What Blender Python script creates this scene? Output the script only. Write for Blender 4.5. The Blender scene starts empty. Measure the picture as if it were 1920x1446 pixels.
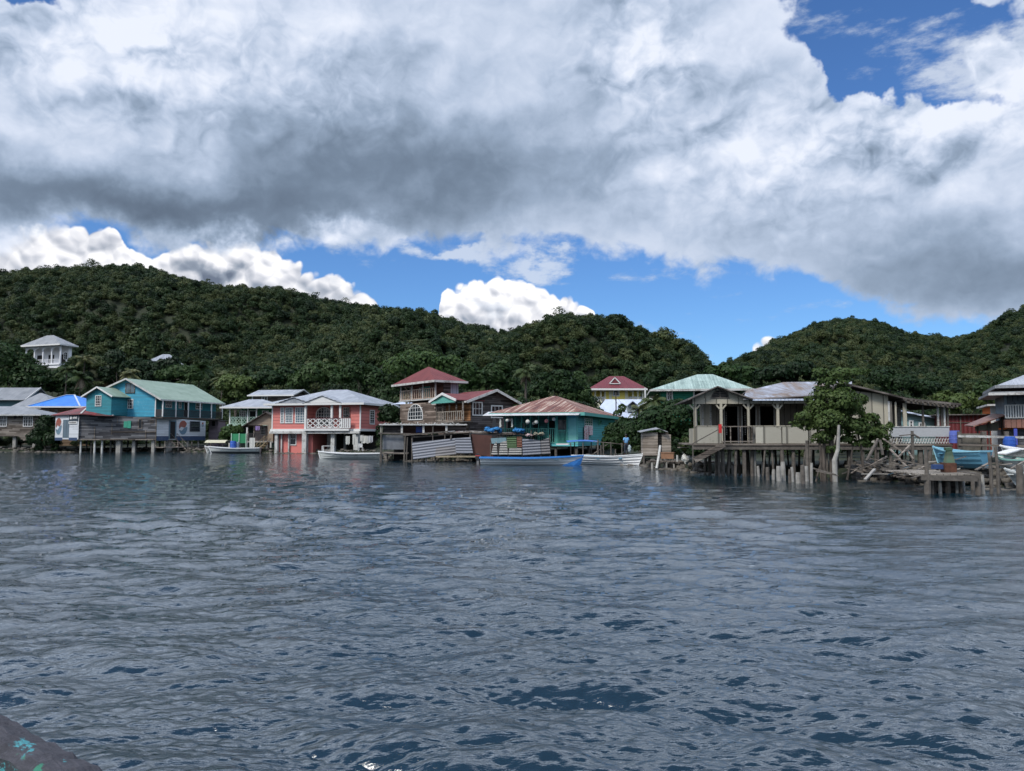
import bpy, math, random
import numpy as np
from mathutils import Vector, Matrix

C = bpy.context.scene.collection
rnd = random.Random(7)

# ------------------------------------------------------------------ camera
FPX, CX, CY, CAMZ = 1450.0, 960.0, 723.0, 2.2
PITCH = math.atan(95.0 / FPX)
cam_d = bpy.data.cameras.new("camera")
cam_d.sensor_width = 36.0
cam_d.lens = 36.0 * FPX / 1920.0
cam_d.clip_start = 0.1
cam_d.clip_end = 5000
cam = bpy.data.objects.new("camera", cam_d)
C.objects.link(cam)
cam.location = (0, 0, CAMZ)
cam.rotation_euler = (math.radians(90) + PITCH, 0, 0)
bpy.context.scene.camera = cam

CP, SP = math.cos(PITCH), math.sin(PITCH)
def hz(py, Y):
    """height at distance Y that shows at photo row py"""
    t = (CY - py) / FPX
    return CAMZ + Y * (SP + t * CP) / (CP - t * SP)
def px2x(px, Y, z=2.2):
    return (px - CX) / FPX * (Y * CP + (z - CAMZ) * SP)
def at(px, py, Y):
    z = hz(py, Y)
    return Vector((px2x(px, Y, z), Y, z))
def angles(px, py):
    x = (px - CX) / FPX; t = (CY - py) / FPX
    v = Vector((x, CP - t * SP, SP + t * CP))
    return math.degrees(math.atan2(v.x, v.y)), math.degrees(math.atan2(v.z, math.hypot(v.x, v.y)))

# ------------------------------------------------------------------ exposure, sun
sc = bpy.context.scene
sc.view_settings.view_transform = 'Standard'
sc.view_settings.look = 'None'
sc.view_settings.exposure = 0.55
sc.view_settings.gamma = 1.0
sc.view_settings.use_curve_mapping = False
sc.cycles.sample_clamp_direct = 1.1
sc.cycles.max_bounces = 5
sc.cycles.diffuse_bounces = 2
sc.cycles.glossy_bounces = 3
sc.cycles.transparent_max_bounces = 6
sc.cycles.caustics_reflective = False
sc.cycles.caustics_refractive = False
SUN_EL, SUN_AZ = math.radians(52), math.radians(-140)     # azimuth from +Y towards +X: behind, to the left
sd = bpy.data.lights.new("sun", 'SUN')
sd.energy = 2.4
sd.angle = math.radians(14)
sd.color = (1.0, 0.95, 0.88)
sun = bpy.data.objects.new("sun", sd)
C.objects.link(sun)
_s = Vector((math.sin(SUN_AZ) * math.cos(SUN_EL), math.cos(SUN_AZ) * math.cos(SUN_EL), math.sin(SUN_EL)))
sun.rotation_euler = _s.to_track_quat('Z', 'Y').to_euler()
sun.location = (0, -20, 60)

# ------------------------------------------------------------------ node expression helper
class V:
    def __init__(s, nt, sock): s.nt, s.s = nt, sock
    def _m(s, op, *a):
        n = s.nt.nodes.new('ShaderNodeMath'); n.operation = op
        for i, q in enumerate((s,) + a):
            if isinstance(q, V): s.nt.links.new(q.s, n.inputs[i])
            else: n.inputs[i].default_value = float(q)
        return V(s.nt, n.outputs[0])
    def __add__(s, o): return s._m('ADD', o)
    __radd__ = __add__
    def __sub__(s, o): return s._m('SUBTRACT', o)
    def __rsub__(s, o): return (s * -1.0) + o
    def __mul__(s, o): return s._m('MULTIPLY', o)
    __rmul__ = __mul__
    def __truediv__(s, o): return s._m('DIVIDE', o)
    def __neg__(s): return s * -1.0
    def mx(s, o): return s._m('MAXIMUM', o)
    def mn(s, o): return s._m('MINIMUM', o)
    def exp(s): return s._m('EXPONENT')
    def abs(s): return s._m('ABSOLUTE')
    def floor(s): return s._m('FLOOR')
    def fract(s): return s._m('FRACT')
    def pow(s, o): return s._m('POWER', o)
    def sin(s): return s._m('SINE')
    def clamp(s): return s.mx(0.0).mn(1.0)
    def ss(s, a, b):
        n = s.nt.nodes.new('ShaderNodeMapRange'); n.interpolation_type = 'SMOOTHSTEP'
        s.nt.links.new(s.s, n.inputs[0]); n.inputs[1].default_value = a; n.inputs[2].default_value = b
        return V(s.nt, n.outputs[0])
    def lin(s, a, b, c=0.0, d=1.0):
        n = s.nt.nodes.new('ShaderNodeMapRange')
        s.nt.links.new(s.s, n.inputs[0])
        for i, q in enumerate((a, b, c, d)): n.inputs[i + 1].default_value = q
        return V(s.nt, n.outputs[0])
    def ramp(s, stops, interp='LINEAR'):
        n = s.nt.nodes.new('ShaderNodeValToRGB'); n.color_ramp.interpolation = interp
        e = n.color_ramp.elements
        while len(e) < len(stops): e.new(0.5)
        for i, (p, c) in enumerate(stops):
            e[i].position = p; e[i].color = (c[0], c[1], c[2], 1)
        s.nt.links.new(s.s, n.inputs[0])
        return n.outputs[0]
def comb(nt, x, y, z=0.0):
    n = nt.nodes.new('ShaderNodeCombineXYZ')
    for i, q in enumerate((x, y, z)):
        if isinstance(q, V): nt.links.new(q.s, n.inputs[i])
        else: n.inputs[i].default_value = q
    return n.outputs[0]
def sep(nt, sock):
    n = nt.nodes.new('ShaderNodeSeparateXYZ'); nt.links.new(sock, n.inputs[0])
    return [V(nt, o) for o in n.outputs]
def vmul(nt, sock, sc3):
    n = nt.nodes.new('ShaderNodeVectorMath'); n.operation = 'MULTIPLY'
    nt.links.new(sock, n.inputs[0]); n.inputs[1].default_value = sc3
    return n.outputs[0]
def vadd(nt, a, b):
    n = nt.nodes.new('ShaderNodeVectorMath'); n.operation = 'ADD'
    nt.links.new(a, n.inputs[0])
    if isinstance(b, tuple): n.inputs[1].default_value = b
    else: nt.links.new(b, n.inputs[1])
    return n.outputs[0]
def noise(nt, vec, scale, detail=4, rough=0.5, dist=0.0, col=False):
    n = nt.nodes.new('ShaderNodeTexNoise')
    nt.links.new(vec, n.inputs['Vector'])
    n.inputs['Scale'].default_value = scale; n.inputs['Detail'].default_value = detail
    n.inputs['Roughness'].default_value = rough; n.inputs['Distortion'].default_value = dist
    return n.outputs['Color'] if col else V(nt, n.outputs['Fac'])
def voro(nt, vec, scale, detail=0, smooth=None):
    n = nt.nodes.new('ShaderNodeTexVoronoi')
    if smooth is not None:
        n.feature = 'SMOOTH_F1'; n.inputs['Smoothness'].default_value = smooth
    nt.links.new(vec, n.inputs['Vector']); n.inputs['Scale'].default_value = scale
    n.inputs['Detail'].default_value = detail; n.inputs['Roughness'].default_value = 0.5
    return V(nt, n.outputs['Distance'])
def mix(nt, f, a, b, mode='MIX'):
    n = nt.nodes.new('ShaderNodeMix'); n.data_type = 'RGBA'; n.blend_type = mode
    for i, q in ((0, f), (6, a), (7, b)):
        if isinstance(q, V): nt.links.new(q.s, n.inputs[i])
        elif isinstance(q, (int, float)): n.inputs[i].default_value = q
        elif isinstance(q, (tuple, list)): n.inputs[i].default_value = (q[0], q[1], q[2], 1)
        else: nt.links.new(q, n.inputs[i])
    return n.outputs[2]
def curve(v, pts):
    n = v.nt.nodes.new('ShaderNodeFloatCurve')
    c = n.mapping.curves[0]
    n.mapping.use_clip = False
    while len(c.points) < len(pts): c.points.new(0.5, 0.5)
    for p, (x, y) in zip(c.points, pts):
        p.location = (x, y); p.handle_type = 'AUTO'
    n.mapping.update()
    v.nt.links.new(v.s, n.inputs['Value'])
    return V(v.nt, n.outputs[0])

# ------------------------------------------------------------------ world: sky with clouds (by direction only)
world = bpy.data.worlds.new("World")
sc.world = world
world.use_nodes = True
def build_world():
    nt = world.node_tree
    nt.nodes.clear()
    out = nt.nodes.new('ShaderNodeOutputWorld')
    bg = nt.nodes.new('ShaderNodeBackground')
    nt.links.new(bg.outputs[0], out.inputs[0])
    bg.inputs[1].default_value = 0.1
    sky = nt.nodes.new('ShaderNodeTexSky')
    sky.sky_type = 'NISHITA'; sky.sun_disc = False
    sky.sun_elevation = SUN_EL; sky.sun_rotation = SUN_AZ
    sky.air_density = 1.0; sky.dust_density = 0.3; sky.ozone_density = 2.5
    tc = nt.nodes.new('ShaderNodeTexCoord')
    d = tc.outputs['Generated']
    x, y, z = sep(nt, d)
    U0 = x._m('ARCTAN2', y) * 57.2958
    E0 = z._m('ARCSINE') * 57.2958
    w1 = sep(nt, noise(nt, d, 5.0, 3, 0.55, col=True))
    w2 = sep(nt, noise(nt, d, 22.0, 4, 0.6, col=True))
    def warped(a, b):
        return (U0 + (w1[0] - 0.5) * a + (w2[0] - 0.5) * b, E0 + (w1[1] - 0.5) * a + (w2[1] - 0.5) * b)
    U, E = warped(9.0, 3.2)
    def lobe(px, py, sx, sy, rot=0, Uq=None, Eq=None):
        a, e = angles(px, py)
        Uq = Uq or U; Eq = Eq or E
        k = 57.2958 / FPX
        c_, s_ = math.cos(math.radians(rot)), math.sin(math.radians(rot))
        du, de = Uq - a, Eq - e
        p = (du * (c_ / (sx * k)) + de * (s_ / (sx * k)))
        q = (du * (-s_ / (sy * k)) + de * (c_ / (sy * k)))
        return ((p * p + q * q) * -1.0).exp()
    # --- lower edge of the cloud deck and tops of the far cumulus, as curves over azimuth
    EU = 60.0
    def edge(pts, Uq):
        P = []
        for px, py in pts:
            a, e = angles(px, py); P.append(((a + EU) / (2 * EU), e / 60.0))
        P = [(0.0, P[0][1])] + P + [(1.0, P[-1][1])]
        return curve(((Uq + EU) / (2 * EU)).clamp(), P) * 60.0
    Ud, Ed = warped(2.6, 2.4)
    deck = edge([(-300, 470), (0, 432), (100, 432), (200, 438), (240, 448), (330, 460), (480, 458), (600, 468), (700, 472),
                 (800, 452), (900, 468), (980, 452), (1060, 455), (1180, 470), (1250, 488), (1330, 492), (1500, 505), (1560, 545), (1640, 580),
                 (1750, 600), (1920, 605), (2300, 640)], Ud)
    D1 = Ed - deck
    holes = (lobe(1590, 45, 105, 80, -30) * 4.6 + lobe(1850, 190, 90, 25, -8) * 2.2 + lobe(1560, 100, 60, 40, -45) * 2.5 + lobe(1690, 140, 95, 40, -10) * 3.2 + lobe(1800, 20, 120, 42, 0) * 3.4 + lobe(1700, 60, 80, 60) * 2.5
             + lobe(1570, 185, 40, 22) * 1.2 + lobe(70, -5, 60, 18) * 2.2 + lobe(215, -8, 30, 14) * 1.8 + lobe(1730, 200, 30, 18) * 1.0 + lobe(1930, 40, 50, 22) * 1.4)
    nb = noise(nt, vmul(nt, d, (1, 1, 1.5)), 9.0, 7, 0.58)
    wv = noise(nt, d, 20.0, 2, 0.5, col=True)
    bill = voro(nt, vadd(nt, d, vmul(nt, wv, (0.05, 0.05, 0.05))), 17.0, 2)
    pv = vadd(nt, vmul(nt, d, (1, 1, 1.25)), vmul(nt, vadd(nt, wv, (-0.5, -0.5, -0.5)), (0.07, 0.07, 0.06)))
    def puff(off=None):
        n = nt.nodes.new('ShaderNodeTexVoronoi'); n.normalize = True
        nt.links.new(vadd(nt, pv, off) if off else pv, n.inputs['Vector']); n.inputs['Scale'].default_value = 11.0
        n.inputs['Detail'].default_value = 4.0; n.inputs['Roughness'].default_value = 0.52; n.inputs['Lacunarity'].default_value = 2.1
        return V(nt, n.outputs['Distance'])
    pf = puff()
    D1 = (D1 / 1.6).mn(1.9) - holes + (nb - 0.5) * 2.2 - (pf - 0.35) * 3.0
    tops = edge([(-400, 400), (0, 425), (170, 426), (222, 440), (240, 478), (300, 468), (350, 455), (450, 450), (520, 470), (570, 510), (620, 512),
                 (650, 535), (700, 552), (725, 600), (810, 640), (826, 585), (842, 545), (880, 535), (910, 528), (950, 528), (985, 535),
                 (1040, 548), (1075, 565), (1112, 590), (1125, 640), (1380, 690), (1410, 650), (1450, 642), (1480, 700), (1900, 800)], U0 + (w2[2] - 0.5) * 1.1)
    dw = vadd(nt, d, vmul(nt, wv, (0.028, 0.028, 0.028)))
    bill2 = voro(nt, dw, 36.0, 1)
    D2 = tops - E0 + (nb - 0.5) * 0.9 + (0.80 - bill2) * 1.2
    a1 = D1.ss(-0.25, 0.50)
    a1 = a1 * (1.0 - z.ss(0.61, 0.76) * 0.95)  # unseen zenith cleared of cloud so steep wave faces reflect darker sky
    a2 = D2.ss(-0.10, 0.22)
    # wisps inside the blue gap
    wis = noise(nt, vmul(nt, d, (1, 1, 2.6)), 13.0, 6, 0.62)
    a3 = ((wis + lobe(1020, 500, 150, 22) * 0.26 + lobe(850, 492, 60, 14) * 0.30 + lobe(1860, 105, 90, 50, 10) * 0.36 + lobe(700, 455, 60, 22) * 0.18 + lobe(1320, 560, 30, 10) * 0.12)).ss(0.56, 0.80) * 0.75
    # --- brightness of the deck
    L = lobe
    B = (0.55 + L(180, 50, 420, 110) * 0.26 + L(40, 250, 130, 90) * 0.16 + L(640, 30, 130, 50) * 0.20 + L(330, 90, 50, 26) * -0.13 + L(560, 75, 60, 30) * -0.12
         + L(710, 50, 60, 60) * -0.16 + L(20, 130, 50, 40) * -0.16 + L(230, 190, 100, 26) * -0.15 + L(1000, 70, 230, 90) * 0.08 + L(620, 160, 160, 60) * -0.06
         + L(1235, 70, 70, 70) * 0.16 + L(1440, 60, 90, 110) * 0.18 + L(980, 210, 130, 30) * 0.07
         + L(200, 385, 430, 48) * -0.40 + L(760, 345, 360, 85) * -0.36 + L(620, 250, 200, 60) * -0.12 + L(130, 310, 200, 45) * -0.06
         + L(1240, 340, 55, 50) * 0.15 + L(1430, 330, 120, 60) * 0.16 + L(1700, 250, 230, 45) * 0.18 + L(1850, 370, 150, 70) * 0.14
         + L(1590, 310, 90, 30) * -0.16 + L(1750, 320, 80, 28) * -0.18 + L(1780, 530, 260, 75) * -0.24 + L(1450, 440, 160, 50) * -0.04
         + L(1860, 120, 100, 70) * 0.14 + L(80, 450, 120, 22) * 0.26 + L(560, 455, 200, 16) * 0.20 + L(1180, 440, 150, 40) * 0.04)
    off = (0.018, 0.014, -0.028)
    d2 = vadd(nt, vmul(nt, d, (1, 1, 1.5)), off)
    nb2 = noise(nt, d2, 9.0, 4, 0.58)
    rel = (nb - nb2)
    big = noise(nt, vmul(nt, d, (1, 1, 1.8)), 3.6, 3, 0.5)
    soft = noise(nt, vmul(nt, d, (1, 1, 1.7)), 16.0, 3, 0.5)
    calm = ((L(200, 70, 430, 120) + L(1620, 270, 330, 110) + L(1240, 90, 120, 110) + L(1860, 120, 120, 80) + L(560, 455, 240, 24) + z.ss(0.52, 0.6)) * 0.8 + 0.16).mn(0.95)
    pf2 = puff((0.010, 0.004, -0.016))
    prel = (pf2 - pf)
    B = (B - 0.5) * 1.12 + 0.545 + (rel * 0.9 + prel * 2.1 + (pf - 0.35) * -0.50) * calm + (nb - 0.5) * (calm * 0.35 + 0.10) + (big - 0.5) * 0.20 + (soft - 0.5) * 0.10 * calm + (1.0 - D1.ss(0.0, 1.6)) * 0.10
    up = V(nt, z.s).ss(0.50, 0.60)  # unseen cloud overhead, brightened to lift scene light and water reflections
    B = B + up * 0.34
    cdeck = B.ramp([(0.0, (0.080, 0.108, 0.155)), (0.25, (0.150, 0.20, 0.275)), (0.45, (0.255, 0.325, 0.435)), (0.62, (0.39, 0.465, 0.595)), (0.80, (0.55, 0.61, 0.73)), (0.98, (0.68, 0.72, 0.81))])
    # --- the far cumulus: bright tops, pinkish grey bodies
    bill2b = voro(nt, vadd(nt, dw, (0.003, 0.0, 0.007)), 36.0, 1)
    B2 = 0.74 + (bill2b - bill2) * 0.8 + (0.35 - (D2 / 5.0).clamp()) * 0.45 + (nb - nb2) * 0.8 + L(400, 490, 60, 16) * -0.6 + L(620, 545, 120, 30) * -0.16 + L(960, 560, 130, 50) * 0.12
    ccum = B2.ramp([(0.0, (0.13, 0.16, 0.22)), (0.3, (0.25, 0.29, 0.36)), (0.6, (0.52, 0.54, 0.60)), (0.85, (0.80, 0.80, 0.83)), (1.0, (0.9, 0.9, 0.91))])
    gain = nt.nodes.new('ShaderNodeMix'); gain.data_type = 'RGBA'; gain.blend_type = 'MULTIPLY'
    gain.inputs[0].default_value = 1.0
    nt.links.new(sky.outputs[0], gain.inputs[6]); gain.inputs[7].default_value = SKYTINT
    c = gain.outputs[2]
    def x10(s): return mix(nt, 1.0, s, (10.0, 10.0, 10.0), 'MULTIPLY')
    def mulc(s):
        n = nt.nodes.new('ShaderNodeVectorMath'); n.operation = 'SCALE'; nt.links.new(s, n.inputs[0]); n.inputs[3].default_value = 10.0 * CLOUDGAIN
        return n.outputs[0]
    c = mix(nt, a2, c, mulc(ccum))
    c = mix(nt, a3, c, mulc(V(nt, a3.s).ramp([(0, (0.40, 0.47, 0.58)), (1, (0.62, 0.67, 0.75))])))
    cg = nt.nodes.new('ShaderNodeVectorMath'); cg.operation = 'SCALE'; nt.links.new(mulc(cdeck), cg.inputs[0]); nt.links.new((z.ss(0.515, 0.59) * 2.0 + 1.0).s, cg.inputs[3])  # added gain on the unseen sky band that the water reflects
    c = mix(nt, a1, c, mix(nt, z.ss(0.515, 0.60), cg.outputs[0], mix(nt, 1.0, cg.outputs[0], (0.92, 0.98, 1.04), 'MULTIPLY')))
    # below the horizon: dark water colour
    c = mix(nt, z.ss(-0.02, -0.06), c, (0.3, 0.4, 0.5))
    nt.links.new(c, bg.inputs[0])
    world.cycles.sampling_method = 'MANUAL'
    world.cycles.sample_map_resolution = 1024
SKYTINT = (0.42, 0.64, 0.92, 1)
CLOUDGAIN = 0.86
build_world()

# ------------------------------------------------------------------ mesh helpers
def npmesh(name, co, quads, mat=None, parent=None, smooth=False, uv=None):
    me = bpy.data.meshes.new(name)
    co = np.asarray(co, dtype=np.float32); quads = np.asarray(quads, dtype=np.int32)
    n, k = quads.shape
    me.vertices.add(len(co)); me.vertices.foreach_set('co', co.ravel())
    me.loops.add(n * k); me.loops.foreach_set('vertex_index', quads.ravel())
    me.polygons.add(n)
    me.polygons.foreach_set('loop_start', np.arange(0, n * k, k, dtype=np.int32))
    me.polygons.foreach_set('loop_total', np.full(n, k, dtype=np.int32))
    if smooth: me.polygons.foreach_set('use_smooth', np.ones(n, dtype=bool))
    if uv is not None:
        l = me.uv_layers.new(name='UVMap'); l.data.foreach_set('uv', np.asarray(uv, dtype=np.float32).ravel())
    me.update(calc_edges=True)
    if mat: me.materials.append(mat)
    o = bpy.data.objects.new(name, me)
    C.objects.link(o)
    if parent: o.parent = parent
    return o
def newmat(name):
    m = bpy.data.materials.new(name); m.use_nodes = True
    nt = m.node_tree; nt.nodes.clear()
    out = nt.nodes.new('ShaderNodeOutputMaterial'); b = nt.nodes.new('ShaderNodeBsdfPrincipled')
    nt.links.new(b.outputs[0], out.inputs[0])
    tc = nt.nodes.new('ShaderNodeTexCoord')
    return m, nt, b, tc, out
def bump(nt, b, h, strength=0.5, dist=0.02):
    n = nt.nodes.new('ShaderNodeBump'); n.inputs['Strength'].default_value = strength; n.inputs['Distance'].default_value = dist
    nt.links.new(h.s, n.inputs['Height']); nt.links.new(n.outputs[0], b.inputs['Normal'])

# ------------------------------------------------------------------ terrain: one ground sheet by azimuth and range
SHORE = [(-900, 100), (0, 108), (100, 107), (300, 108), (400, 104), (500, 100), (620, 97), (700, 90), (720, 72), (780, 68), (900, 67), (1040, 68), (1130, 62),
         (1200, 57), (1235, 52), (1300, 48), (1400, 44), (1560, 40), (1700, 35), (1800, 33), (1950, 31.5), (2300, 30), (2900, 30)]
RIDGE_A = [(-900, 560), (-300, 540), (0, 522), (50, 512), (110, 508), (150, 506), (270, 508), (300, 520), (370, 537), (430, 545), (530, 560), (600, 574), (700, 584), (780, 592), (830, 604),
           (900, 623), (950, 631), (1000, 622), (1050, 610), (1100, 613), (1170, 628), (1230, 646), (1290, 657), (1316, 682), (1335, 705), (1352, 740), (1385, 790), (1500, 815)]
RIDGE_B = [(1000, 812), (1100, 770), (1250, 735), (1335, 703), (1400, 676), (1480, 637), (1540, 612), (1600, 603), (1650, 613), (1700, 632), (1790, 642), (1850, 626), (1890, 601), (1920, 588),
           (2000, 560), (2300, 540), (2900, 600)]
def _az(pts, f):
    a = np.array([math.atan((p[0] - CX) / FPX) for p in pts]); return a, np.array([f(p) for p in pts])
SA, SR = _az(SHORE, lambda p: p[1])
RA, RT = _az(RIDGE_A, lambda p: (hz(p[1], 1000.0) - CAMZ) / 1000.0)
BA, BT = _az(RIDGE_B, lambda p: (hz(p[1], 1000.0) - CAMZ) / 1000.0)
def smooth01(t): t = np.clip(t, 0, 1); return t * t * (3 - 2 * t)
def _pad(px, py, Y, r0, r1, off=3.0, dz=0.0):
    p = at(px, py, Y); return (p.x, p.y + off, p.z - dz, r0, r1)
PADS = [_pad(85, 685, 178, 11, 40, 0, 1.0), _pad(185, 712, 184, 5, 12, 0, .5), _pad(1158, 757, 148, 12, 38, 3, .8), _pad(1165, 790, 122, 12, 42, 2, .3), _pad(1170, 800, 105, 12, 32), _pad(1290, 812, 90, 14, 26),
        _pad(90, 805, 135, 22, 34), _pad(505, 800, 122, 12, 22)]
_r = np.random.default_rng(3)
_wk = _r.normal(0, 1, (40, 2)); _wk /= np.linalg.norm(_wk, axis=1)[:, None]
_wl = 2 * np.pi / np.geomspace(90, 9, 40); _wp = _r.uniform(0, 6.28, 40)
def bumps(X, Y):
    s = 0
    for k in range(40):
        s = s + np.sin((X * _wk[k, 0] + Y * _wk[k, 1]) * _wl[k] + _wp[k]) * (0.09 / _wl[k]) ** 0.9
    return s
def terrain(X, Y):
    """ground height; Y is the camera's forward axis"""
    az = np.arctan2(X, Y); ys = np.interp(az, SA, SR); sec = 1.0
    yy = np.maximum(Y, 1.0)
    d = yy - ys
    flat = -0.9 + 1.35 * smooth01(d / 3.0) + 0.5 * smooth01((d - 4) / 25)
    # hill A, ridge about 250 m off, nearer towards its eastern end
    Rr = np.interp(az, [-0.8, -0.55, 0.0, 0.2, 0.3], [300, 270, 240, 200, 180])
    t = (yy - ys - 26) / (Rr - ys - 26)
    prof = np.where(t < 1, (0.62 * np.clip(t, 0, 1) + 0.38 * smooth01(t)), 1 - 0.5 * smooth01((t - 1) / 0.7))
    hA = np.interp(az, RA, RT) * Rr * prof
    nz = bumps(X, Y)
    hA = hA + nz * 1.1 * np.clip(hA / 20, 0, 1) * np.clip((1 - t) * 2.2, 0.0, 1)
    RB = np.interp(az, [0.15, 0.35, 0.5, 0.7], [330, 380, 400, 330])
    tb = (yy - 150) / (RB - 150)
    prof = np.where(tb < 1, (0.78 * np.clip(tb, 0, 1) + 0.22 * smooth01(tb)), 1 - 0.4 * smooth01((tb - 1) / 0.6))
    hB = np.interp(az, BA, BT, left=0) * RB * prof
    hB = hB + nz * 0.9 * np.clip(hB / 20, 0, 1) * np.clip((1 - tb) * 2.2, 0.0, 1)
    g = flat + np.maximum(np.maximum(hA, hB), 0)
    for (px_, py_, zz, r0, r1) in PADS:
        w = smooth01((np.hypot(X - px_, (Y - py_)) - r0) / (r1 - r0))
        g = np.where(g > zz, zz * (1 - w) + g * w, g)
    return g
def build_terrain():
    az = np.concatenate([np.linspace(-1.25, -0.75, 25), np.linspace(-0.74, 0.74, 330), np.linspace(0.75, 1.25, 25)])
    rr = np.concatenate([np.array([-8, -4]), np.linspace(-1.5, 6, 16), np.linspace(7, 70, 50), np.linspace(73, 360, 110), np.linspace(380, 1500, 16)])
    A, R = np.meshgrid(az, rr, indexing='ij')
    ys = np.interp(A, SA, SR)
    Y = ys + R; X = Y * np.tan(np.clip(A, -1.25, 1.25))
    Z = terrain(X, Y)
    na, nr = A.shape
    idx = np.arange(na * nr).reshape(na, nr)
    q = np.stack([idx[:-1, :-1], idx[1:, :-1], idx[1:, 1:], idx[:-1, 1:]], -1).reshape(-1, 4)
    m, nt, b, tc, out = newmat('soil')
    n = noise(nt, tc.outputs['Object'], 0.12, 8, 0.6)
    nt.links.new(n.ramp([(0.35, (0.010, 0.016, 0.007)), (0.60, (0.020, 0.027, 0.011)), (0.82, (0.10, 0.06, 0.035))]), b.inputs['Base Color'])
    b.inputs['Roughness'].default_value = 0.95
    o = npmesh('hillside_ground', np.stack([X, Y, Z], -1).reshape(-1, 3), q, m, smooth=True)
    o['kind'] = 'structure'; o['label'] = 'hill slopes and shore land behind the houses'
    return o
build_terrain()

# ------------------------------------------------------------------ water: wind ripples as real waves
def ocean_tile(N, L, seed, lo, hi, rms, wind, spread, power):
    r = np.random.default_rng(seed)
    k = np.fft.fftfreq(N, L / N) * 2 * np.pi
    KX, KY = np.meshgrid(k, k, indexing='ij'); K = np.hypot(KX, KY); K[0, 0] = 1
    lam = 2 * np.pi / K
    cosw = (KX * wind[0] + KY * wind[1]) / K
    S = K ** (-power) * np.abs(cosw) ** spread * np.exp(-(lam / hi) ** 4) * np.exp(-(lo / lam) ** 4)
    S[0, 0] = 0
    F = (r.normal(size=(N, N)) + 1j * r.normal(size=(N, N))) * np.sqrt(S)
    h = np.fft.ifft2(F).real
    g = rms / h.std()
    dx = np.fft.ifft2(1j * KX / K * F).real; dy = np.fft.ifft2(1j * KY / K * F).real
    return h * g, -dx * g, -dy * g
def sample(t, L, X, Y):
    N = t[0].shape[0]
    fx = (X / L * N); fy = (Y / L * N)
    i = np.floor(fx).astype(int); j = np.floor(fy).astype(int); u = fx - i; v = fy - j
    i0, i1, j0, j1 = i % N, (i + 1) % N, j % N, (j + 1) % N
    return [a[i0, j0] * (1 - u) * (1 - v) + a[i1, j0] * u * (1 - v) + a[i0, j1] * (1 - u) * v + a[i1, j1] * u * v for a in t]
def build_water():
    az = np.concatenate([np.linspace(-math.pi, -0.80, 40)[:-1], np.linspace(-0.80, 0.80, 1500), np.linspace(0.80, math.pi, 40)[1:]])
    rr = np.concatenate([np.linspace(0.5, 3.6, 10)[:-1], 1 / np.linspace(1 / 3.6, 1 / 130.0, 820), np.linspace(135, 900, 10)])
    A, R = np.meshgrid(az, rr, indexing='ij')
    X = R * np.sin(A); Y = R * np.cos(A)
    wd = np.array([0.16, 0.987]); wd2 = np.array([-0.35, 0.93])
    t1 = ocean_tile(1024, 46.0, 11, 0.50, 2.3, 0.0295, wd, 3.4, 3.4)
    t2 = ocean_tile(1024, 11.3, 12, 0.07, 0.55, 0.0072, wd2, 3.2, 3.2)
    t3 = ocean_tile(512, 97.0, 13, 2.2, 9.0, 0.012, wd, 2.0, 3.0)
    t4 = ocean_tile(256, 230.0, 14, 14.0, 70.0, 1.0, wd, 0.5, 3.0)
    ca, sa = math.cos(0.4), math.sin(0.4)
    f1 = np.clip(1.15 - R / 90, 0.25, 1); f2 = np.clip(1.15 - R / 60, 0.0, 1)
    patch = np.clip(0.80 + 0.34 * sample(t4, 230.0, X, Y)[0], 0.35, 1.5)
    near = (R > 1.5)
    a = sample(t1, 46.0, X, Y); b = sample(t2, 11.3, X * ca - Y * sa, X * sa + Y * ca); c = sample(t3, 97.0, X, Y)
    Z = (a[0] * f1 * patch + b[0] * f2 * patch + c[0]) * near
    ch = 0.9
    X2 = X + (a[1] * f1 * patch * ch + c[1]) * near + (b[1] * ca + b[2] * sa) * f2 * 0.9 * patch * near
    Y2 = Y + (a[2] * f1 * patch * ch + c[2]) * near + (-b[1] * sa + b[2] * ca) * f2 * 0.9 * patch * near
    na, nr = A.shape
    idx = np.arange(na * nr).reshape(na, nr)
    q = np.stack([idx[:-1, :-1], idx[:-1, 1:], idx[1:, 1:], idx[1:, :-1]], -1).reshape(-1, 4)
    m, nt, bs, tc, out = newmat('sea water')
    bs.inputs['Base Color'].default_value = (0.003, 0.016, 0.024, 1)
    bs.inputs['Roughness'].default_value = 0.06
    bs.inputs['IOR'].default_value = 1.85
    o_ = tc.outputs['Object']
    v1 = noise(nt, vmul(nt, o_, (0.6, 1.9, 1.0)), 5.5, 5, 0.62, 0.4)
    v2 = noise(nt, vmul(nt, o_, (0.6, 2.2, 1.0)), 1.1, 4, 0.6, 0.6)
    v3 = noise(nt, vmul(nt, o_, (0.7, 1.8, 1.0)), 21.0, 3, 0.6, 0.5)
    bump(nt, bs, v1 * 0.15 + v2 * 0.75 + v3 * 0.06, 1.0, 0.06)
    o = npmesh('water', np.stack([X2, Y2, Z], -1).reshape(-1, 3), q, m, smooth=True)
    o['kind'] = 'structure'; o['label'] = 'rippled blue grey lagoon water'
build_water()

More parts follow.
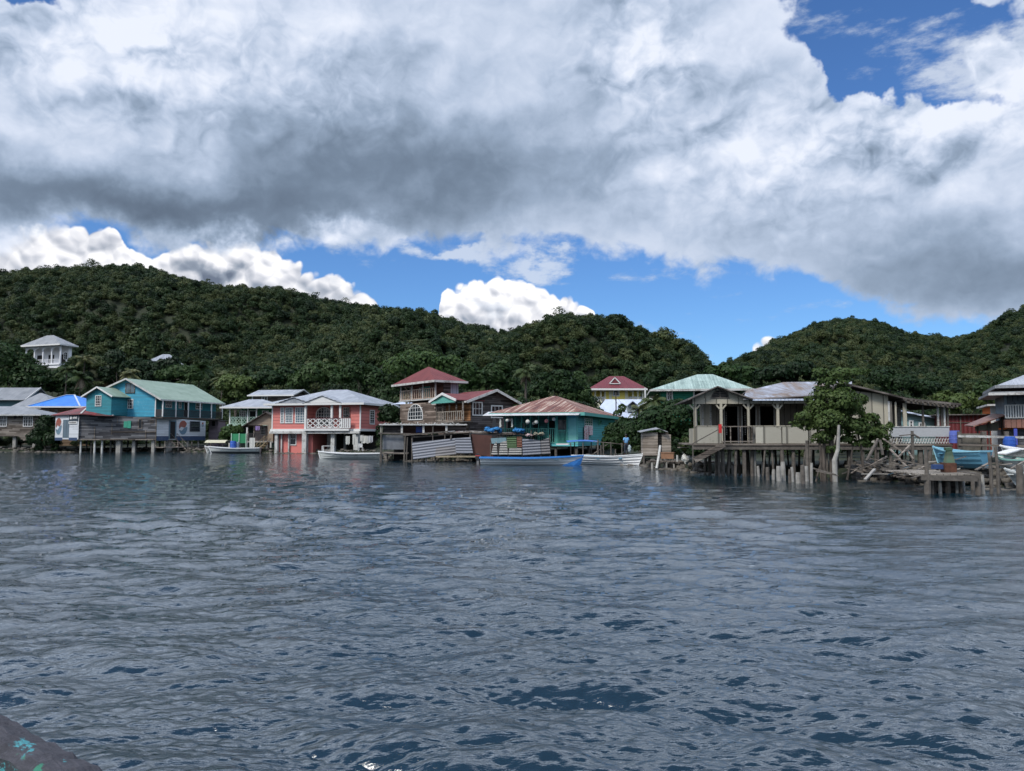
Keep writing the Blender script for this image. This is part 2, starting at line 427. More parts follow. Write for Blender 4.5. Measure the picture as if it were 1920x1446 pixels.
# ------------------------------------------------------------------ foliage
def leafmat(name, c1, c2, c3, scale=0.35, transl=0.25):
    m, nt, b, tc, out = newmat(name)
    oi = nt.nodes.new('ShaderNodeObjectInfo')
    geo = nt.nodes.new('ShaderNodeNewGeometry')
    rn = V(nt, oi.outputs['Random'])
    n = noise(nt, geo.outputs['Position'], scale, 3, 0.6)
    isl = V(nt, geo.outputs['Random Per Island'])
    f = (rn * 0.80 + n * 0.60 + isl * 0.24 - 0.31).clamp()
    col = f.ramp([(0.1, c1), (0.5, c2), (0.92, c3)])
    nt.links.new(col, b.inputs['Base Color'])
    b.inputs['Roughness'].default_value = 0.6
    b.inputs['Specular IOR Level'].default_value = 0.25
    t = nt.nodes.new('ShaderNodeBsdfTranslucent'); nt.links.new(col, t.inputs[0])
    ms = nt.nodes.new('ShaderNodeMixShader'); ms.inputs[0].default_value = transl
    nt.links.new(b.outputs[0], ms.inputs[1]); nt.links.new(t.outputs[0], ms.inputs[2]); nt.links.new(ms.outputs[0], out.inputs[0])
    return m
def leaf_quads(pts, nrm, size, r, asp=0.6):
    n = len(pts)
    nrm = nrm / np.linalg.norm(nrm, axis=1)[:, None]
    t = np.cross(nrm, r.normal(size=(n, 3))); t /= np.linalg.norm(t, axis=1)[:, None]
    u = np.cross(nrm, t)
    s = (size * r.uniform(0.6, 1.4, n))[:, None]
    a = pts - t * s; c = pts + t * s
    bb = pts + u * s * asp + nrm * s * 0.2; d = pts - u * s * asp + nrm * s * 0.2
    return np.stack([a, bb, c, d], 1).reshape(-1, 3), np.arange(4 * n).reshape(n, 4)
def crown_pts(r, lobes, n, hollow=0.55):
    """points with outward normals spread over a set of (center, radii) lobes, clumped"""
    w = np.array([l[1][0] * l[1][2] for l in lobes]); w = w / w.sum()
    P, Nn = [], []
    for (c, rad), wi in zip(lobes, w):
        k = max(8, int(n * wi))
        v = r.normal(size=(k, 3)); v /= np.linalg.norm(v, axis=1)[:, None]
        v[:, 2] = np.where(v[:, 2] < -0.5, -v[:, 2], v[:, 2])
        kc = max(3, k // 14)
        cl = r.normal(size=(kc, 3)); cl /= np.linalg.norm(cl, axis=1)[:, None]
        cr = r.uniform(0.8, 1.12, kc)
        j = np.argmax(v @ cl.T, axis=1)
        rad_ = cr[j] * r.uniform(hollow, 1.0, k) ** 0.5
        P.append(np.array(c) + v * np.array(rad) * rad_[:, None]); Nn.append(v * 1.0 + (cl[j]) * 0.3 + r.normal(size=(k, 3)) * 0.45)
    return np.concatenate(P), np.concatenate(Nn)
LEAF_HILL = leafmat('hill foliage', (0.008, 0.022, 0.007), (0.022, 0.046, 0.013), (0.070, 0.086, 0.030), 0.035, 0.15)
LEAF_DARK = leafmat('dark foliage', (0.008, 0.022, 0.007), (0.020, 0.046, 0.013), (0.045, 0.080, 0.024))
LEAF_MID = leafmat('green foliage', (0.014, 0.036, 0.009), (0.035, 0.072, 0.018), (0.080, 0.115, 0.032), 0.5)
LEAF_PALM = leafmat('palm foliage', (0.025, 0.050, 0.014), (0.060, 0.085, 0.030), (0.13, 0.13, 0.055), 0.5, 0.2)
def barkmat():
    m, nt, b, tc, out = newmat('bark')
    n = noise(nt, vmul(nt, tc.outputs['Object'], (6, 6, 1.2)), 1.5, 5)
    nt.links.new(n.ramp([(0.3, (0.025, 0.020, 0.016)), (0.7, (0.11, 0.092, 0.075))]), b.inputs['Base Color'])
    b.inputs['Roughness'].default_value = 0.9
    bump(nt, b, n, 0.8, 0.03)
    return m
BARK = barkmat()

def build_forest():
    # crown shapes, kept only as mesh sources for the hillside mass
    vars_ = []
    for v in range(12):
        r = np.random.default_rng(100 + v)
        lobes = []
        zs_ = r.choice([0.6, 0.8, 1.0, 1.3])
        for k in range(r.integers(3, 9)):
            a = r.uniform(0, 6.28); q = r.uniform(0.0, 0.55)
            s = r.uniform(0.22, 0.58)
            lobes.append(((q * math.cos(a), q * math.sin(a), 0.55 + zs_ * r.uniform(-0.3, 0.5)), (s, s, s * r.uniform(0.6, 1.0))))
        P, Nn = crown_pts(r, lobes, int(r.choice([500, 800, 1000])), 0.4)
        co, f = leaf_quads(P, Nn, 0.064, r)
        me_o = npmesh('tree_crown', co, f, LEAF_HILL)
        C.objects.unlink(me_o)
        vars_.append(me_o)
    r = np.random.default_rng(5)
    pts = []
    def scatter(n, a0, a1, r0, r1, cond, smin, smax):
        az = r.uniform(a0, a1, n)
        Y = np.sqrt(r.uniform(r0 ** 2, r1 ** 2, n)); X = Y * np.tan(az)
        keep = cond(az, X, Y)
        X, Y = X[keep], Y[keep]
        Z = terrain(X, Y); e = 1.0
        for x, y, z in zip(X, Y, Z):
            pts.append((x, y, z, (smin + (smax - smin) * r.random() ** 1.6) * (1.35 if r.random() < 0.07 else 1)))
    def isA(az, X, Y):
        Rr = np.interp(az, [-0.8, -0.55, 0.0, 0.2, 0.3], [300, 270, 240, 200, 180])
        return (Y < Rr * 1.12) & (Y > np.interp(az, SA, SR) + 30) & (np.interp(az, RA, RT) > 0.01)
    def isB(az, X, Y):
        RB = np.interp(az, [0.15, 0.35, 0.5, 0.7], [330, 380, 400, 330])
        return (Y < RB * 1.08) & (Y > 95)
    scatter(NA, -0.78, 0.29, 100, 300, isA, 1.1, 2.9)
    scatter(NB, 0.13, 0.80, 95, 420, isB, 1.3, 3.2)
    def isL(az, X, Y):
        d = Y - np.interp(az, SA, SR); return (d > 9) & (d < 34) & (Y < 145)
    scatter(9000, -0.78, 0.80, 35, 145, isL, 0.7, 1.5)
    # extra trees on the steeper banks
    for (cx_, cy_, zz_, r0_, r1_) in PADS[:5]:
        a_ = r.uniform(0, 6.283, 420); q_ = r.uniform(r0_ * 0.9, r1_ * 1.15, 420); X_ = cx_ + q_ * np.cos(a_); Y_ = cy_ + q_ * np.sin(a_); Z_ = terrain(X_, Y_)
        for x, y, z in zip(X_, Y_, Z_):
            if y > 106: pts.append((x, y, z, r.uniform(1.2, 2.4)))
    # clear round the hillside houses
    CLEAR = [(at(85, 700, 182), 9.5, 9), (at(1158, 700, 153), 7, 14), (at(1165, 770, 126), 7.5, 38), (at(187, 700, 187), 4, 5), (at(290, 690, 179), 5.5, 0),
             (at(20, 700, 142), 7, 0), (at(62, 700, 134), 7, 0), (at(105, 700, 126), 6, 0), (at(300, 700, 115), 9, 0), (at(240, 700, 113), 9, 0), (at(470, 700, 116), 8, 0), (at(520, 700, 126), 6, 0), (at(630, 700, 107), 10, 0),
             (at(840, 700, 90), 9, 0), (at(1050, 700, 74), 9, 0), (at(1290, 700, 88), 8, 0), (at(1350, 700, 88), 6, 0), (at(1450, 700, 46), 9, 0), (at(1650, 700, 44), 8, 0), (at(1735, 700, 58), 5, 0), (at(1825, 700, 57), 6, 0), (at(1900, 700, 54), 6, 0), (at(1930, 700, 47), 8, 0), (at(760, 700, 112), 5, 0)]
    P2 = []
    for p in pts:
        ok = True
        for c, rad, dep in CLEAR:
            if (p[0] - c.x) ** 2 + (p[1] - c.y) ** 2 < rad ** 2: ok = False
            # open ground in front of the house
            if abs(p[0] / p[1] - c.x / c.y) < 5.0 / c.y and c.y - rad - dep < p[1] < c.y: ok = False
        if ok: P2.append(p)
    pts_ = np.array(P2)
    me = bpy.data.meshes.new('hillside_forest')
    me.vertices.add(len(pts_)); me.vertices.foreach_set('co', pts_[:, :3].astype(np.float32).ravel())
    at_ = me.attributes.new('size', 'FLOAT', 'POINT'); at_.data.foreach_set('value', pts_[:, 3].astype(np.float32))
    me.materials.append(LEAF_HILL)
    o = bpy.data.objects.new('hillside_forest', me); C.objects.link(o)
    o['kind'] = 'stuff'; o['label'] = 'dense dark green forest covering the hills'; o['category'] = 'forest'
    ng = bpy.data.node_groups.new('forest', 'GeometryNodeTree')
    ng.interface.new_socket('Geometry', in_out='INPUT', socket_type='NodeSocketGeometry')
    ng.interface.new_socket('Geometry', in_out='OUTPUT', socket_type='NodeSocketGeometry')
    N = ng.nodes; Lk = ng.links
    gi = N.new('NodeGroupInput'); go = N.new('NodeGroupOutput')
    m2p = N.new('GeometryNodeMeshToPoints'); Lk.new(gi.outputs[0], m2p.inputs[0])
    g2i = N.new('GeometryNodeGeometryToInstance')
    for v in reversed(vars_):
        oi = N.new('GeometryNodeObjectInfo'); oi.inputs[0].default_value = v
        Lk.new(oi.outputs['Geometry'], g2i.inputs[0])
    iop = N.new('GeometryNodeInstanceOnPoints')
    Lk.new(m2p.outputs[0], iop.inputs['Points']); Lk.new(g2i.outputs[0], iop.inputs['Instance'])
    iop.inputs['Pick Instance'].default_value = True
    ri = N.new('FunctionNodeRandomValue'); ri.data_type = 'INT'
    ri.inputs[4].default_value = 0; ri.inputs[5].default_value = len(vars_) - 1
    Lk.new(ri.outputs[2], iop.inputs['Instance Index'])
    rr = N.new('FunctionNodeRandomValue'); rr.data_type = 'FLOAT_VECTOR'
    rr.inputs[0].default_value = (-0.12, -0.12, 0); rr.inputs[1].default_value = (0.12, 0.12, 6.283); rr.inputs['Seed'].default_value = 4
    Lk.new(rr.outputs[0], iop.inputs['Rotation'])
    na = N.new('GeometryNodeInputNamedAttribute'); na.data_type = 'FLOAT'; na.inputs[0].default_value = 'size'
    Lk.new(na.outputs[0], iop.inputs['Scale'])
    Lk.new(iop.outputs[0], go.inputs[0])
    md = o.modifiers.new('forest', 'NODES'); md.node_group = ng
NA, NB = 24000, 25000
build_forest()

# ------------------------------------------------------------------ builders
def S(r, g, b):
    f = lambda c: (c / 255 / 12.92) if c / 255 <= 0.04045 else ((c / 255 + 0.055) / 1.055) ** 2.4
    return (f(r), f(g), f(b))
class MB:
    def __init__(s): s.v, s.f, s.uv, s.P = [], [], [], None
    def pt(s, p): return tuple(s.P(*p)) if s.P else tuple(p)
    def poly(s, pts, uv=None):
        pts = [Vector(s.pt(p)) for p in pts]
        if uv is None:
            e = (pts[1] - pts[0]); el = e.length or 1; e = e / el
            n = e.cross(pts[-1] - pts[0]);
            if n.length < 1e-9: n = Vector((0, 0, 1))
            w = n.normalized().cross(e)
            uv = [((p - pts[0]).dot(e), (p - pts[0]).dot(w)) for p in pts]
        k = len(s.v); s.v += [tuple(p) for p in pts]; s.f.append(list(range(k, k + len(pts)))); s.uv += uv
    def hexa(s, c):
        for i in ((0, 3, 2, 1), (4, 5, 6, 7), (0, 1, 5, 4), (1, 2, 6, 5), (2, 3, 7, 6), (3, 0, 4, 7)):
            s.poly([c[j] for j in i])
    def box(s, x0, x1, y0, y1, z0, z1):
        s.hexa([(x0, y0, z0), (x1, y0, z0), (x1, y1, z0), (x0, y1, z0), (x0, y0, z1), (x1, y0, z1), (x1, y1, z1), (x0, y1, z1)]); return s
    def beam(s, p, q, w=0.1, h=None, roll=0.0):
        h = h or w; p, q = Vector(p), Vector(q); d = (q - p).normalized()
        up = Vector((0, 0, 1)) if abs(d.z) < 0.95 else Vector((0, 1, 0))
        a = d.cross(up).normalized(); b = a.cross(d).normalized()
        if roll: M = Matrix.Rotation(roll, 3, d); a = M @ a; b = M @ b
        a = a * w / 2; b = b * h / 2
        s.hexa([p - a - b, p + a - b, q + a - b, q - a - b, p - a + b, p + a + b, q + a + b, q - a + b]); return s
    def tube(s, pts, rad, n=8, cap=True):
        pts = [Vector(p) for p in pts]
        if not hasattr(rad, '__len__'): rad = [rad] * len(pts)
        rings = []
        for i, p in enumerate(pts):
            d = (pts[min(i + 1, len(pts) - 1)] - pts[max(i - 1, 0)]).normalized()
            up = Vector((0, 0, 1)) if abs(d.z) < 0.9 else Vector((1, 0, 0))
            a = d.cross(up).normalized(); b = d.cross(a)
            rings.append([p + (a * math.cos(6.2832 * k / n) + b * math.sin(6.2832 * k / n)) * rad[i] for k in range(n)])
        base = len(s.v)
        for r in rings: s.v += [s.pt(tuple(p)) for p in r]
        for i in range(len(pts) - 1):
            for k in range(n):
                a, b = base + i * n + k, base + i * n + (k + 1) % n
                s.f.append([a, b, b + n, a + n]); s.uv += [(k / n, i), ((k + 1) / n, i), ((k + 1) / n, i + 1), (k / n, i + 1)]
        if cap:
            s.f.append([base + k for k in range(n)]); s.uv += [(0, 0)] * n
            s.f.append([base + (len(pts) - 1) * n + n - 1 - k for k in range(n)]); s.uv += [(0, 0)] * n
        return s
    def ball(s, c, r, n=10, m=7):
        rx, ry, rz = r if hasattr(r, '__len__') else (r, r, r)
        base = len(s.v)
        for i in range(m + 1):
            t = math.pi * i / m
            for k in range(n):
                a = 6.2832 * k / n
                s.v.append(s.pt((c[0] + rx * math.sin(t) * math.cos(a), c[1] + ry * math.sin(t) * math.sin(a), c[2] + rz * math.cos(t))))
        for i in range(m):
            for k in range(n):
                a, b = base + i * n + k, base + i * n + (k + 1) % n
                s.f.append([a, a + n, b + n, b]); s.uv += [(0, 0)] * 4
        return s
    def prism(s, plan, z0, z1):
        n = len(plan)
        b = z0 if hasattr(z0, '__len__') else [z0] * n
        t = z1 if hasattr(z1, '__len__') else [z1] * n
        for i in range(n):
            j = (i + 1) % n
            s.poly([(*plan[i], b[i]), (*plan[j], b[j]), (*plan[j], t[j]), (*plan[i], t[i])])
        s.poly([(*plan[i], t[i]) for i in range(n)]); s.poly([(*plan[i], b[i]) for i in range(n - 1, -1, -1)])
        return s
    def roof(s, polys, t=0.1):
        for p in polys:
            s.poly(p)
            lo = [(a[0], a[1], a[2] - t) for a in p]
            s.poly(lo[::-1])
            for i in range(len(p)):
                j = (i + 1) % len(p); s.poly([p[i], lo[i], lo[j], p[j]])
        return s
    def build(s, name, m, parent=None, smooth=False):
        me = bpy.data.meshes.new(name)
        me.from_pydata(s.v, [], s.f)
        l = me.uv_layers.new(name='UVMap'); l.data.foreach_set('uv', [c for q in s.uv for c in q])
        if smooth: me.polygons.foreach_set('use_smooth', [True] * len(me.polygons))
        if m: me.materials.append(m)
        o = bpy.data.objects.new(name, me); C.objects.link(o)
        if parent is not None: o.parent = parent
        return o
def tag(o, label, cat, group=None, kind=None):
    o['label'] = label; o['category'] = cat
    if group: o['group'] = group
    if kind: o['kind'] = kind
    return o
def thing(name, label, cat, loc=(0, 0, 0), rz=0.0, group=None):
    o = bpy.data.objects.new(name, None); C.objects.link(o)
    o.location = loc; o.rotation_euler = (0, 0, math.radians(rz)); o.empty_display_size = 0.3
    return tag(o, label, cat, group)
def copy_tree(o, parent=None):
    c = o.copy(); C.objects.link(c); c.parent = parent
    for ch in list(o.children): copy_tree(ch, c)
    return c
class Fr:
    """a building's own frame: origin on the plan, angle, base height; turns photo pixels into local metres"""
    def __init__(s, px, Y, deg=0.0, oz=0.0):
        s.oy, s.oz, s.deg = Y, oz, deg; s.ox = px2x(px, Y); s.c, s.s = math.cos(math.radians(deg)), math.sin(math.radians(deg))
    def x(s, px, ly=0.0, z=3.0):
        k = (px - CX) / FPX; e = k * SP * (z - CAMZ)
        return (k * CP * (s.oy + ly * s.c) + e - s.ox + ly * s.s) / (s.c - k * CP * s.s)
    def y(s, px, lx=0.0, z=3.0):
        k = (px - CX) / FPX; e = k * SP * (z - CAMZ)
        return (k * CP * (s.oy + lx * s.s) + e - s.ox - lx * s.c) / (-s.s - k * CP * s.c)
    def z(s, py, lx=0.0, ly=0.0): return hz(py, s.oy + lx * s.s + ly * s.c) - s.oz
    def thing(s, name, label, cat, group=None): return thing(name, label, cat, (s.ox, s.oy, s.oz), s.deg, group)

# materials --------------------------------------------------------
_mc = {}
def paint(name, col, board=None, wear=0.25, wearcol=(0.22, 0.21, 0.19), axis=2, rough=0.7, scale=1.0, var=0.25):
    m, nt, b, tc, out = newmat(name)
    o = tc.outputs['Object']
    x, y, z = sep(nt, o)
    n1 = noise(nt, o, 1.3 * scale, 6, 0.65); n2 = noise(nt, vmul(nt, o, (1.0, 1.0, 2.2)), 7.0 * scale, 5, 0.7)
    f = (n1 * 0.6 + n2 * 0.6 - 0.1)
    dk = tuple(c * (1 - var) for c in col); lt = tuple(min(1, c * (1 + var) + 0.01) for c in col)
    c = mix(nt, f.clamp(), dk, lt)
    h = n2 * 0.4
    if board:
        q = ((x + y) if axis == 0 else z) / board
        fr = q.fract(); idn = q.floor()
        wn = nt.nodes.new('ShaderNodeTexWhiteNoise'); wn.noise_dimensions = '2D'
        seg = ((x + y) / 2.7 + (idn * 0.37)).floor() if axis == 2 else z * 0.0
        nt.links.new(comb(nt, idn, seg), wn.inputs['Vector'])
        bv = V(nt, wn.outputs['Value'])
        c = mix(nt, (bv * 0.85 * (0.4 + wear)).clamp(), c, tuple(a * 0.45 + w * 0.25 for a, w in zip(col, wearcol)))
        gap = fr.ss(0.0, 0.10) * (1.0 - fr.ss(0.93, 1.0))
        c = mix(nt, 1.0 - gap, c, tuple(a * 0.25 for a in col))
        h = h + gap * 0.8 + fr * -0.35
    wmask = (n2 * 0.55 + n1 * 0.55).ss(0.78 - wear * 0.45, 0.86 - wear * 0.40)
    c = mix(nt, wmask * 0.85, c, wearcol)
    nt.links.new(c, b.inputs['Base Color']); b.inputs['Roughness'].default_value = rough
    b.inputs['Specular IOR Level'].default_value = 0.3
    bump(nt, b, h, 0.6, 0.03)
    return m
def timber(name, c1, c2, board=0.18, axis=2, streak=True):
    m, nt, b, tc, out = newmat(name)
    o = tc.outputs['Object']; x, y, z = sep(nt, o)
    h_ = (x + y) if axis == 2 else z
    q = (z if axis == 2 else (x + y)) / board
    idn = q.floor(); fr = q.fract()
    wn = nt.nodes.new('ShaderNodeTexWhiteNoise'); wn.noise_dimensions = '2D'
    nt.links.new(comb(nt, idn, (h_ / 2.6 + idn * 0.41).floor()), wn.inputs['Vector'])
    bv = V(nt, wn.outputs['Value'])
    n1 = noise(nt, comb(nt, h_ * 0.8, q * 3.0), 1.0, 6, 0.7); n2 = noise(nt, o, 0.55, 5, 0.6); n3 = noise(nt, comb(nt, h_ * 5.0, q * 9.0), 1.0, 4, 0.7)
    f = (n1 * 0.5 + bv * 0.45 + n2 * 0.5 + n3 * 0.25 - 0.35).clamp()
    c = f.ramp([(0.05, tuple(a * 0.5 for a in c1)), (0.35, c1), (0.65, c2), (1.0, tuple(min(1, a * 1.7) for a in c2))])
    gap = fr.ss(0.0, 0.12) * (1.0 - fr.ss(0.92, 1.0))
    c = mix(nt, 1.0 - gap, c, tuple(a * 0.15 for a in c1))
    nt.links.new(c, b.inputs['Base Color']); b.inputs['Roughness'].default_value = 0.9; b.inputs['Specular IOR Level'].default_value = 0.2
    bump(nt, b, n3 * 0.4 + gap * 0.8 + bv * 0.3, 0.8, 0.03)
    return m
def roofm(name, cols, pitch=0.2, rough=0.45, sv=1.0, su=3.0, metal=0.0, stripe=0.0):
    """corrugated sheet with streaks down the slope; cols dark to light"""
    m, nt, b, tc, out = newmat(name)
    u, v, _ = sep(nt, tc.outputs['UV'])
    sh = (u / 0.85).floor(); wn = nt.nodes.new('ShaderNodeTexWhiteNoise'); wn.noise_dimensions = '2D'
    nt.links.new(comb(nt, sh, (v / 2.4 + sh * 0.3).floor()), wn.inputs['Vector'])
    sheet = V(nt, wn.outputs['Value'])
    n1 = noise(nt, comb(nt, u * su, v * 0.45 * sv), 1.0, 6, 0.65); n2 = noise(nt, comb(nt, u, v), 0.8, 5, 0.6); n3 = noise(nt, comb(nt, u * 3.0, v * 3.0), 2.0, 4, 0.7)
    f = (n1 * 0.55 + n2 * 0.45 + sheet * 0.22 + n3 * 0.25 - 0.22).clamp()
    if stripe:
        n4 = noise(nt, comb(nt, u * 4.2, v * 0.12), 1.0, 3, 0.6)
        f = ((n4 - 0.5) * 2.2 * stripe + f).clamp()
    k = len(cols)
    c = f.ramp([(0.22 + 0.56 * i / max(1, k - 1), q) for i, q in enumerate(cols)])
    nt.links.new(c, b.inputs['Base Color']); b.inputs['Roughness'].default_value = rough; b.inputs['Metallic'].default_value = metal
    w = (u * (6.2832 / pitch)).sin() * 0.5 + 0.5
    bump(nt, b, w * 1.0 + n3 * 0.2, 0.9, 0.03)
    return m
def plain(name, col, rough=0.7, var=0.3, scale=3.0, metal=0.0, bmp=0.3):
    m, nt, b, tc, out = newmat(name)
    n = noise(nt, tc.outputs['Object'], scale, 6, 0.65)
    nt.links.new(n.ramp([(0.25, tuple(c * (1 - var) for c in col)), (0.75, tuple(min(1, c * (1 + var)) for c in col))]), b.inputs['Base Color'])
    b.inputs['Roughness'].default_value = rough; b.inputs['Metallic'].default_value = metal
    bump(nt, b, n, bmp, 0.02)
    return m
def rustm(name, base, rust, amount=0.5, pitch=0.12, axis=2):
    m, nt, b, tc, out = newmat(name)
    o = tc.outputs['Object']; x, y, z = sep(nt, o)
    n = noise(nt, o, 1.6, 7, 0.7); n2 = noise(nt, o, 9.0, 4, 0.7)
    f = (n * 0.8 + n2 * 0.3).ss(0.75 - amount * 0.5, 0.95 - amount * 0.5)
    c = mix(nt, f, mix(nt, n2, tuple(a * 0.7 for a in base), base), mix(nt, n2, tuple(a * 0.5 for a in rust), rust))
    nt.links.new(c, b.inputs['Base Color']); b.inputs['Roughness'].default_value = 0.55
    if axis == 'uv': z = sep(nt, tc.outputs['UV'])[1]
    w = ((z if axis in (2, 'uv') else x + y) * (6.2832 / pitch)).sin() * 0.5 + 0.5
    c2 = mix(nt, (1.0 - w.ss(0.0, 0.25)) * 0.55, c, tuple(a * 0.3 for a in base))
    nt.links.new(c2, b.inputs['Base Color'])
    bump(nt, b, w + n2 * 0.2, 1.0, 0.04)
    return m

WHITE = paint('white paint', (0.62, 0.62, 0.60), wear=0.15, var=0.12)
OLDWHITE = paint('weathered white paint', (0.50, 0.50, 0.48), wear=0.55, var=0.2)
GLASS = plain('window glass', (0.012, 0.016, 0.020), 0.08, 0.4, 0.6, bmp=0.0)
GLASSB = plain('pale window glass', (0.09, 0.13, 0.16), 0.12, 0.6, 0.6, bmp=0.0)
SHADEIN = plain('painted interior shade', (0.010, 0.010, 0.011), 0.9, 0.3)  # near-black colour stands in for shade inside rooms and openings
WOOD = timber('weathered timber', (0.085, 0.070, 0.058), (0.24, 0.21, 0.18), 0.2)
WOODV = timber('grey upright timber', (0.075, 0.065, 0.056), (0.26, 0.235, 0.21), 0.3, axis=0)
LOG = plain('old grey pile', (0.10, 0.088, 0.075), 0.9, 0.55, 4.0, bmp=0.8)
CONC = plain('worn concrete', (0.28, 0.27, 0.245), 0.9, 0.35, 3.0, bmp=0.6)
STONE = plain('shore rock', (0.10, 0.09, 0.075), 0.9, 0.6, 2.0, bmp=1.0)
POSTW = plain('white pipe', (0.50, 0.50, 0.47), 0.6, 0.3, 4.0)

# sides -------------------------------------------------------------
def side(kind, at_):
    if kind == 'f': return lambda u, d, z: (u, at_ - d, z)
    if kind == 'r': return lambda u, d, z: (at_ + d, u, z)
    if kind == 'l': return lambda u, d, z: (at_ - d, -u, z)   # u runs towards -y
    if kind == 'lb': return lambda u, d, z: (at_ - d, u, z)
def window(par, P, u0, u1, z0, z1, nx=2, ny=2, fm=None, pm=None, fw=0.09, arch=False, name='window', label=None, mw=0.045):
    fm = fm or WHITE; pm = pm or GLASS
    f = MB(); f.P = P
    if arch:
        r = (u1 - u0) / 2; uc = (u0 + u1) / 2; zs = z1 - r * 0.75
        arc = [(uc - r * math.cos(math.pi * i / 10), zs + r * 0.75 * math.sin(math.pi * i / 10)) for i in range(11)]
        for a, b in zip(arc[:-1], arc[1:]):
            ai = (uc + (a[0] - uc) * (1 - fw / r), zs + (a[1] - zs) * (1 - fw / r)); bi = (uc + (b[0] - uc) * (1 - fw / r), zs + (b[1] - zs) * (1 - fw / r))
            f.hexa([(a[0], 0.0, a[1]), (b[0], 0.0, b[1]), (bi[0], 0.0, bi[1]), (ai[0], 0.0, ai[1]), (a[0], 0.07, a[1]), (b[0], 0.07, b[1]), (bi[0], 0.07, bi[1]), (ai[0], 0.07, ai[1])])
    else: zs = z1; f.box(u0, u1, 0.0, 0.07, z1 - fw, z1)
    f.box(u0, u1, 0.0, 0.09, z0, z0 + fw); f.box(u0, u0 + fw, 0.0, 0.07, z0 + fw, zs - (0 if arch else fw)); f.box(u1 - fw, u1, 0.0, 0.07, z0 + fw, zs - (0 if arch else fw))
    for i in range(1, nx):
        uu = u0 + (u1 - u0) * i / nx; w = mw * (1.6 if nx > 2 and i * 2 == nx else 1)
        zt = z1 - fw
        if arch: q = (uu - (u0 + u1) / 2) / ((u1 - u0) / 2); zt = zs + ((u1 - u0) / 2) * 0.75 * math.sqrt(max(0, 1 - q * q)) - fw
        f.box(uu - w / 2, uu + w / 2, 0.0, 0.055, z0 + fw, zt)
    for j in range(1, ny):
        zz = z0 + (z1 - z0) * j / ny
        f.box(u0 + fw, u1 - fw, 0.0, 0.05, zz - mw / 2, zz + mw / 2)
    fo = f.build(name, fm, par)
    if label: fo['label'] = label
    g = MB(); g.P = P
    if arch:
        g.box(u0 + 0.02, u1 - 0.02, 0.0, 0.02, z0 + 0.02, zs)
        g.poly([(a[0] * 0.985 + (u0 + u1) / 2 * 0.015, 0.02, a[1] - 0.01) for a in arc])
    else: g.box(u0 + 0.02, u1 - 0.02, 0.0, 0.02, z0 + 0.02, z1 - 0.02)
    g.build('pane', pm, fo)
    return fo
def opening(par, P, u0, u1, z0, z1, name='doorway', fm=None, fw=0.1, mat=None):
    g = MB(); g.P = P; g.box(u0, u1, 0.0, 0.02, z0, z1); o = g.build(name, mat or SHADEIN, par)  # default sheet is near-black, the opening's inner shade put into its colour
    if fm:
        f = MB(); f.P = P; f.box(u0 - fw, u0, 0, 0.06, z0, z1 + fw); f.box(u1, u1 + fw, 0, 0.06, z0, z1 + fw); f.box(u0, u1, 0, 0.06, z1, z1 + fw)
        f.build('frame', fm, o)
    return o
def rail(par, p, q, h, n=10, m=None, style='bars', name='railing', t=0.06, bw=0.04, mid=False, gap=0.1):
    """railing from p to q (feet), height h"""
    m = m or WHITE; r = MB(); p, q = Vector(p), Vector(q); up = Vector((0, 0, 1))
    r.beam(p + up * h, q + up * h, t, t); r.beam(p + up * gap, q + up * gap, t, t)
    if style == 'bars':
        for i in range(n + 1):
            a = p.lerp(q, i / n); r.beam(a + up * gap, a + up * h, bw, bw)
    else:
        for i in range(n):
            a, b = p.lerp(q, i / n), p.lerp(q, (i + 1) / n)
            r.beam(a + up * gap, a + up * h, t, t)
            r.beam(a + up * gap, b + up * h, bw, bw); r.beam(a + up * h, b + up * gap, bw, bw)
            c = (a + b) / 2 + up * (h + gap) / 2; dx = (b - a) * 0.25; dz = up * (h - gap) * 0.25
            if style == 'fret':
                L, R_, T, B_ = c - (b - a) * 0.5 , c + (b - a) * 0.5, c + up * (h - gap) / 2, c - up * (h - gap) / 2
                r.beam(L, T, bw, bw); r.beam(T, R_, bw, bw); r.beam(R_, B_, bw, bw); r.beam(B_, L, bw, bw)
        r.beam(q + up * gap, q + up * h, t, t)
    return r.build(name, m, par)
def hip(x0, x1, y0, y1, z, zr, rx0, rx1, ry0=None, ry1=None):
    """roof faces; ridge from (rx0, ry0) to (rx1, ry1)"""
    ry0 = (y0 + y1) / 2 if ry0 is None else ry0; ry1 = ry0 if ry1 is None else ry1
    A, B, Cc, D = (x0, y0, z), (x1, y0, z), (x1, y1, z), (x0, y1, z); R0, R1 = (rx0, ry0, zr), (rx1, ry1, zr)
    if abs(ry0 - ry1) < 1e-6 and abs(rx0 - rx1) < 1e-6: return [[A, B, R0], [B, Cc, R0], [Cc, D, R0], [D, A, R0]]
    if abs(ry0 - ry1) < abs(rx0 - rx1): return [[A, B, R1, R0], [B, Cc, R1], [Cc, D, R0, R1], [D, A, R0]]
    return [[A, B, R0], [B, Cc, R1, R0], [Cc, D, R1], [D, A, R0, R1]]
def fascia(par, x0, x1, y0, y1, z, m, h=0.2, t=0.06, sides='frbl', name='fascia'):
    f = MB()
    if 'f' in sides: f.box(x0 - t, x1 + t, y0 - t, y0 - 0.003, z - h, z + 0.02)
    if 'b' in sides: f.box(x0 - t, x1 + t, y1 + 0.003, y1 + t, z - h, z + 0.02)
    if 'r' in sides: f.box(x1 + 0.003, x1 + t, y0, y1, z - h, z + 0.02)
    if 'l' in sides: f.box(x0 - t, x0 - 0.003, y0, y1, z - h, z + 0.02)
    return f.build(name, m, par)
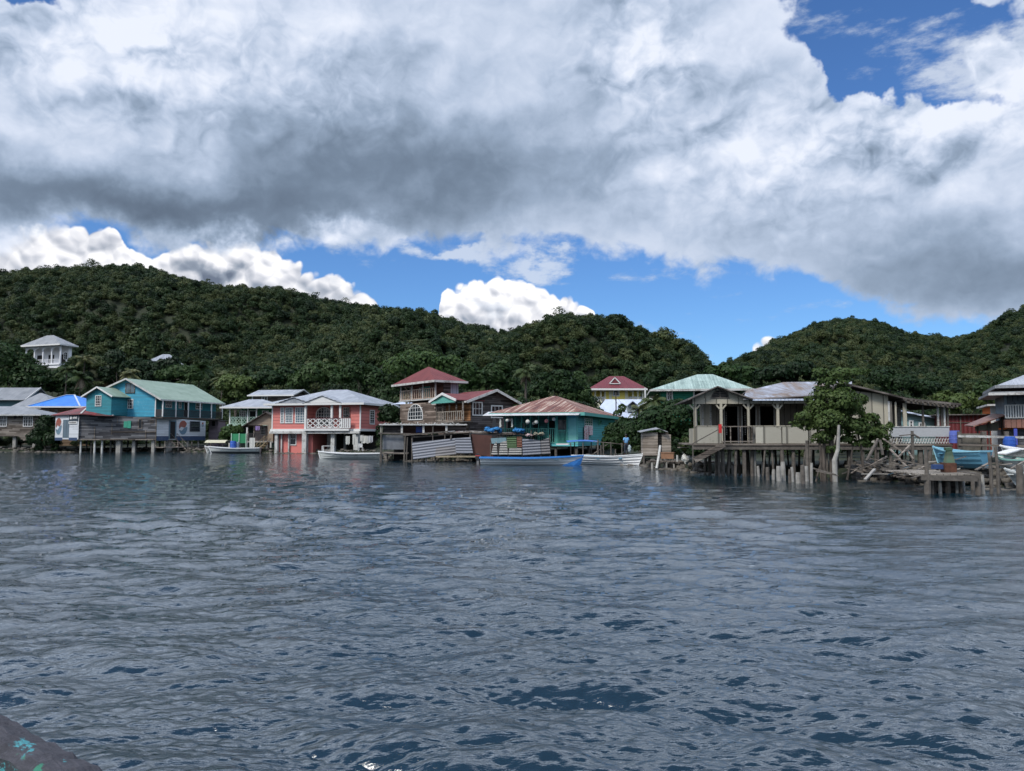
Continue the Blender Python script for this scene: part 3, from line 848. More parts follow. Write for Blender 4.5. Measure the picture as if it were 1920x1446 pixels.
def stilts(par, pts, z0, z1, r=0.13, m=None, square=False, name='stilt', lean=0.0):
    for (x, y) in pts:
        k = MB(); dx = rnd.uniform(-lean, lean)
        if square: k.box(x - r, x + r, y - r, y + r, z0, z1)
        else: k.tube([(x + dx, y, z0), (x, y, z1)], [r, r * 0.95], 8)
        k.build(name, m or CONC, par)

# ================================================================== houses
GREYROOF = roofm('grey metal roof', [(0.13, 0.14, 0.15), (0.26, 0.28, 0.31), (0.38, 0.40, 0.43)], metal=0.0)
GREYROOF2 = roofm('dull grey roof', [(0.11, 0.12, 0.125), (0.20, 0.21, 0.22), (0.28, 0.29, 0.30)])
REDROOF = roofm('red shingle roof', [(0.075, 0.016, 0.017), (0.135, 0.026, 0.027), (0.165, 0.036, 0.034)], pitch=0.4, rough=0.8, su=1.0)
PALEROOF = roofm('pale blue roof', [(0.38, 0.44, 0.55), (0.48, 0.54, 0.66), (0.56, 0.62, 0.72)])
TRIMDARK = timber('dark soffit boards', (0.05, 0.045, 0.04), (0.12, 0.10, 0.09), 0.2)

# --- timber house at the west end
f = Fr(0, 112, 0, 0.6)
h = f.thing('timber_house', 'grey board house on concrete piers with two white windows beside the mangrove bush', 'house')
x1 = f.x(71); zb, zt = f.z(815), f.z(778)
MB().box(-6, x1, 0, 6.5, zb, zt).build('wall', WOOD, h)
r = MB(); r.roof(hip(-7, x1 + 0.7, -0.7, 7.2, zt + 0.02, f.z(762, 0, 3.2), -6.9, f.x(40, 3.2)), 0.1); r.build('roof', GREYROOF2, h)
fascia(h, -7, x1 + 0.7, -0.7, 7.2, zt + 0.02, OLDWHITE, 0.16)
window(h, side('f', 0), f.x(-2), f.x(12.5), f.z(800), f.z(780), 4, 3)
window(h, side('f', 0), f.x(43), f.x(61), f.z(800), f.z(781), 4, 3)
opening(h, side('f', 0), f.x(25), f.x(30), f.z(785), f.z(780), 'vent')
MB().box(-6.2, x1 + 0.1, -0.25, 6.5, zb - 0.25, zb - 0.003).build('floor_beam', WOOD, h)
stilts(h, [(f.x(px, yy), yy) for px in (-40, 29, 66) for yy in (0.3, 5.8)], -1.2, zb - 0.25, 0.22, CONC, True)

# --- grey roofed houses and blue roofed house behind it
f = Fr(-30, 138, 0, 1.4)
h = f.thing('grey_roof_house', 'house with dull grey gable roof and teal gable end, behind the grey board house', 'house')
x1 = f.x(42)
MB().prism([(-4, 0), (x1, 0), (x1, 7), (-4, 7)], -1.5, f.z(750)).build('wall', paint('dusty teal boards', (0.10, 0.20, 0.23), 0.2), h)
r = MB(); z0, z1 = f.z(750), f.z(727, 0, 3.5)
r.roof([[(-5, -0.8, z0), (x1 + 0.8, -0.8, z0), (x1 + 0.8, 3.5, z1), (-5, 3.5, z1)], [(x1 + 0.8, 7.8, z0), (-5, 7.8, z0), (-5, 3.5, z1), (x1 + 0.8, 3.5, z1)]], 0.12); r.build('roof', GREYROOF2, h)
g = MB(); g.prism([(x1 - 0.2, 0.0), (x1, 0.0), (x1, 7.0), (x1 - 0.2, 7.0)], f.z(751), f.z(750))
g.poly([(x1 + 0.003, 0, z0), (x1 + 0.003, 7, z0), (x1 + 0.003, 3.5, z1 - 0.1)]); g.build('gable', paint('blue gable paint', (0.07, 0.16, 0.25), 0.2), h)
g = MB(); g.beam((x1 + 0.85, -0.85, z0 - .02), (x1 + 0.85, 3.5, z1 - .02), 0.1, 0.25); g.build('fascia', WHITE, h)
window(h, side('r', x1), 2.6, 4.2, z0 - 1.8, z0 - 0.6, 2, 2)
f = Fr(12, 130, 0, 1.0)
h = f.thing('grey_roof_house', 'low house under wide grey hip roof between the teal gabled house and blue roof', 'house')
x1 = f.x(112)
MB().box(0.6, x1 - 0.7, 0.6, 8, -1.2, f.z(766)).build('wall', WOOD, h)
r = MB(); r.roof(hip(0, x1, 0, 9, f.z(765), f.z(737, 0, 4.5), f.x(72, 4.5), f.x(76, 4.5)), 0.12); r.build('roof', GREYROOF2, h)
fascia(h, 0, x1, 0, 9, f.z(765), OLDWHITE, 0.18)
window(h, side('f', 0.6), f.x(88), f.x(97), f.z(784), f.z(770), 2, 2)
f = Fr(47, 122, 0, 0.9)
h = f.thing('blue_roof_house', 'brown walled house with a bright blue hip roof and pale ridge caps', 'house')
x1 = f.x(176)
BLUEROOF = roofm('bright blue roof', [(0.015, 0.12, 0.42), (0.02, 0.17, 0.58), (0.03, 0.22, 0.66)], rough=0.4)
MB().box(1.8, x1 - 1, 0.8, 8, -1.2, f.z(763)).build('wall', timber('brown boards', (0.09, 0.06, 0.04), (0.21, 0.15, 0.10), 0.2), h)
r = MB(); HP = hip(0, x1, 0, 9, f.z(762), f.z(741, 0, 4.5), f.x(122, 4.5), f.x(137, 4.5)); r.roof(HP, 0.12); r.build('roof', BLUEROOF, h)
fascia(h, 0, x1, 0, 9, f.z(762), WHITE, 0.2)
g = MB()
zr_ = f.z(741, 0, 4.5)
g.beam((f.x(122, 4.5), 4.5, zr_ + 0.06), (0, 0, f.z(762) + 0.06), 0.25, 0.06); g.beam((f.x(137, 4.5), 4.5, zr_ + 0.06), (f.x(148), 0, f.z(762) + 0.06), 0.25, 0.06)
g.beam((f.x(122, 4.5), 4.5, zr_ + 0.08), (f.x(137, 4.5), 4.5, zr_ + 0.08), 0.25, 0.06); g.build('ridge_cap', PALEROOF, h)
for a, b in ((76, 86), (60, 66), (95, 102)): window(h, side('f', 0.8), f.x(a), f.x(b), f.z(778), f.z(767), 2, 1, fm=WOOD)

# --- white house on the hill
f = Fr(42, 178, -20, hz(684, 178))
h = f.thing('white_hillside_house', 'white arcaded house with grey hip roof, highest on the hill among dark trees', 'house')
x1 = f.x(107); y1 = f.y(129, x1)
HW = paint('white render', (0.70, 0.71, 0.73), wear=0.05, var=0.08)
zt = f.z(650)
MB().box(0, x1, 2.2, y1, -6, zt).build('wall', HW, h)
MB().box(-0.2, x1 + 0.1, -0.2, 2.2, -0.3, 0.0).build('balcony_floor', HW, h)
MB().box(0, x1, 0.0, 2.2, -6, -0.3).build('lower_wall', HW, h)
r = MB(); r.roof(hip(-0.9, x1 + 0.9, -0.9, y1 + 0.9, zt + 0.1, f.z(629, x1 * 0.5, y1 / 2), x1 * 0.42, x1 * 0.62), 0.15); r.build('roof', GREYROOF2, h)
fascia(h, -0.9, x1 + 0.9, -0.9, y1 + 0.9, zt + 0.12, WHITE, 0.3)
n = 5
for i in range(n):
    xa = x1 * i / (n - 1); MB().box(xa - 0.13, xa + 0.13, 0, 0.26, 0, zt).build('column', HW, h)
a = MB()
for i in range(n - 1):
    xa, xb = x1 * i / (n - 1) + .13, x1 * (i + 1) / (n - 1) - .13
    m_ = (xa + xb) / 2; rr_ = (xb - xa) / 2
    for k in range(8):
        t0, t1 = math.pi * k / 8, math.pi * (k + 1) / 8
        p0, p1 = (m_ - rr_ * math.cos(t0), zt - 1.3 + rr_ * .6 * math.sin(t0)), (m_ - rr_ * math.cos(t1), zt - 1.3 + rr_ * .6 * math.sin(t1))
        a.hexa([(p0[0], 0.02, p0[1]), (p1[0], 0.02, p1[1]), (p1[0], 0.22, p1[1]), (p0[0], 0.22, p0[1]), (p0[0], 0.02, zt), (p1[0], 0.02, zt), (p1[0], 0.22, zt), (p0[0], 0.22, zt)])
a.build('arches', HW, h)
rail(h, (0, 0.1, 0), (x1, 0.1, 0), 1.0, 26, HW, bw=0.09)
for i in range(3): opening(h, side('f', 2.2), x1 * (i + 0.25) / 3, x1 * (i + 0.75) / 3, 0.1, 2.3, 'window')
window(h, side('r', x1), y1 * 0.3, y1 * 0.62, 1.0, 2.7, 2, 3, arch=True)

f = Fr(168, 186, 12, hz(712, 186))
h = f.thing('small_hill_house', 'small pale walled house half hidden by palms below the white hillside house', 'house')
MB().box(0, 4.2, 0, 4, -3, f.z(692)).build('wall', HW, h)
z0, z1 = f.z(692), f.z(681)
r = MB(); r.roof([[(-0.5, -0.5, z0 - .1), (-0.5, 4.5, z0 - .1), (2.1, 4.5, z1), (2.1, -0.5, z1)], [(4.9, 4.5, z0 - .2), (4.9, -0.5, z0 - .2), (2.1, -0.5, z1), (2.1, 4.5, z1)]], 0.12); r.build('roof', GREYROOF2, h)
g = MB(); g.prism([(0, 0.02), (4.2, 0.02), (4.2, 0.1), (0, 0.1)], z0 - 0.01, z0); g.poly([(0, 0.0, z0), (4.2, 0.0, z0), (2.1, 0.0, z1 - 0.1)]); g.build('gable', GREYROOF, h)
window(h, side('f', 0), 2.6, 3.6, 0.9, 1.9, 1, 2)
f = Fr(270, 176, 15, hz(690, 176))
h = f.thing('hidden_hill_house', 'grey roofed house barely showing through trees above the blue boarded house', 'house')
MB().box(0, 7, 0, 5, -2.5, f.z(680)).build('wall', WOOD, h)
r = MB(); r.roof(hip(-0.6, 7.6, -0.6, 5.6, f.z(681), f.z(665, 4, 3), 3.0, 4.5), 0.12); r.build('roof', GREYROOF, h)
fascia(h, -0.6, 7.6, -0.6, 5.6, f.z(681), WHITE, 0.2)
window(h, side('f', 0), 1.5, 2.8, -1.3, -.3, 2, 2); window(h, side('f', 0), 4.5, 5.8, -1.3, -.3, 2, 2)

# --- blue boarded house over the shop
BLUE = paint('turquoise boards', (0.045, 0.31, 0.46), 0.2, 0.42, (0.20, 0.40, 0.46), var=0.3)
TEALW = paint('green blue boards', (0.035, 0.24, 0.29), 0.2, 0.34, (0.12, 0.26, 0.28), var=0.3)
GREENROOF = roofm('green grey roof', [(0.13, 0.19, 0.14), (0.21, 0.29, 0.22), (0.27, 0.35, 0.28)], rough=0.6)
f = Fr(208, 108, -15, 0.3)
h = f.thing('blue_boarded_house', 'two storey turquoise board house with pale green roof and long dark balcony', 'house')
x1 = f.x(290); zb = f.z(782); ze_r = f.z(749, f.x(305)); zap = f.z(710, f.x(238)); xa = f.x(238); L = 13.2
xl = f.x(199); zl = f.z(728, xl); xe = f.x(305)
b_ = MB(); b_.prism([(0, 0), (xa, 0), (xa, L), (0, L)], zb, zl - 0.3)
def roofz(x): return zap + (zl - zap) * (xa - x) / (xa - xl) if x < xa else zap + (ze_r - zap) * (x - xa) / (xe - xa)
b_.prism([(0, 0), (xa, 0), (xa, L), (0, L)], zl - 0.3, [roofz(0) - .12, zap - .12, zap - .12, roofz(0) - .12])
b_.prism([(xa, 0), (x1, 0), (x1, L), (xa, L)], zb, [zap - .12, roofz(x1) - .12, roofz(x1) - .12, zap - .12])
b_.build('wall', BLUE, h)
MB().box(x1 + 0.004, x1 + 0.03, 0.1, L - 0.02, zb, roofz(x1) - 0.2).build('balcony_wall', TEALW, h)
r = MB()
r.roof([[(xl, -0.5, zl), (xa, -0.5, zap), (xa, L + .5, zap), (xl, L + .5, zl)][::-1], [(xa, -0.5, zap), (xe, -0.5, ze_r), (xe, L + .5, ze_r), (xa, L + .5, zap)]], 0.12)
r.build('roof', GREENROOF, h)
g = MB(); g.beam((xl, -0.54, zl - .06), (xa, -0.54, zap - .06), 0.06, 0.22); g.beam((xa, -0.54, zap - .06), (xe, -0.54, ze_r - .06), 0.06, 0.22); g.beam((xe + 0.04, -0.5, ze_r - 0.08), (xe + 0.04, L + .5, ze_r - 0.08), 0.06, 0.2)
g.build('fascia', OLDWHITE, h)
window(h, side('f', 0), f.x(233), f.x(251), f.z(738), f.z(719), 2, 1, fm=WOOD, pm=GLASSB, label='attic window with grey shutters')
window(h, side('f', 0), f.x(238), f.x(248.5), f.z(767), f.z(749), 3, 3)
for pa, pb in ((308, 320), (333, 338), (365, 377)): window(h, side('r', x1 + 0.03), f.y(pa, x1), f.y(pb, x1), zb + 1.3, zb + 2.6, 3, 3)
opening(h, side('r', x1 + 0.03), f.y(344, x1), f.y(351, x1), zb + 0.1, zb + 2.2, 'door', OLDWHITE)
MB().box(x1 - 0.04, x1 + 0.1, -0.06, 0.06, zb, roofz(x1) - 0.15).build('corner_board', WHITE, h)
bx = f.x(304)
MB().box(x1 + 0.031, bx + 0.1, -0.1, L, zb - 0.25, zb).build('balcony_floor', TRIMDARK, h)
for k in range(6):
    yy = 0.0 + (L - 0.1) * k / 5
    MB().box(bx - 0.07, bx + 0.07, yy - 0.07, yy + 0.07, zb, ze_r - 0.1).build('balcony_post', WHITE, h)
DR = paint('dark painted balusters', (0.03, 0.028, 0.03), wear=0.2)
rail(h, (bx, 0, zb), (bx, L, zb), 1.0, 60, DR, bw=0.07)
MB().box(x1 + 0.1, bx - .08, -0.03, 0.03, zb + 0.1, zb + 1.0).build('balcony_side', DR, h)
# projecting small gable
P0, P1 = f.x(158), f.x(208.5); yf = -3.0
P0, P1 = f.x(160, yf), f.x(207, yf)
zl2 = f.z(742, P0, yf); za2 = f.z(725.5, (P0 + P1) / 2, yf); zb2 = f.z(779, P0, yf)
k = MB(); k.prism([(P0, yf), (P1, yf), (P1, 0.3), (P0, 0.3)], zb2, zl2 - 0.05)
xm = (P0 + P1) / 2
k.prism([(P0, yf), (xm, yf), (xm, 0.3), (P0, 0.3)], zl2 - 0.05, [zl2 - .04, za2 - .1, za2 - .1, zl2 - .04]); k.prism([(xm, yf), (P1, yf), (P1, 0.3), (xm, 0.3)], zl2 - 0.05, [za2 - .1, zl2 - .04, zl2 - .04, za2 - .1])
k.build('wing', TEALW, h)
r = MB(); r.roof([[(P0 - .5, yf - .4, zl2 - .15), (P0 - .5, 1.5, zl2 - .15), (xm, 1.5, za2), (xm, yf - .4, za2)], [(P1 + .5, 1.5, zl2 - .15), (P1 + .5, yf - .4, zl2 - .15), (xm, yf - .4, za2), (xm, 1.5, za2)]], 0.1); r.build('wing_roof', GREENROOF, h)
g = MB(); g.beam((P0 - .5, yf - .44, zl2 - .2), (xm, yf - .44, za2 - .05), 0.06, 0.2); g.beam((xm, yf - .44, za2 - .05), (P1 + .5, yf - .44, zl2 - .2), 0.06, 0.2); g.build('wing_fascia', WHITE, h)
window(h, side('f', yf), f.x(177, yf), f.x(188.5, yf), f.z(762, 0, yf), f.z(741.5, 0, yf), 3, 4)

# --- lower storey: timber store and painted shop on piers
h = thing('waterside_shop', 'long grey board building on stilts with white painted shop wall under the turquoise house', 'shop', (px2x(293, 106.6), 106.6, 0.0))
def W(px, Y): return (px2x(px, Y) - px2x(293, 106.6), Y - 106.6)
zb, zt = hz(825, 106), hz(783.5, 106.6)
pl = [W(147, 104.6), W(293, 106.2), W(293, 117), W(147, 115)]
GREYB = timber('grey shed boards', (0.055, 0.055, 0.060), (0.17, 0.17, 0.175), 0.2)
MB().prism(pl, [zb] * 4, [hz(777, 104.6), zt, zt, zt]).build('wall', GREYB, h)
SHOPW = paint('shop white boards', (0.58, 0.61, 0.64), 0.22, 0.12, (0.35, 0.37, 0.38), var=0.12)
pl2 = [W(293.4, 106.2), W(385, 113), W(384, 122), W(293.4, 118)]
MB().prism(pl2, [zb + .02] * 4, [zt + .02, hz(789.5, 113), hz(789.5, 113), zt + .02]).build('shop_wall', SHOPW, h)
# shop wall details in a frame along the wall
def wallmap(p, q, off=0.0):
    p, q = Vector((*p, 0)), Vector((*q, 0)); e = (q - p).normalized(); nrm = Vector((e.y, -e.x, 0))
    return (lambda u, d, z: tuple(p + e * u + nrm * (d + off) + Vector((0, 0, z)))), (q - p).length
Pm, Lw = wallmap(W(293.4, 106.2), W(385, 113))
def U(px): return Lw * (px - 293.4) / (385 - 293.4) * (1 - 0.05 * (385 - px) / 91.6)
SZ = lambda py: hz(py, 109.5)
opening(h, Pm, U(318), U(327.5), SZ(823), SZ(791), 'door', paint('blue grey frame', (0.10, 0.16, 0.20)), 0.18)
LOGOR = paint('red sign paint', (0.28, 0.075, 0.05), .22, .3, (.45, .35, .33)); LOGOB = paint('blue sign paint', (0.12, 0.21, 0.28), .22, .4, (.42, .45, .47)); NAVY = paint('navy paint band', (0.035, 0.06, 0.12), wear=0.35, wearcol=(0.3, 0.33, 0.36))
def swirl(par, P, uc, zc, ru, rz_, a0=-0.5):
    """painted round emblem: red cap, white wave, blue bowl"""
    g = MB(); g.P = P
    up = []; n = 14
    for i in range(n + 1):
        t = math.pi * (i / n) + 0.45; up.append((uc + ru * math.cos(t), zc + rz_ * math.sin(t)))
    wave = [(uc - ru * 0.93 + ru * 1.75 * s, zc - rz_ * 0.42 + rz_ * (0.62 * s + 0.20 * math.sin(s * 6.28))) for s in [i / 8 for i in range(9)]]
    pts = up + wave[1:-1]
    c0 = (uc - 0.05 * ru, zc + 0.35 * rz_)
    for a, b in zip(pts, pts[1:] + pts[:1]): g.poly([(c0[0], 0.012, c0[1]), (a[0], 0.012, a[1]), (b[0], 0.012, b[1])])
    g.build('red_emblem', LOGOR, par)
    g = MB(); g.P = P
    lo = [(uc + ru * 1.05 * math.cos(t), zc - 0.18 * rz_ + rz_ * 1.15 * math.sin(t)) for t in [math.pi + 0.25 + (math.pi - 0.1) * i / n for i in range(n + 1)]]
    wave2 = [(uc + ru * 0.95 - ru * 1.9 * s, zc - rz_ * 0.12 - rz_ * (0.62 * s - 0.16 * math.sin(s * 6.28)) + 0.0) for s in [i / 8 for i in range(9)]]
    pts = lo + wave2[1:-1]; c0 = (uc + 0.12 * ru, zc - 0.85 * rz_)
    for a, b in zip(pts, pts[1:] + pts[:1]): g.poly([(c0[0], 0.010, c0[1]), (a[0], 0.010, a[1]), (b[0], 0.010, b[1])])
    g.build('blue_emblem', LOGOB, par)
swirl(h, Pm, U(342.5), SZ(800), (U(350) - U(334.5)) / 2, 0.86)
for a_, b_ in ((0.0, U(316)), (U(329), Lw - .02)): g = MB(); g.P = Pm; g.box(a_, b_, 0, 0.014, SZ(826), SZ(818)); g.build('painted_band', NAVY, h)
window(h, Pm, U(355), U(374), SZ(809), SZ(789.5), 5, 4, fm=paint('dark grille', (0.06, 0.07, 0.08)))
swirl(h, Pm, U(379.5), SZ(795), 0.16, 0.28)
Pt, Lt = wallmap(W(147, 104.6), W(293, 106.2))
def Ut(px): return Lt * (px - 147) / 146.0
TZ = lambda py: hz(py, 105.4)
TG = paint('green shutter', (0.05, 0.30, 0.20), wear=0.1)
g = MB(); g.P = Pt; g.box(Ut(231), Ut(237.6), 0, 0.06, TZ(802), TZ(790)); g.box(Ut(238), Ut(244.5), 0.0, 0.09, TZ(803), TZ(789)); g.build('shutter', TG, h)
window(h, Pt, Ut(258), Ut(266), TZ(804), TZ(785), 1, 1, fm=WOOD)
window(h, Pt, Ut(280), Ut(287), TZ(794), TZ(787), 2, 1, fm=WOOD)
g = MB(); g.P = Pt
for a, b0, b1 in ((177, 828, 800), (209, 815, 794), (273, 826, 806), (292, 840, 782), (219, 794, 783)): g.box(Ut(a) - .06, Ut(a) + .06, 0, 0.07, TZ(b0), TZ(b1))
g.box(0, Lt, 0, 0.08, zb - 0.02, zb + 0.16); g.box(Ut(209), Ut(292), 0.0, 0.05, TZ(811), TZ(809)); g.build('batten', OLDWHITE if False else WOOD, h)
# piers
for px, Y, wd_, m_ in ((152, 105, .12, POSTW), (172, 105.6, .11, LOG), (192, 105.5, .14, POSTW), (197, 112, .10, LOG), (208, 107.5, .12, CONC), (178, 105.2, .14, POSTW), (224, 106, .30, CONC), (252, 106.4, .20, CONC), (288, 106.5, .20, CONC), (257, 112, .13, LOG), (240, 114, .13, CONC),
                       (318, 108.6, .30, CONC), (352, 110.8, .16, CONC), (372, 112.4, .13, CONC), (300, 114, .15, CONC), (335, 117, .2, LOG), (163, 113, .12, CONC), (215, 116, .15, CONC), (275, 117, .15, CONC)):
    x, y = W(px, Y); stilts(h, [(x, y)], -1.0, zb, wd_, m_, wd_ > 0.15)
# steps up to the shop door
st = MB(); a0 = Vector(Pm(U(320), 1.6, 0)); 
for i in range(6):
    t = i / 5; p = Vector(Pm(U(330) - t * (U(330) - U(322)), 1.9 - 1.5 * t, 0.05 + (zb - .15) * t)); st.box(p.x - .45, p.x + .45, p.y - .13, p.y + .13, p.z, p.z + .05)
for s_ in (-.45, .45): st.beam(Vector(Pm(U(330), 1.9, .1)) + Vector((s_, 0, 0)), Vector(Pm(U(322), .4, zb)) + Vector((s_, 0, 0)), .06, .14)
for s_ in (-.45, .45): st.beam(Vector(Pm(U(330), 1.9, 1.0)) + Vector((s_, 0, 0)), Vector(Pm(U(322), .4, zb + .9)) + Vector((s_, 0, 0)), .05, .05)
for t in (0, .5, 1): st.beam(Vector(Pm(U(330) - t * (U(330) - U(322)), 1.9 - 1.5 * t, 0.1 + zb * t)) + Vector((.45, 0, 0)), Vector(Pm(U(330) - t * (U(330) - U(322)), 1.9 - 1.5 * t, 1.0 + (zb - .1) * t)) + Vector((.45, 0, 0)), .05, .05)
st.build('steps', WOOD, h)
g = MB(); g.P = Pm
for u in (0.2, 2.2, 4.4, Lw - .3): g.box(u, u + .12, 1.5, 1.62, -0.8, zb - 0.2)
g.box(-.2, Lw, 0.3, 1.8, 0.62, 0.7); g.build('walkway', WOOD, h)

# shack with red roof and painted white end
h = thing('red_roof_shack', 'small shack with patchy red hip roof and white painted end wall over the water', 'shack', (px2x(147, 104.4), 104.4, 0.0))
def W2(px, Y): return (px2x(px, Y) - px2x(147, 104.4), Y - 104.4)
A_, B_, C_, D_ = W2(103, 107.5), W2(147, 104.4), W2(206, 105.1), W2(160, 113)
zb2, zt2 = hz(824, 104.4), hz(776.5, 104.4)
MB().prism([A_, (B_[0], B_[1] - .02), W2(150, 112), W2(108, 113)], zb2, [hz(777, 107.5), zt2, zt2, zt2]).build('end_wall', SHOPW, h)
Pe, Le = wallmap(A_, (B_[0], B_[1] - .02))
Ue = lambda px: Le * (px - 103) / 44; EZ = lambda py: hz(py, 105.8)
opening(h, Pe, Ue(118), Ue(129.5), EZ(821), EZ(787), 'door', mat=paint('grey blue door', (0.10, 0.15, 0.19), 0.25, axis=0))
g = MB(); g.P = Pe; g.box(Ue(129.5), Ue(146), 0, .06, EZ(790), EZ(779)); g.build('dark_sign', paint('dark sign', (0.03, 0.045, 0.06)), h)
g = MB(); g.P = Pe; g.box(Ue(129.5), Ue(144.5), 0.0, .09, EZ(795), EZ(790.3)); sg = g.build('white_sign', WHITE, h)
for a_, b_ in ((129.6, 145), (103.2, 117.5)): g = MB(); g.P = Pe; g.box(Ue(a_), Ue(b_), 0, .014, EZ(826), EZ(820.5)); g.build('painted_band', NAVY, h)
g = MB(); g.P = Pe
ce = (Ue(133), EZ(783.5)); rr = .24
for i in range(12):
    t0, t1 = 6.2832 * i / 12, 6.2832 * (i + 1) / 12; g.poly([(ce[0], .07, ce[1]), (ce[0] + rr * math.cos(t0), .07, ce[1] + rr * math.sin(t0)), (ce[0] + rr * math.cos(t1), .07, ce[1] + rr * math.sin(t1))])
g.build('sign_disc', WHITE, h); g = MB(); g.P = Pe
for i, (a, b) in enumerate(((136.5, 138), (138.6, 140), (140.6, 142.2), (142.8, 144))): g.box(Ue(a), Ue(b), 0.0605, .07, EZ(785.4), EZ(782.2 - (i % 2)))
g.build('sign_lettering', WHITE, h)
g = MB(); g.P = Pe
for i in range(7): g.box(Ue(131 + i * 1.8), Ue(132.2 + i * 1.8), .0905, .1, EZ(793.9), EZ(791.6 - (i % 3 == 0) * .5))
g.build('sign_writing', plain('black letters', (0.03, 0.03, 0.035)), h)
swirl(h, Pe, Ue(109.5), EZ(797), (Ue(116) - Ue(104)) / 2 * .95, 1.0)
g = MB(); R0, R1 = W2(166, 109), W2(184, 109.5)
e_ = hz(776.5, 104.4) + 0.0
rp = [(*W2(94, 107.6), hz(778, 107.6)), (*W2(150, 103.6), e_), (*W2(211, 104.4), hz(780, 104.6)), (*W2(206, 113), e_), (*W2(104, 113.5), e_)]
rz0 = hz(760.5, 109)
r = MB(); r.roof([[rp[0], rp[1], (*R0, rz0)], [rp[1], rp[2], (*R1, rz0 + .05), (*R0, rz0)], [rp[2], rp[3], (*R1, rz0 + .05)], [rp[3], rp[4], (*R0, rz0), (*R1, rz0 + .05)], [rp[4], rp[0], (*R0, rz0)]], 0.08)
r.build('roof', roofm('rusty red roof', [(0.045, 0.018, 0.017), (0.10, 0.030, 0.028), (0.32, 0.025, 0.03)], rough=0.6, su=0.8), h)
g = MB(); g.beam((*R0, rz0 + .06), (rp[1][0], rp[1][1], rp[1][2] + .06), .2, .05); g.beam((*R1, rz0 + .08), (rp[2][0], rp[2][1], rp[2][2] + .06), .2, .05); g.build('ridge_cap', OLDWHITE, h)
# pinkish shed under the balcony end
f = Fr(391, 119, 0, 0.4)
h = f.thing('pink_shed', 'small pale pink boarded shed beneath the far end of the dark balcony', 'shed')
MB().box(0, f.x(409), 0, 3, 0.3, f.z(789)).build('wall', paint('faded pink boards', (0.36, 0.28, 0.33), 0.2), h)
window(h, side('f', 0), f.x(397.5), f.x(403), f.z(799), f.z(790), 2, 2, fm=DR)
r = MB(); r.box(-0.3, f.x(411), -0.3, 3.3, f.z(789) + .003, f.z(788)); r.build('roof', GREYROOF2, h)
stilts(h, [(0.2, 0.2), (f.x(407), 0.2)], -0.8, 0.3, 0.1, LOG)

# --- green house with lattice porch
GREEN = paint('green boards', (0.035, 0.16, 0.075), 0.18, 0.08, (0.1, 0.2, 0.12), var=0.15)
PALEG = paint('pale green trim', (0.40, 0.55, 0.45), wear=0.1)
f = Fr(428, 111, 0, 0.4)
h = f.thing('green_porch_house', 'green house with grey hip roof and pale crossed railings on its upper porch', 'house')
x1 = f.x(520); zf = f.z(796); zt = f.z(763.5)
MB().box(1.2, x1, 1.8, 8, zf, zt).build('wall', GREEN, h)
MB().box(1.2, x1, 1.8, 8, -0.8, zf - 0.3).build('lower_wall', paint('dark green boards', (0.02, 0.05, 0.035), 0.2), h)
MB().box(-0.2, x1, -0.1, 8, zf - 0.3, zf).build('porch_floor', PALEG, h)
r = MB(); r.roof(hip(f.x(415), f.x(530), -0.7, 8.6, zt, f.z(749, 0, 4), f.x(466, 4), f.x(492, 4)), 0.1); r.build('roof', GREYROOF, h)
fascia(h, f.x(415), f.x(530), -0.7, 8.6, zt, WHITE, 0.2)
for px in (430, 463.5, 480, 511): MB().box(f.x(px) - .08, f.x(px) + .08, 0, 0.16, zf, zt - .05).build('porch_post', WHITE, h)
for px in (430, 463, 508): MB().box(f.x(px) - .1, f.x(px) + .1, 0, 0.2, -1, zf - .3).build('post', WHITE, h)
rail(h, (f.x(431), 0.05, zf), (f.x(463), 0.05, zf), 1.05, 3, PALEG, 'fret')
rail(h, (f.x(431), 0.1, zf), (f.x(431), 1.8, zf), 1.05, 2, PALEG, 'fret')
rail(h, (f.x(464), 0.05, zf), (f.x(511), 0.05, zf), 1.05, 4, PALEG, 'fret')
window(h, side('f', 1.8), f.x(448, 1.8), f.x(461, 1.8), f.z(785, 0, 1.8), f.z(770, 0, 1.8), 3, 3)
opening(h, side('f', 1.8), f.x(468, 1.8), f.x(479, 1.8), zf, f.z(771, 0, 1.8), 'door', WHITE)
window(h, side('f', 1.8), f.x(491, 1.8), f.x(503, 1.8), f.z(785, 0, 1.8), f.z(770, 0, 1.8), 3, 3)
stilts(h, [(1.6, 2.2), (x1 - 1, 2.2), (3.0, 5)], -1, 0.2, 0.2, CONC)

# --- dark upper house behind
f = Fr(472, 123, -10, 1.0)
h = f.thing('brown_gabled_house', 'brown house with grey gable roof rising behind the green porch house', 'house')
x1 = f.x(546); z0, z1 = f.z(741), f.z(731.5, 0, 3)
MB().box(0, x1, 0, 6, -1, z0).build('wall', timber('brown house boards', (0.06, 0.05, 0.045), (0.16, 0.14, 0.12), 0.2), h)
r = MB(); r.roof([[(-.6, -.6, z0 - .05), (x1 + .6, -.6, z0 - .05), (x1 + .6, 3, z1), (-.6, 3, z1)], [(x1 + .6, 6.6, z0 - .05), (-.6, 6.6, z0 - .05), (-.6, 3, z1), (x1 + .6, 3, z1)]], .1); r.build('roof', GREYROOF, h)
g = MB(); g.poly([(x1 + .01, 0, z0), (x1 + .01, 6, z0), (x1 + .01, 3, z1 - .1)]); g.box(x1 - .1, x1 + .003, 0.01, 5.99, z0 - .1, z0 - .01); g.build('gable', TRIMDARK, h)
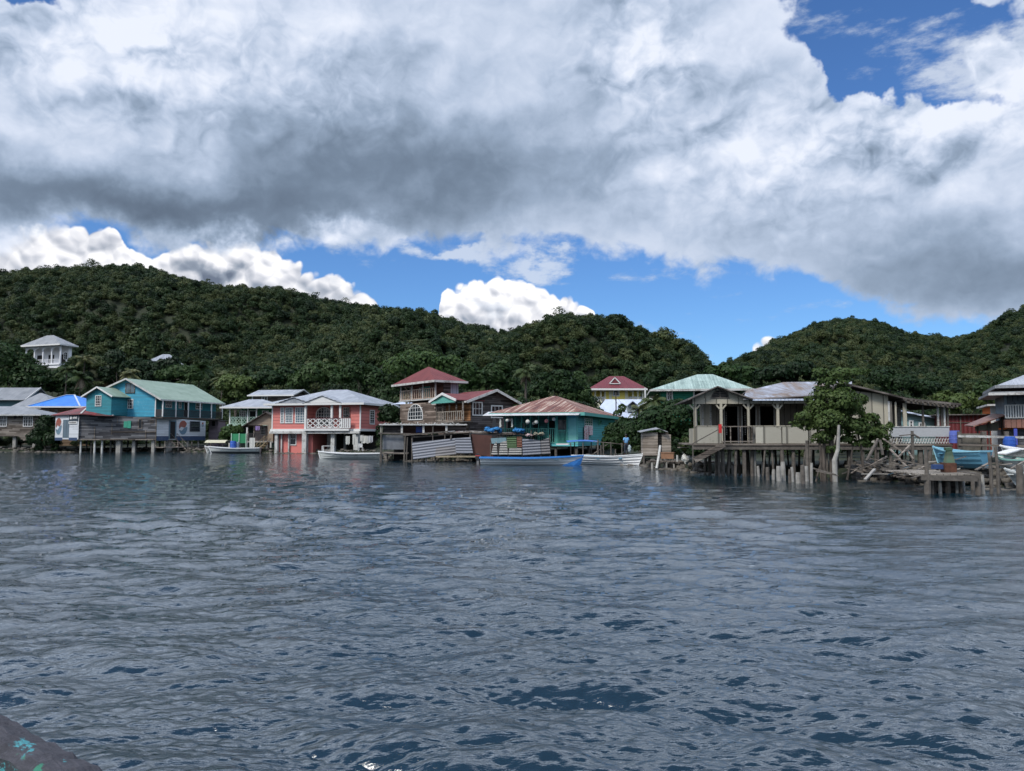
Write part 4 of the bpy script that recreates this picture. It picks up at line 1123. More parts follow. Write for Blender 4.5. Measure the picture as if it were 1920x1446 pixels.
g = MB(); g.beam((x1 + .62, -.6, z0 - .08), (x1 + .62, 3, z1 - .03), .06, .2); g.beam((x1 + .62, 3, z1 - .03), (x1 + .62, 6.6, z0 - .08), .06, .2); g.box(-.6, x1 + .6, -.66, -.603, z0 - .22, z0 - .02); g.build('fascia', WHITE, h)
window(h, side('f', 0), f.x(489.5), f.x(500.5), f.z(752), f.z(743.5), 2, 1)
MB().box(-.08, .08, -.08, .02, -1, z0 - .1).build('corner_board', WHITE, h); MB().box(x1 - .08, x1 + .08, -.08, .02, -1, z0 - .1).build('corner_board', WHITE, h)

# --- tan block shed
TAN = paint('tan blockwork', (0.33, 0.26, 0.19), 0.2, 0.1, (0.4, 0.34, 0.28), var=0.15)
f = Fr(462, 103.5, -6, 0.3)
h = f.thing('tan_gabled_shed', 'tan block shed with low gable and railed porch beside the coral house', 'shed')
x1 = f.x(512); xa = f.x(500); z0, za, z2 = f.z(793), f.z(773), f.z(797.5)
zf = f.z(827)
g = MB(); g.prism([(f.x(466), 0), (x1, 0), (x1, .25), (f.x(466), .25)], z2, z0)
g.prism([(f.x(466), 0), (xa, 0), (xa, .25), (f.x(466), .25)], z0, [z0 + .01, za - .15, za - .15, z0 + .01]); g.prism([(xa, 0), (x1, 0), (x1, .25), (xa, .25)], z0, [za - .15, za - .7, za - .7, za - .15])
g.prism([(f.x(503), 0), (x1, 0), (x1, 4), (f.x(503), 4)], zf, z2 - .003); g.build('wall', TAN, h)
MB().box(f.x(464), f.x(503), 2.4, 4.5, zf, z2 - .01).build('back_wall', paint('pinkish plaster', (0.35, 0.27, 0.24)), h)
window(h, side('f', 2.4), f.x(489, 2.4), f.x(498, 2.4), f.z(816, 0, 2.4), f.z(800, 0, 2.4), 2, 3, fm=OLDWHITE)
r = MB(); r.roof([[(xa, -.5, za), (f.x(456), -.5, z0 - .45), (f.x(456), 5, z0 - .45), (xa, 5, za)][::-1], [(xa, -.5, za), (x1 + .8, -.5, za - .95), (x1 + .8, 5, za - .95), (xa, 5, za)]], .1); r.build('roof', TRIMDARK, h)
MB().box(f.x(463), x1, 0, 4.5, zf - .2, zf).build('floor', CONC, h)
rail(h, (f.x(464), 0.05, zf), (f.x(489), .05, zf), 1.0, 12, DR, bw=.06)
for px in (465, 476, 502): MB().box(f.x(px) - .06, f.x(px) + .06, .02, .14, zf, z2).build('post', WOOD, h)
st = MB(); xs0, xs1 = f.x(484), f.x(503)
for i in range(6):
    t = i / 5; xx = xs0 + (xs1 - xs0) * t; st.box(xx, xx + .3, -1.3, -.3, -.3 + (zf + .1) * t, -.24 + (zf + .1) * t)
for yy in (-1.32, -.28):
    st.beam((xs0, yy, -.4), (xs1 + .2, yy, zf - .2), .06, .16); st.beam((xs0, yy, .5), (xs1 + .2, yy, zf + .7), .06, .06)
    for t in (0, .33, .66, 1): st.beam((xs0 + (xs1 - xs0) * t, yy, -.4 + zf * t), (xs0 + (xs1 - xs0) * t, yy, .5 + (zf + .2) * t), .05, .05)
st.build('steps', timber('yellow timber', (0.16, 0.12, 0.07), (0.30, 0.24, 0.15), .2), h)
stilts(h, [(f.x(470), .3), (f.x(500), .3), (f.x(485), 3)], -1.2, zf - .2, .18, CONC)

# --- coral house
CORAL = paint('coral render', (0.61, 0.195, 0.17), 0.42, 0.02, (0.5, 0.2, 0.15), var=0.07)
CORALD = paint('coral lower wall', (0.59, 0.18, 0.155), wear=0.02, var=0.1)
f = Fr(509.5, 100.3, -14, 0.0)
h = f.thing('coral_house', 'two storey coral pink house with white trim, crossed white railings and grey roof over water', 'house')
x1 = f.x(675.5); y1 = f.y(750, x1); zf = f.z(804.5); zt = f.z(757.5); xb = f.x(573.5); xc = f.x(657)
MB().box(0, xb, 0, y1, zf, zt).build('bay_wall', CORAL, h)
MB().box(xb, x1, 1.9, y1, zf, zt - .003).build('wall', CORAL, h)
MB().box(xc, x1 - .002, 0.0, 1.9, zf + .002, zt - .005).build('corner_wall', CORAL, h)
MB().box(-.15, x1 + .1, -.2, y1, zf - .3, zf - .003).build('floor_slab', WHITE, h)
g = MB(); g.box(-.04, .12, -.04, .1, zf, zt); g.box(x1 - .1, x1 + .05, -.05, .1, zf, zt); g.box(xb - .1, xb + .06, -.04, .1, zf, zt); g.build('corner_trim', WHITE, h)
for a, b, n in ((525.5, 532.5, 2), (534.2, 549.4, 4), (553, 571.8, 4)): window(h, side('f', 0), f.x(a), f.x(b), f.z(794), f.z(764.5), n, 6, pm=GLASSB, fw=.12)
window(h, side('f', 1.9), f.x(592, 1.9), f.x(622, 1.9), f.z(784, 5, 1.9) - 1.0, f.z(763.5, 5, 1.9), 6, 6, arch=True, fw=.14)
window(h, side('f', 0), f.x(658), f.x(668) if False else f.x(668.5), f.z(785), f.z(764), 3, 4) if False else None
window(h, side('f', 1.9), f.x(643, 1.9), f.x(655, 1.9), zf + .1, f.z(764.5, 5, 1.9), 3, 6, name='glazed_door')
window(h, side('r', x1), f.y(692.5, x1), f.y(701.5, x1), f.z(796, x1, 3), f.z(768.5, x1, 3), 2, 6, fw=.14)
window(h, side('r', x1), f.y(720, x1), f.y(728, x1), f.z(784, x1, 7), f.z(770, x1, 7), 1, 2, fw=.14)
for px in (624.5, 640.5, 575.5): MB().box(f.x(px) - .13, f.x(px) + .13, -.5, -.24, zf, zt).build('porch_post', WHITE, h)
MB().box(xb, xc + .1, -.7, 1.9, zf - .25, zf - .006).build('porch_floor', WHITE, h)
rail(h, (f.x(576, -.6), -.6, zf), (f.x(640, -.6), -.6, zf), 1.3, 3, WHITE, 'fret', bw=.09, t=.1)
rail(h, (f.x(641, -.6), -.6, zf), (f.x(656, -.6), -.6, zf), 1.3, 4, WHITE, bw=.16, t=.1)
MB().box(f.x(575, -.65), f.x(658, -.65), -.68, -.56, zf + 1.3, zf + 1.36).build('handrail', paint('dark red rail', (0.14, 0.03, 0.03)), h)
# roof with two front gablets
ex = .75; rz = f.z(731, 6, y1 / 2)
r = MB(); r.roof(hip(-ex, x1 + ex, -ex, y1 + ex, zt, rz, f.x(618, y1 / 2), f.x(650, y1 / 2)), .12)
r.build('roof', GREYROOF, h)
def gab(par, xc_, hw, z0_, zap_, yfr, dep, m_, tri):
    r = MB(); r.roof([[(xc_ - hw, yfr, z0_), (xc_, yfr, zap_), (xc_, dep, zap_), (xc_ - hw, dep, z0_)][::-1], [(xc_, yfr, zap_), (xc_ + hw, yfr, z0_), (xc_ + hw, dep, z0_), (xc_, dep, zap_)]], .07)
    o = r.build('gablet', m_, par)
    g = MB(); g.hexa([(xc_ - hw * .86, yfr + .12, z0_), (xc_ + hw * .86, yfr + .12, z0_), (xc_ + hw * .86, yfr + .2, z0_), (xc_ - hw * .86, yfr + .2, z0_), (xc_ - .02, yfr + .12, zap_ - .12), (xc_ + .02, yfr + .12, zap_ - .12), (xc_ + .02, yfr + .2, zap_ - .12), (xc_ - .02, yfr + .2, zap_ - .12)])
    g.build('gable_end', tri, o)
gab(h, f.x(603, -ex), 2.7, zt + .05, f.z(741.5, 6, -ex), -ex - .12, 5.2, GREYROOF, WHITE)
gab(h, f.x(549, -ex), 2.5, zt + .05, f.z(744.5, 3, -ex), -ex - .08, 4.6, GREYROOF, GREYROOF)
fascia(h, -ex, x1 + ex, -ex, y1 + ex, zt, WHITE, .24)
# lower storey
xl = f.x(584.5)
MB().box(.5, xl, .3, 6.0, -.8, zf - .3).build('lower_wall', CORALD, h)
window(h, side('f', .3), f.x(544, .3), f.x(556.5, .3), f.z(835, 2, .3), f.z(811, 2, .3), 1, 2, fw=.1)
for px, w_, yy in ((519.5, .2, -.1), (528.5, .08, 0.1), (542, .08, 0.1), (572.5, .3, -.3), (617.5, .2, 3.0), (625.5, .26, .2), (669, .3, .1), (648, .18, 5)):
    MB().box(f.x(px, yy) - w_, f.x(px, yy) + w_, yy - w_, yy + w_, -1.2, zf - .3).build('column', OLDWHITE, h)
g = MB(); g.beam((-.1, -.35, zf - .45), (x1 + .1, -.35, zf - .45), .3, .3); g.build('front_beam', OLDWHITE, h)
MB().box(xl, x1 + 2, 6.5, 7, -1, zf - .35).build('rear_wall', paint('shade painted undercroft wall', (0.05, 0.045, 0.04)), h)  # near-black paint carries the shade beneath the house

# --- wooden house with red roofed tower
BROWN = timber('brown grey boards', (0.10, 0.075, 0.060), (0.25, 0.20, 0.165), 0.2)
BROWND = timber('dark and shaded brown boards', (0.045, 0.038, 0.036), (0.12, 0.105, 0.10), 0.2)  # also the shaded copy of the brown grey boards on turned-away walls
f = Fr(878.5, 79, 35, 0.2)
h = f.thing('wooden_tower_house', 'dark plank house with a red roofed balcony tower and a white edged gable', 'house')
w = f.x(962); L = f.y(750, 0); ze = f.z(749, 0, 0); xm = w * .55; za = f.z(731, xm, 0)
ty0, ty1 = f.y(819, 0), L
g = MB(); g.box(0, w, 0, L, .5, ze); g.build('wall', BROWN, h)
g = MB(); g.box(.0, w + .004, -.012, 0.0, .5, ze + .0)
g.prism([(0, -.012), (xm, -.012), (xm, .2), (0, .2)], ze, [ze + .01, za - .12, za - .12, ze + .01]); g.prism([(xm, -.012), (w, -.012), (w, .2), (xm, .2)], ze, [za - .12, ze + .01, ze + .01, za - .12]); g.build('gable_wall', BROWND, h)  # gable overlay in darker boards, its shade put into the colour
MB().box(w + .004, w + .02, .01, L, .5, ze).build('side_wall', BROWND, h)  # side overlay darkened the same way to look turned from the sun
r = MB(); sl = (za - ze) / xm; sr = (za - ze) / (w - xm)
r.roof([[(xm, -.6, za), (-.6, -.6, ze - .6 * sl), (-.6, ty0 + .3, ze - .6 * sl), (xm, ty0 + .3, za)][::-1], [(xm, -.6, za), (w + .6, -.6, ze - .6 * sr), (w + .6, L, ze - .6 * sr), (xm, L, za)]], .1); r.build('roof', REDROOF, h)
g = MB(); g.beam((-.6, -.66, ze - .6 * sl - .08), (xm, -.66, za - .08), .08, .26); g.beam((xm, -.66, za - .08), (w + .6, -.66, ze - .6 * sr - .08), .08, .26); g.beam((-.64, -.6, ze - .6 * sl - .06), (-.64, ty0, ze - .6 * sl - .06), .06, .18); g.build('fascia', OLDWHITE, h)
P = side('f', -.012)
window(h, P, f.x(885), f.x(904), f.z(780, 2), f.z(754, 2), 3, 2, fw=.12); window(h, P, f.x(920), f.x(942), f.z(784, 3), f.z(760, 3), 3, 2, fw=.12)
g = MB(); g.box(-.02, .16, -.03, .02, .5, ze); g.build('corner_board', WOODV, h)
PL = side('lb', 0)
window(h, PL, f.y(793, 0), f.y(765.5, 0), f.z(787, 0, 9), f.z(756, 0, 9), 6, 4, arch=True, fw=.1)
# balcony facing the water
q0, q1 = f.y(869, -1.1), f.y(818, -1.1); zb = f.z(790, -1.1, (q0 + q1) / 2)
MB().box(-1.1, -.003, q0, q1, zb - .15, zb).build('balcony_floor', WOOD, h)
rail(h, (-1.1, q0, zb), (-1.1, q1, zb), 1.0, 14, OLDWHITE if False else paint('bare pale rail', (0.33, 0.29, 0.24), wear=.3), bw=.06)
OC = timber('orange brown boards', (0.15, 0.07, 0.03), (0.30, 0.15, 0.07), .2)
MB().box(-.02, -.002, q0 + .4, q1 - .1, zb, ze - .25).build('balcony_wall', OC, h)
for t in (0.02, .25, .5, .75, .98):
    yy = q0 + (q1 - q0) * t; MB().box(-1.16, -1.04, yy - .06, yy + .06, zb, f.z(752.5, -1.1, yy) - .0).build('balcony_post', WOOD, h)
g0, g1 = f.y(857, -1.5), f.y(806, -1.5); zg = f.z(751.5, -1.5, (g0 + g1) / 2); zga = f.z(737.5, -1.5, (g0 + g1) / 2); gm = (g0 + g1) / 2
r = MB(); r.roof([[(-1.6, g0, zg), (-1.6, gm, zga), (1.8, gm, zga), (1.8, g0, zg)], [(-1.6, gm, zga), (-1.6, g1, zg), (1.8, g1, zg), (1.8, gm, zga)]], .08); r.build('porch_roof', REDROOF, h)
g = MB(); g.beam((-1.64, g0, zg - .06), (-1.64, gm, zga - .06), .07, .24); g.beam((-1.64, gm, zga - .06), (-1.64, g1, zg - .06), .07, .24); g.build('porch_fascia', WHITE, h)
TEALT = paint('sea green trim', (0.10, 0.33, 0.28), wear=.2)
g = MB(); g.box(-1.58, -1.5, g0 + .3, g1 - .3, zg - .25, zg - .02); g.hexa([(-1.5, g0 + .4, zg), (-1.5, g1 - .4, zg), (-1.42, g1 - .4, zg), (-1.42, g0 + .4, zg), (-1.5, gm - .1, zga - .2), (-1.5, gm + .1, zga - .2), (-1.42, gm + .1, zga - .2), (-1.42, gm - .1, zga - .2)]); g.build('porch_gable', TEALT, h)
# tower
tw = f.x(859, ty0); zt0 = f.z(749.5, 0, (ty0 + ty1) / 2); zt1 = f.z(713, 0, ty0)
MB().box(1.7, tw, ty0, ty1, ze + .003, zt1).build('tower_wall', timber('reddish tower boards', (0.12, 0.05, 0.04), (0.22, 0.10, 0.08), .2), h)
PW = paint('pale grey panel', (0.30, 0.30, 0.36), .5, .25, (0.42, 0.42, 0.45), axis=0)
g = MB(); g.box(1.72, tw, ty0 - .02, ty0 - .003, ze + .6, zt1 - .1); g.build('tower_panel', PW, h)
g = MB(); g.box(.85, 1.7, ty0, ty0 + .12, zt0, zt1); g.build('screen_wall', BROWND, h)
MB().box(-.15, 1.7, ty0, ty1 + .1, zt0 - .12, zt0 + .02).build('tower_floor', OLDWHITE, h)
rail(h, (-.05, ty0 + .5, zt0), (-.05, ty1, zt0), 1.15, 18, paint('peach rail', (0.50, 0.38, 0.30), wear=.25), bw=.07)
rail(h, (-.05, ty1, zt0), (1.6, ty1, zt0), 1.15, 5, OLDWHITE, bw=.07)
for t in (.03, .36, .66, .97): 
    yy = ty0 + (ty1 - ty0) * t; MB().box(-.1, .02, yy - .07, yy + .07, zt0 + .02, zt1 - .02).build('tower_post', OLDWHITE, h)
PT = side('lb', 1.7)
window(h, PT, f.y(806, 1.7), f.y(795, 1.7), zt0 + .05, zt1 - .35, 2, 4, fm=TEALT, pm=plain('teal door panel', (0.06, 0.25, 0.24)), name='door')
window(h, PT, f.y(793, 1.7), f.y(786, 1.7), zt0 + .6, zt1 - .4, 2, 4, fm=OLDWHITE)
r = MB(); e = .75; zap = f.z(687.5, tw / 2, (ty0 + ty1) / 2); r.roof(hip(-e, tw + e, ty0 - e, ty1 + e, zt1 - .05, zap, tw / 2, tw / 2, (ty0 + ty1) / 2), .1); r.build('tower_roof', REDROOF, h)
fascia(h, -e, tw + e, ty0 - e, ty1 + e, zt1 - .05, OLDWHITE, .22, name='tower_fascia')
# pale roof glimpsed between coral and tower house
f = Fr(737, 108, 0, .5); h = f.thing('pale_roof_house', 'sliver of a pale roofed house between the coral house and the wooden tower house', 'house')
MB().box(.6, 7, .6, 6, -.8, f.z(757)).build('wall', WOOD, h)
r = MB(); r.roof(hip(0, 8, 0, 7, f.z(757), f.z(748, 0, 3.5), 3, 5), .1); r.build('roof', PALEROOF, h)
window(h, side('f', .6), 2, 3, 3, 4, 2, 2)

# --- teal house with rusty roof
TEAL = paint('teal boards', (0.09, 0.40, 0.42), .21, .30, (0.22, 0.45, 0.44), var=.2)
TEALD = paint('shaded teal boards', (0.04, 0.20, 0.21), .21, .1)  # same teal darkened, the porch shade put into its colour
f = Fr(1083, 66.5, -18, 0.0)
h = f.thing('teal_porch_house', 'teal board house with streaky rusted hip roof and open railed porch', 'house')
x0 = f.x(938); y1 = f.y(1153, 0); zf = f.z(832); zt = f.z(773)
pd = 2.6
MB().box(f.x(1063), 0, 0, y1, zf, zt).build('wall', TEAL, h)
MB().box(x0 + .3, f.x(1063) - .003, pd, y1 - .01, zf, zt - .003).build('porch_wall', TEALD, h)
MB().box(x0, .05, -.1, y1 + .02, zf - .22, zf - .003).build('floor', TEAL, h)
r = MB(); e = .75; ap = f.z(742.5, x0 / 2, y1 / 2)
r.roof(hip(x0 - e, e, -e, y1 + e, zt, ap, f.x(1036, y1 / 2), f.x(1044, y1 / 2)), .06)
RUST = roofm('rusted striped roof', [(0.065, 0.020, 0.013), (0.135, 0.042, 0.026), (0.21, 0.088, 0.055), (0.44, 0.35, 0.28)], pitch=.25, rough=.7, su=2.6, sv=.7, stripe=0.8)
r.build('roof', RUST, h)
fascia(h, x0 - e, e, -e, y1 + e, zt - .05, TEALT, .26)
r = MB(); za_ = f.z(776.5, x0, -1.2)
r.roof([[(f.x(905, -1.5), -1.5, za_ - .1), (f.x(1085, -1.5), -1.5, za_ - .1), (.4, 0.2, za_ + .25), (x0 - 1.2, .2, za_ + .25)]], .06); r.build('awning', OLDWHITE if False else roofm('white awning', [(0.25, 0.25, 0.25), (0.45, 0.45, 0.45), (0.6, 0.6, 0.6)]), h)
PT_ = paint('teal posts', (0.06, 0.27, 0.22), wear=.15)
for px, w_ in ((947, .05), (966, .04), (978, .05), (994.5, .05), (1010, .03), (1028, .04), (1043.5, .12), (1063.5, .06)):
    MB().box(f.x(px) - w_, f.x(px) + w_, -.05, .08, zf, zt - .2).build('porch_post', PT_, h)
rail(h, (x0 + .1, 0, zf), (f.x(1043), 0, zf), 1.3, 30, TEALT, bw=.05)
rail(h, (f.x(1045), 0, zf), (f.x(1062), 0, zf), 1.15, 7, PT_, bw=.05)
g = MB(); g.box(f.x(1066), f.x(1081), -.03, -.003, zf + .1, f.z(784)); g.build('door_panel', paint('pale teal panel', (0.16, 0.42, 0.38), wear=.2, wearcol=(.1, .3, .26)), h)
g = MB(); g.box(-.12, .04, -.05, .05, zf - .2, zt - .1); g.build('corner_board', TEALT, h)
PI = side('f', pd)
for a, b in ((952, 962), (1000, 1012), (1030, 1040)): opening(h, PI, f.x(a, pd), f.x(b, pd), zf + .1, zf + 2.0, 'doorway')
window(h, side('f', pd - .0), f.x(975, pd), f.x(988, pd), zf + .9, zf + 1.9, 3, 2, fm=TEALT)
opening(h, side('f', pd - .01), f.x(1046, pd), f.x(1060, pd), zf + .9, zf + 2.0, 'window', OLDWHITE, mat=GLASSB)
PR = side('r', 0)
window(h, PR, f.y(1095.5, 0), f.y(1110, 0), f.z(799, 0, 2), f.z(783, 0, 2), 4, 3, fw=.1)
window(h, PR, f.y(1121.5, 0), f.y(1127, 0), f.z(796, 0, 6), f.z(785.5, 0, 6), 1, 1, fm=TEALT)
stilts(h, [(f.x(px), .2) for px in (945, 975, 1003, 1041, 1080)] + [(-.2, y1 * t) for t in (.3, .6, .95)] + [(f.x(1000), 3), (f.x(1060), 3.5), (-2, y1)], -1.2, zf - .22, .13, LOG)
TEALH = h; FT = f; TZF = zf

# --- yellow house on the slope
f = Fr(1110, 148, 0, hz(754, 148))
h = f.thing('yellow_arched_house', 'yellow house with maroon hip roof, white columns and arched balconies on the slope', 'house')
YEL = paint('yellow render', (0.68, 0.56, 0.12), wear=.04, wearcol=(.6, .55, .3), var=.08); CRM = paint('cream render', (0.58, 0.56, 0.42), wear=.05, var=.08)
X = f.x; x1 = X(1208); zt = f.z(729)
MB().box(0.3, x1 - .3, 2.2, 10, -6, zt).build('wall', YEL, h)
MB().box(0, x1, 0.2, 10, -6, -.003).build('lower_wall', CRM, h)
g = MB(); g.box(X(1137), X(1180), .6, 2.2, 0, zt); g.build('bay_wall', YEL, h)
g = MB()
for px in (1117, 1127.5, 1135.5, 1146, 1176, 1188, 1197.5, 1206.5): 
    w_ = .28 if px in (1146, 1176) else .14
    g.box(X(px) - w_, X(px) + w_, .3 if w_ < .2 else .55, .62 if w_ < .2 else .58, 0, zt)
g.build('columns', CRM, h)
g = MB()
for a, b in ((1110, 1117), (1117, 1127.5), (1127.5, 1135.5), (1181, 1188), (1188, 1197.5), (1197.5, 1206.5)):
    xa, xb = X(a) + .1, X(b) - .1; m_ = (xa + xb) / 2; rr_ = (xb - xa) / 2
    for k in range(8):
        t0, t1 = math.pi * k / 8, math.pi * (k + 1) / 8
        p0, p1 = (m_ - rr_ * math.cos(t0), zt - .75 + rr_ * .9 * math.sin(t0)), (m_ - rr_ * math.cos(t1), zt - .75 + rr_ * .9 * math.sin(t1))
        g.hexa([(p0[0], .35, min(p0[1], zt - .05)), (p1[0], .35, min(p1[1], zt - .05)), (p1[0], .5, min(p1[1], zt - .05)), (p0[0], .5, min(p0[1], zt - .05)), (p0[0], .35, zt), (p1[0], .35, zt), (p1[0], .5, zt), (p0[0], .5, zt)])
g.build('arches', CRM, h)
WR = paint('white balusters', (0.6, 0.62, 0.66), wear=.05)
rail(h, (X(1110), .4, 0), (X(1137), .4, 0), 1.0, 16, WR, bw=.09); rail(h, (X(1180), .4, 0), (X(1208), .4, 0), 1.0, 16, WR, bw=.09)
window(h, side('f', .6), X(1150), X(1163), f.z(743), f.z(731), 3, 2, fw=.2)
MAROON = roofm('maroon roof', [(0.09, 0.016, 0.022), (0.13, 0.022, 0.03), (0.16, 0.03, 0.036)], pitch=.4, rough=.7, su=1.0)
r = MB(); r.roof(hip(X(1103.5), X(1214), -.7, 11, zt, f.z(705.5, 5, 5), X(1143, 5), X(1171, 5)), .15); r.build('roof', MAROON, h)
fascia(h, X(1103.5), X(1214), -.7, 11, zt, WHITE, .32)
gx = X(1155); gab_z0, gab_z1 = f.z(719.5, 5, .9), f.z(709, 5, .9)
g = MB(); g.hexa([(gx - 1.0, 1.0, gab_z0), (gx + 1.0, 1.0, gab_z0), (gx + 1.0, 2.8, gab_z0), (gx - 1.0, 2.8, gab_z0), (gx - .02, 1.0, gab_z1), (gx + .02, 1.0, gab_z1), (gx + .02, 2.8, gab_z1), (gx - .02, 2.8, gab_z1)])
o = g.build('dormer', MAROON, h)
g = MB(); a, b, c_ = (gx - 1.1, .93, gab_z0), (gx, .93, gab_z1 + .1), (gx + 1.1, .93, gab_z0); g.beam(a, b, .1, .18); g.beam(b, c_, .1, .18); g.beam(a, c_, .1, .14); g.build('frame', WHITE, o)
# white service pole beside it
p = at(1210, 754, 140); o = MB().tube([(0, 0, -3), (0, 0, hz(727, 140) - p.z)], .14, 8).build('utility_pole', WHITE); o.location = p; tag(o, 'short white pole standing at the corner of the yellow house', 'pole')
# pale blue roofed house
f = Fr(1114, 122, 0, hz(790, 122))
h = f.thing('pale_blue_roof_house', 'house with pale blue sheet roof and small grey dormer below the yellow house', 'house')
X = f.x; x1 = X(1224); z0, z1 = f.z(783), f.z(749, 0, 5)
MB().box(.5, x1 - .5, .8, 9, -3, z0).build('wall', paint('pale blue wall', (0.35, 0.42, 0.46), .3), h)
r = MB(); r.roof([[(X(1108), 0, z0), (x1, 0, z0), (x1, 5, z1), (X(1136, 5), 5, z1)], [(X(1108), 0, z0), (X(1136, 5), 5, z1), (X(1112, 9), 10, z0 + .6)][::-1], [(x1, 10, z0 + .6), (X(1112, 9), 10, z0 + .6), (X(1136, 5), 5, z1), (x1, 5, z1)]], .12); r.build('roof', PALEROOF, h)
g = MB(); g.box(X(1179), X(1194), 1.0, 4.2, f.z(772, 5, 1), f.z(759, 5, 1)); o = g.build('dormer', paint('grey dormer', (0.22, 0.27, 0.27), .15), h)
za_, zc_ = f.z(759, 5, 1) - .05, f.z(751.5, 5, 1); xc = X(1186.5, 1)
r = MB(); r.roof([[(X(1176.5, 1), .6, za_), (xc, .6, zc_), (xc, 4.4, zc_), (X(1176.5, 1), 4.4, za_)][::-1], [(xc, .6, zc_), (X(1196.5, 1), .6, za_), (X(1196.5, 1), 4.4, za_), (xc, 4.4, zc_)]], .1); r.build('roof', PALEROOF, o)
window(h, side('f', 1.0), X(1182, 1), X(1191, 1), f.z(759.5, 5, 1) - .02, f.z(756.5, 5, 1), 1, 1, fm=TRIMDARK)
# satellite dish
d = MB(); n = 14; p = at(1217, 757, 117)
for i in range(n):
    t0, t1 = 6.2832 * i / n, 6.2832 * (i + 1) / n
    for (r0, r1) in ((0, .55), (.55, .85)): 
        q = lambda r_, t: (r_ * math.cos(t), -.35 * r_ * r_ * -1 - .3, r_ * math.sin(t))
        d.poly([q(r0, t0), q(r1, t0), q(r1, t1), q(r0, t1)] if r0 else [q(0, 0), q(r1, t0), q(r1, t1)])
hd = thing('satellite_dish', 'round white satellite dish on a stalk above the roadside bushes', 'satellite dish', (p.x, p.y, p.z - 3.4), -15)
d.v = [(a, b, c + 3.4) for a, b, c in d.v]; d.build('dish', WHITE, hd)
MB().tube([(0, 0, -1.5), (0, 0, 3.3)], .06).build('stalk', LOG, hd); MB().beam((0, -.3, 3.0), (0, -1.0, 3.4), .05).build('arm', LOG, hd)

# --- green house with pale green hip roof
EMER = paint('emerald boards', (0.015, 0.20, 0.125), .2, .04, (0.05, .25, .17), var=.1)
f = Fr(1241, 84, -8, 1.2)
h = f.thing('green_hip_roof_house', 'emerald green house under a broad weathered pale green hip roof', 'house')
X = f.x; x1 = X(1395); zt = f.z(731)
MB().box(0, X(1302), 0, 8, -2, zt).build('wall', EMER, h)
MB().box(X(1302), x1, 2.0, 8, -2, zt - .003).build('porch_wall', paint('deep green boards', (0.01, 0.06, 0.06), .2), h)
PGR = roofm('weathered green roof', [(0.12, 0.17, 0.15), (0.24, 0.33, 0.29), (0.40, 0.50, 0.45)], pitch=.3, rough=.55, su=1.3, sv=.5, stripe=0.4)
r = MB(); r.roof(hip(X(1220), X(1412), -.9, 9.5, zt, f.z(702, 5, 4.3), X(1309, 4.3), X(1338, 4.3)), .12); r.build('roof', PGR, h)
fascia(h, X(1220), X(1412), -.9, 9.5, zt, OLDWHITE, .2)
for px in (1302, 1345): MB().box(X(px) - .09, X(px) + .09, -.02, .16, -2, zt - .2).build('post', WHITE, h)
window(h, side('f', 0), X(1250.5), X(1262.5), f.z(752), f.z(732.5), 2, 2, fw=.14)

# --- derelict cream house on piles
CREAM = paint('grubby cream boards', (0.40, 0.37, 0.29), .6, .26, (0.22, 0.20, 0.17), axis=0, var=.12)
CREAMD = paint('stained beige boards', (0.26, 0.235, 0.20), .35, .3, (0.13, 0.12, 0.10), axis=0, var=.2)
PANEL = paint('mouldy white panel', (0.44, 0.42, 0.35), 1.22, .36, (0.16, 0.15, 0.12), axis=0, var=.15)
MIXROOF = roofm('patched rusty roof', [(0.07, 0.045, 0.03), (0.17, 0.12, 0.085), (0.22, 0.23, 0.26), (0.40, 0.42, 0.49)], pitch=.3, rough=.6, su=.9, stripe=0.3)
DARKROOF = roofm('dark decayed roof', [(0.02, 0.018, 0.016), (0.06, 0.05, 0.045), (0.20, 0.18, 0.16)], pitch=.3, rough=.9, su=.8)
f = Fr(1303, 43, -6, 0.0)
h = f.thing('derelict_house', 'derelict cream house with sagging patched roof and gutted porch standing on many piles', 'house')
X = f.x; Z = f.z; zf = Z(832); xr = X(1668); xend = X(1779)
bt, bb = Z(748), Z(757.5)
# front beam with posts and brackets
MB().box(-.1, xr - 2.0, 0, .14, bb, bt + .02).build('front_beam', CREAM, h)
for px in (1303.5, 1352.5, 1404, 1459, 1520):
    xx = X(px); g = MB(); g.box(xx - .07, xx + .07, .0, .14, zf, bb - .003)
    for s_ in (-1, 1): g.beam((xx + s_ * .07, .07, bb - .28), (xx + s_ * .28, .07, bb - .04), .10, .08)
    g.build('porch_post', CREAM, h)
MB().box(-.2, xend + .1, -.15, 6.5, zf - .09, zf).build('floor', WOOD, h)
g = MB(); g.box(-.15, xend + .05, -.1, .05, zf - .32, zf - .093); g.build('floor_beam', LOG, h)
pz = Z(800)
for a, b in ((1304, 1351), (1416, 1464), (1466, 1514), (1516, 1560), (1561, 1605), (1606, 1650)):
    MB().box(X(a), X(b), -.06, -.003, zf + .02, pz).build('parapet_panel', PANEL, h)
g = MB(); g.box(0, X(1352), -.08, .1, pz, pz + .05); g.box(X(1406), X(1650), -.08, .1, pz + .003, pz + .05); g.build('parapet_cap', CREAM, h)
g = MB(); g.beam((X(1353), -.05, pz), (X(1410), -.05, pz), .05); g.beam((X(1353), -.05, zf + .12), (X(1410), -.05, zf + .12), .06)
for px in (1369, 1387.5, 1403, 1409): g.beam((X(px), -.05, zf), (X(px), -.05, pz), .05)
g.build('gate_rail', WOOD, h)
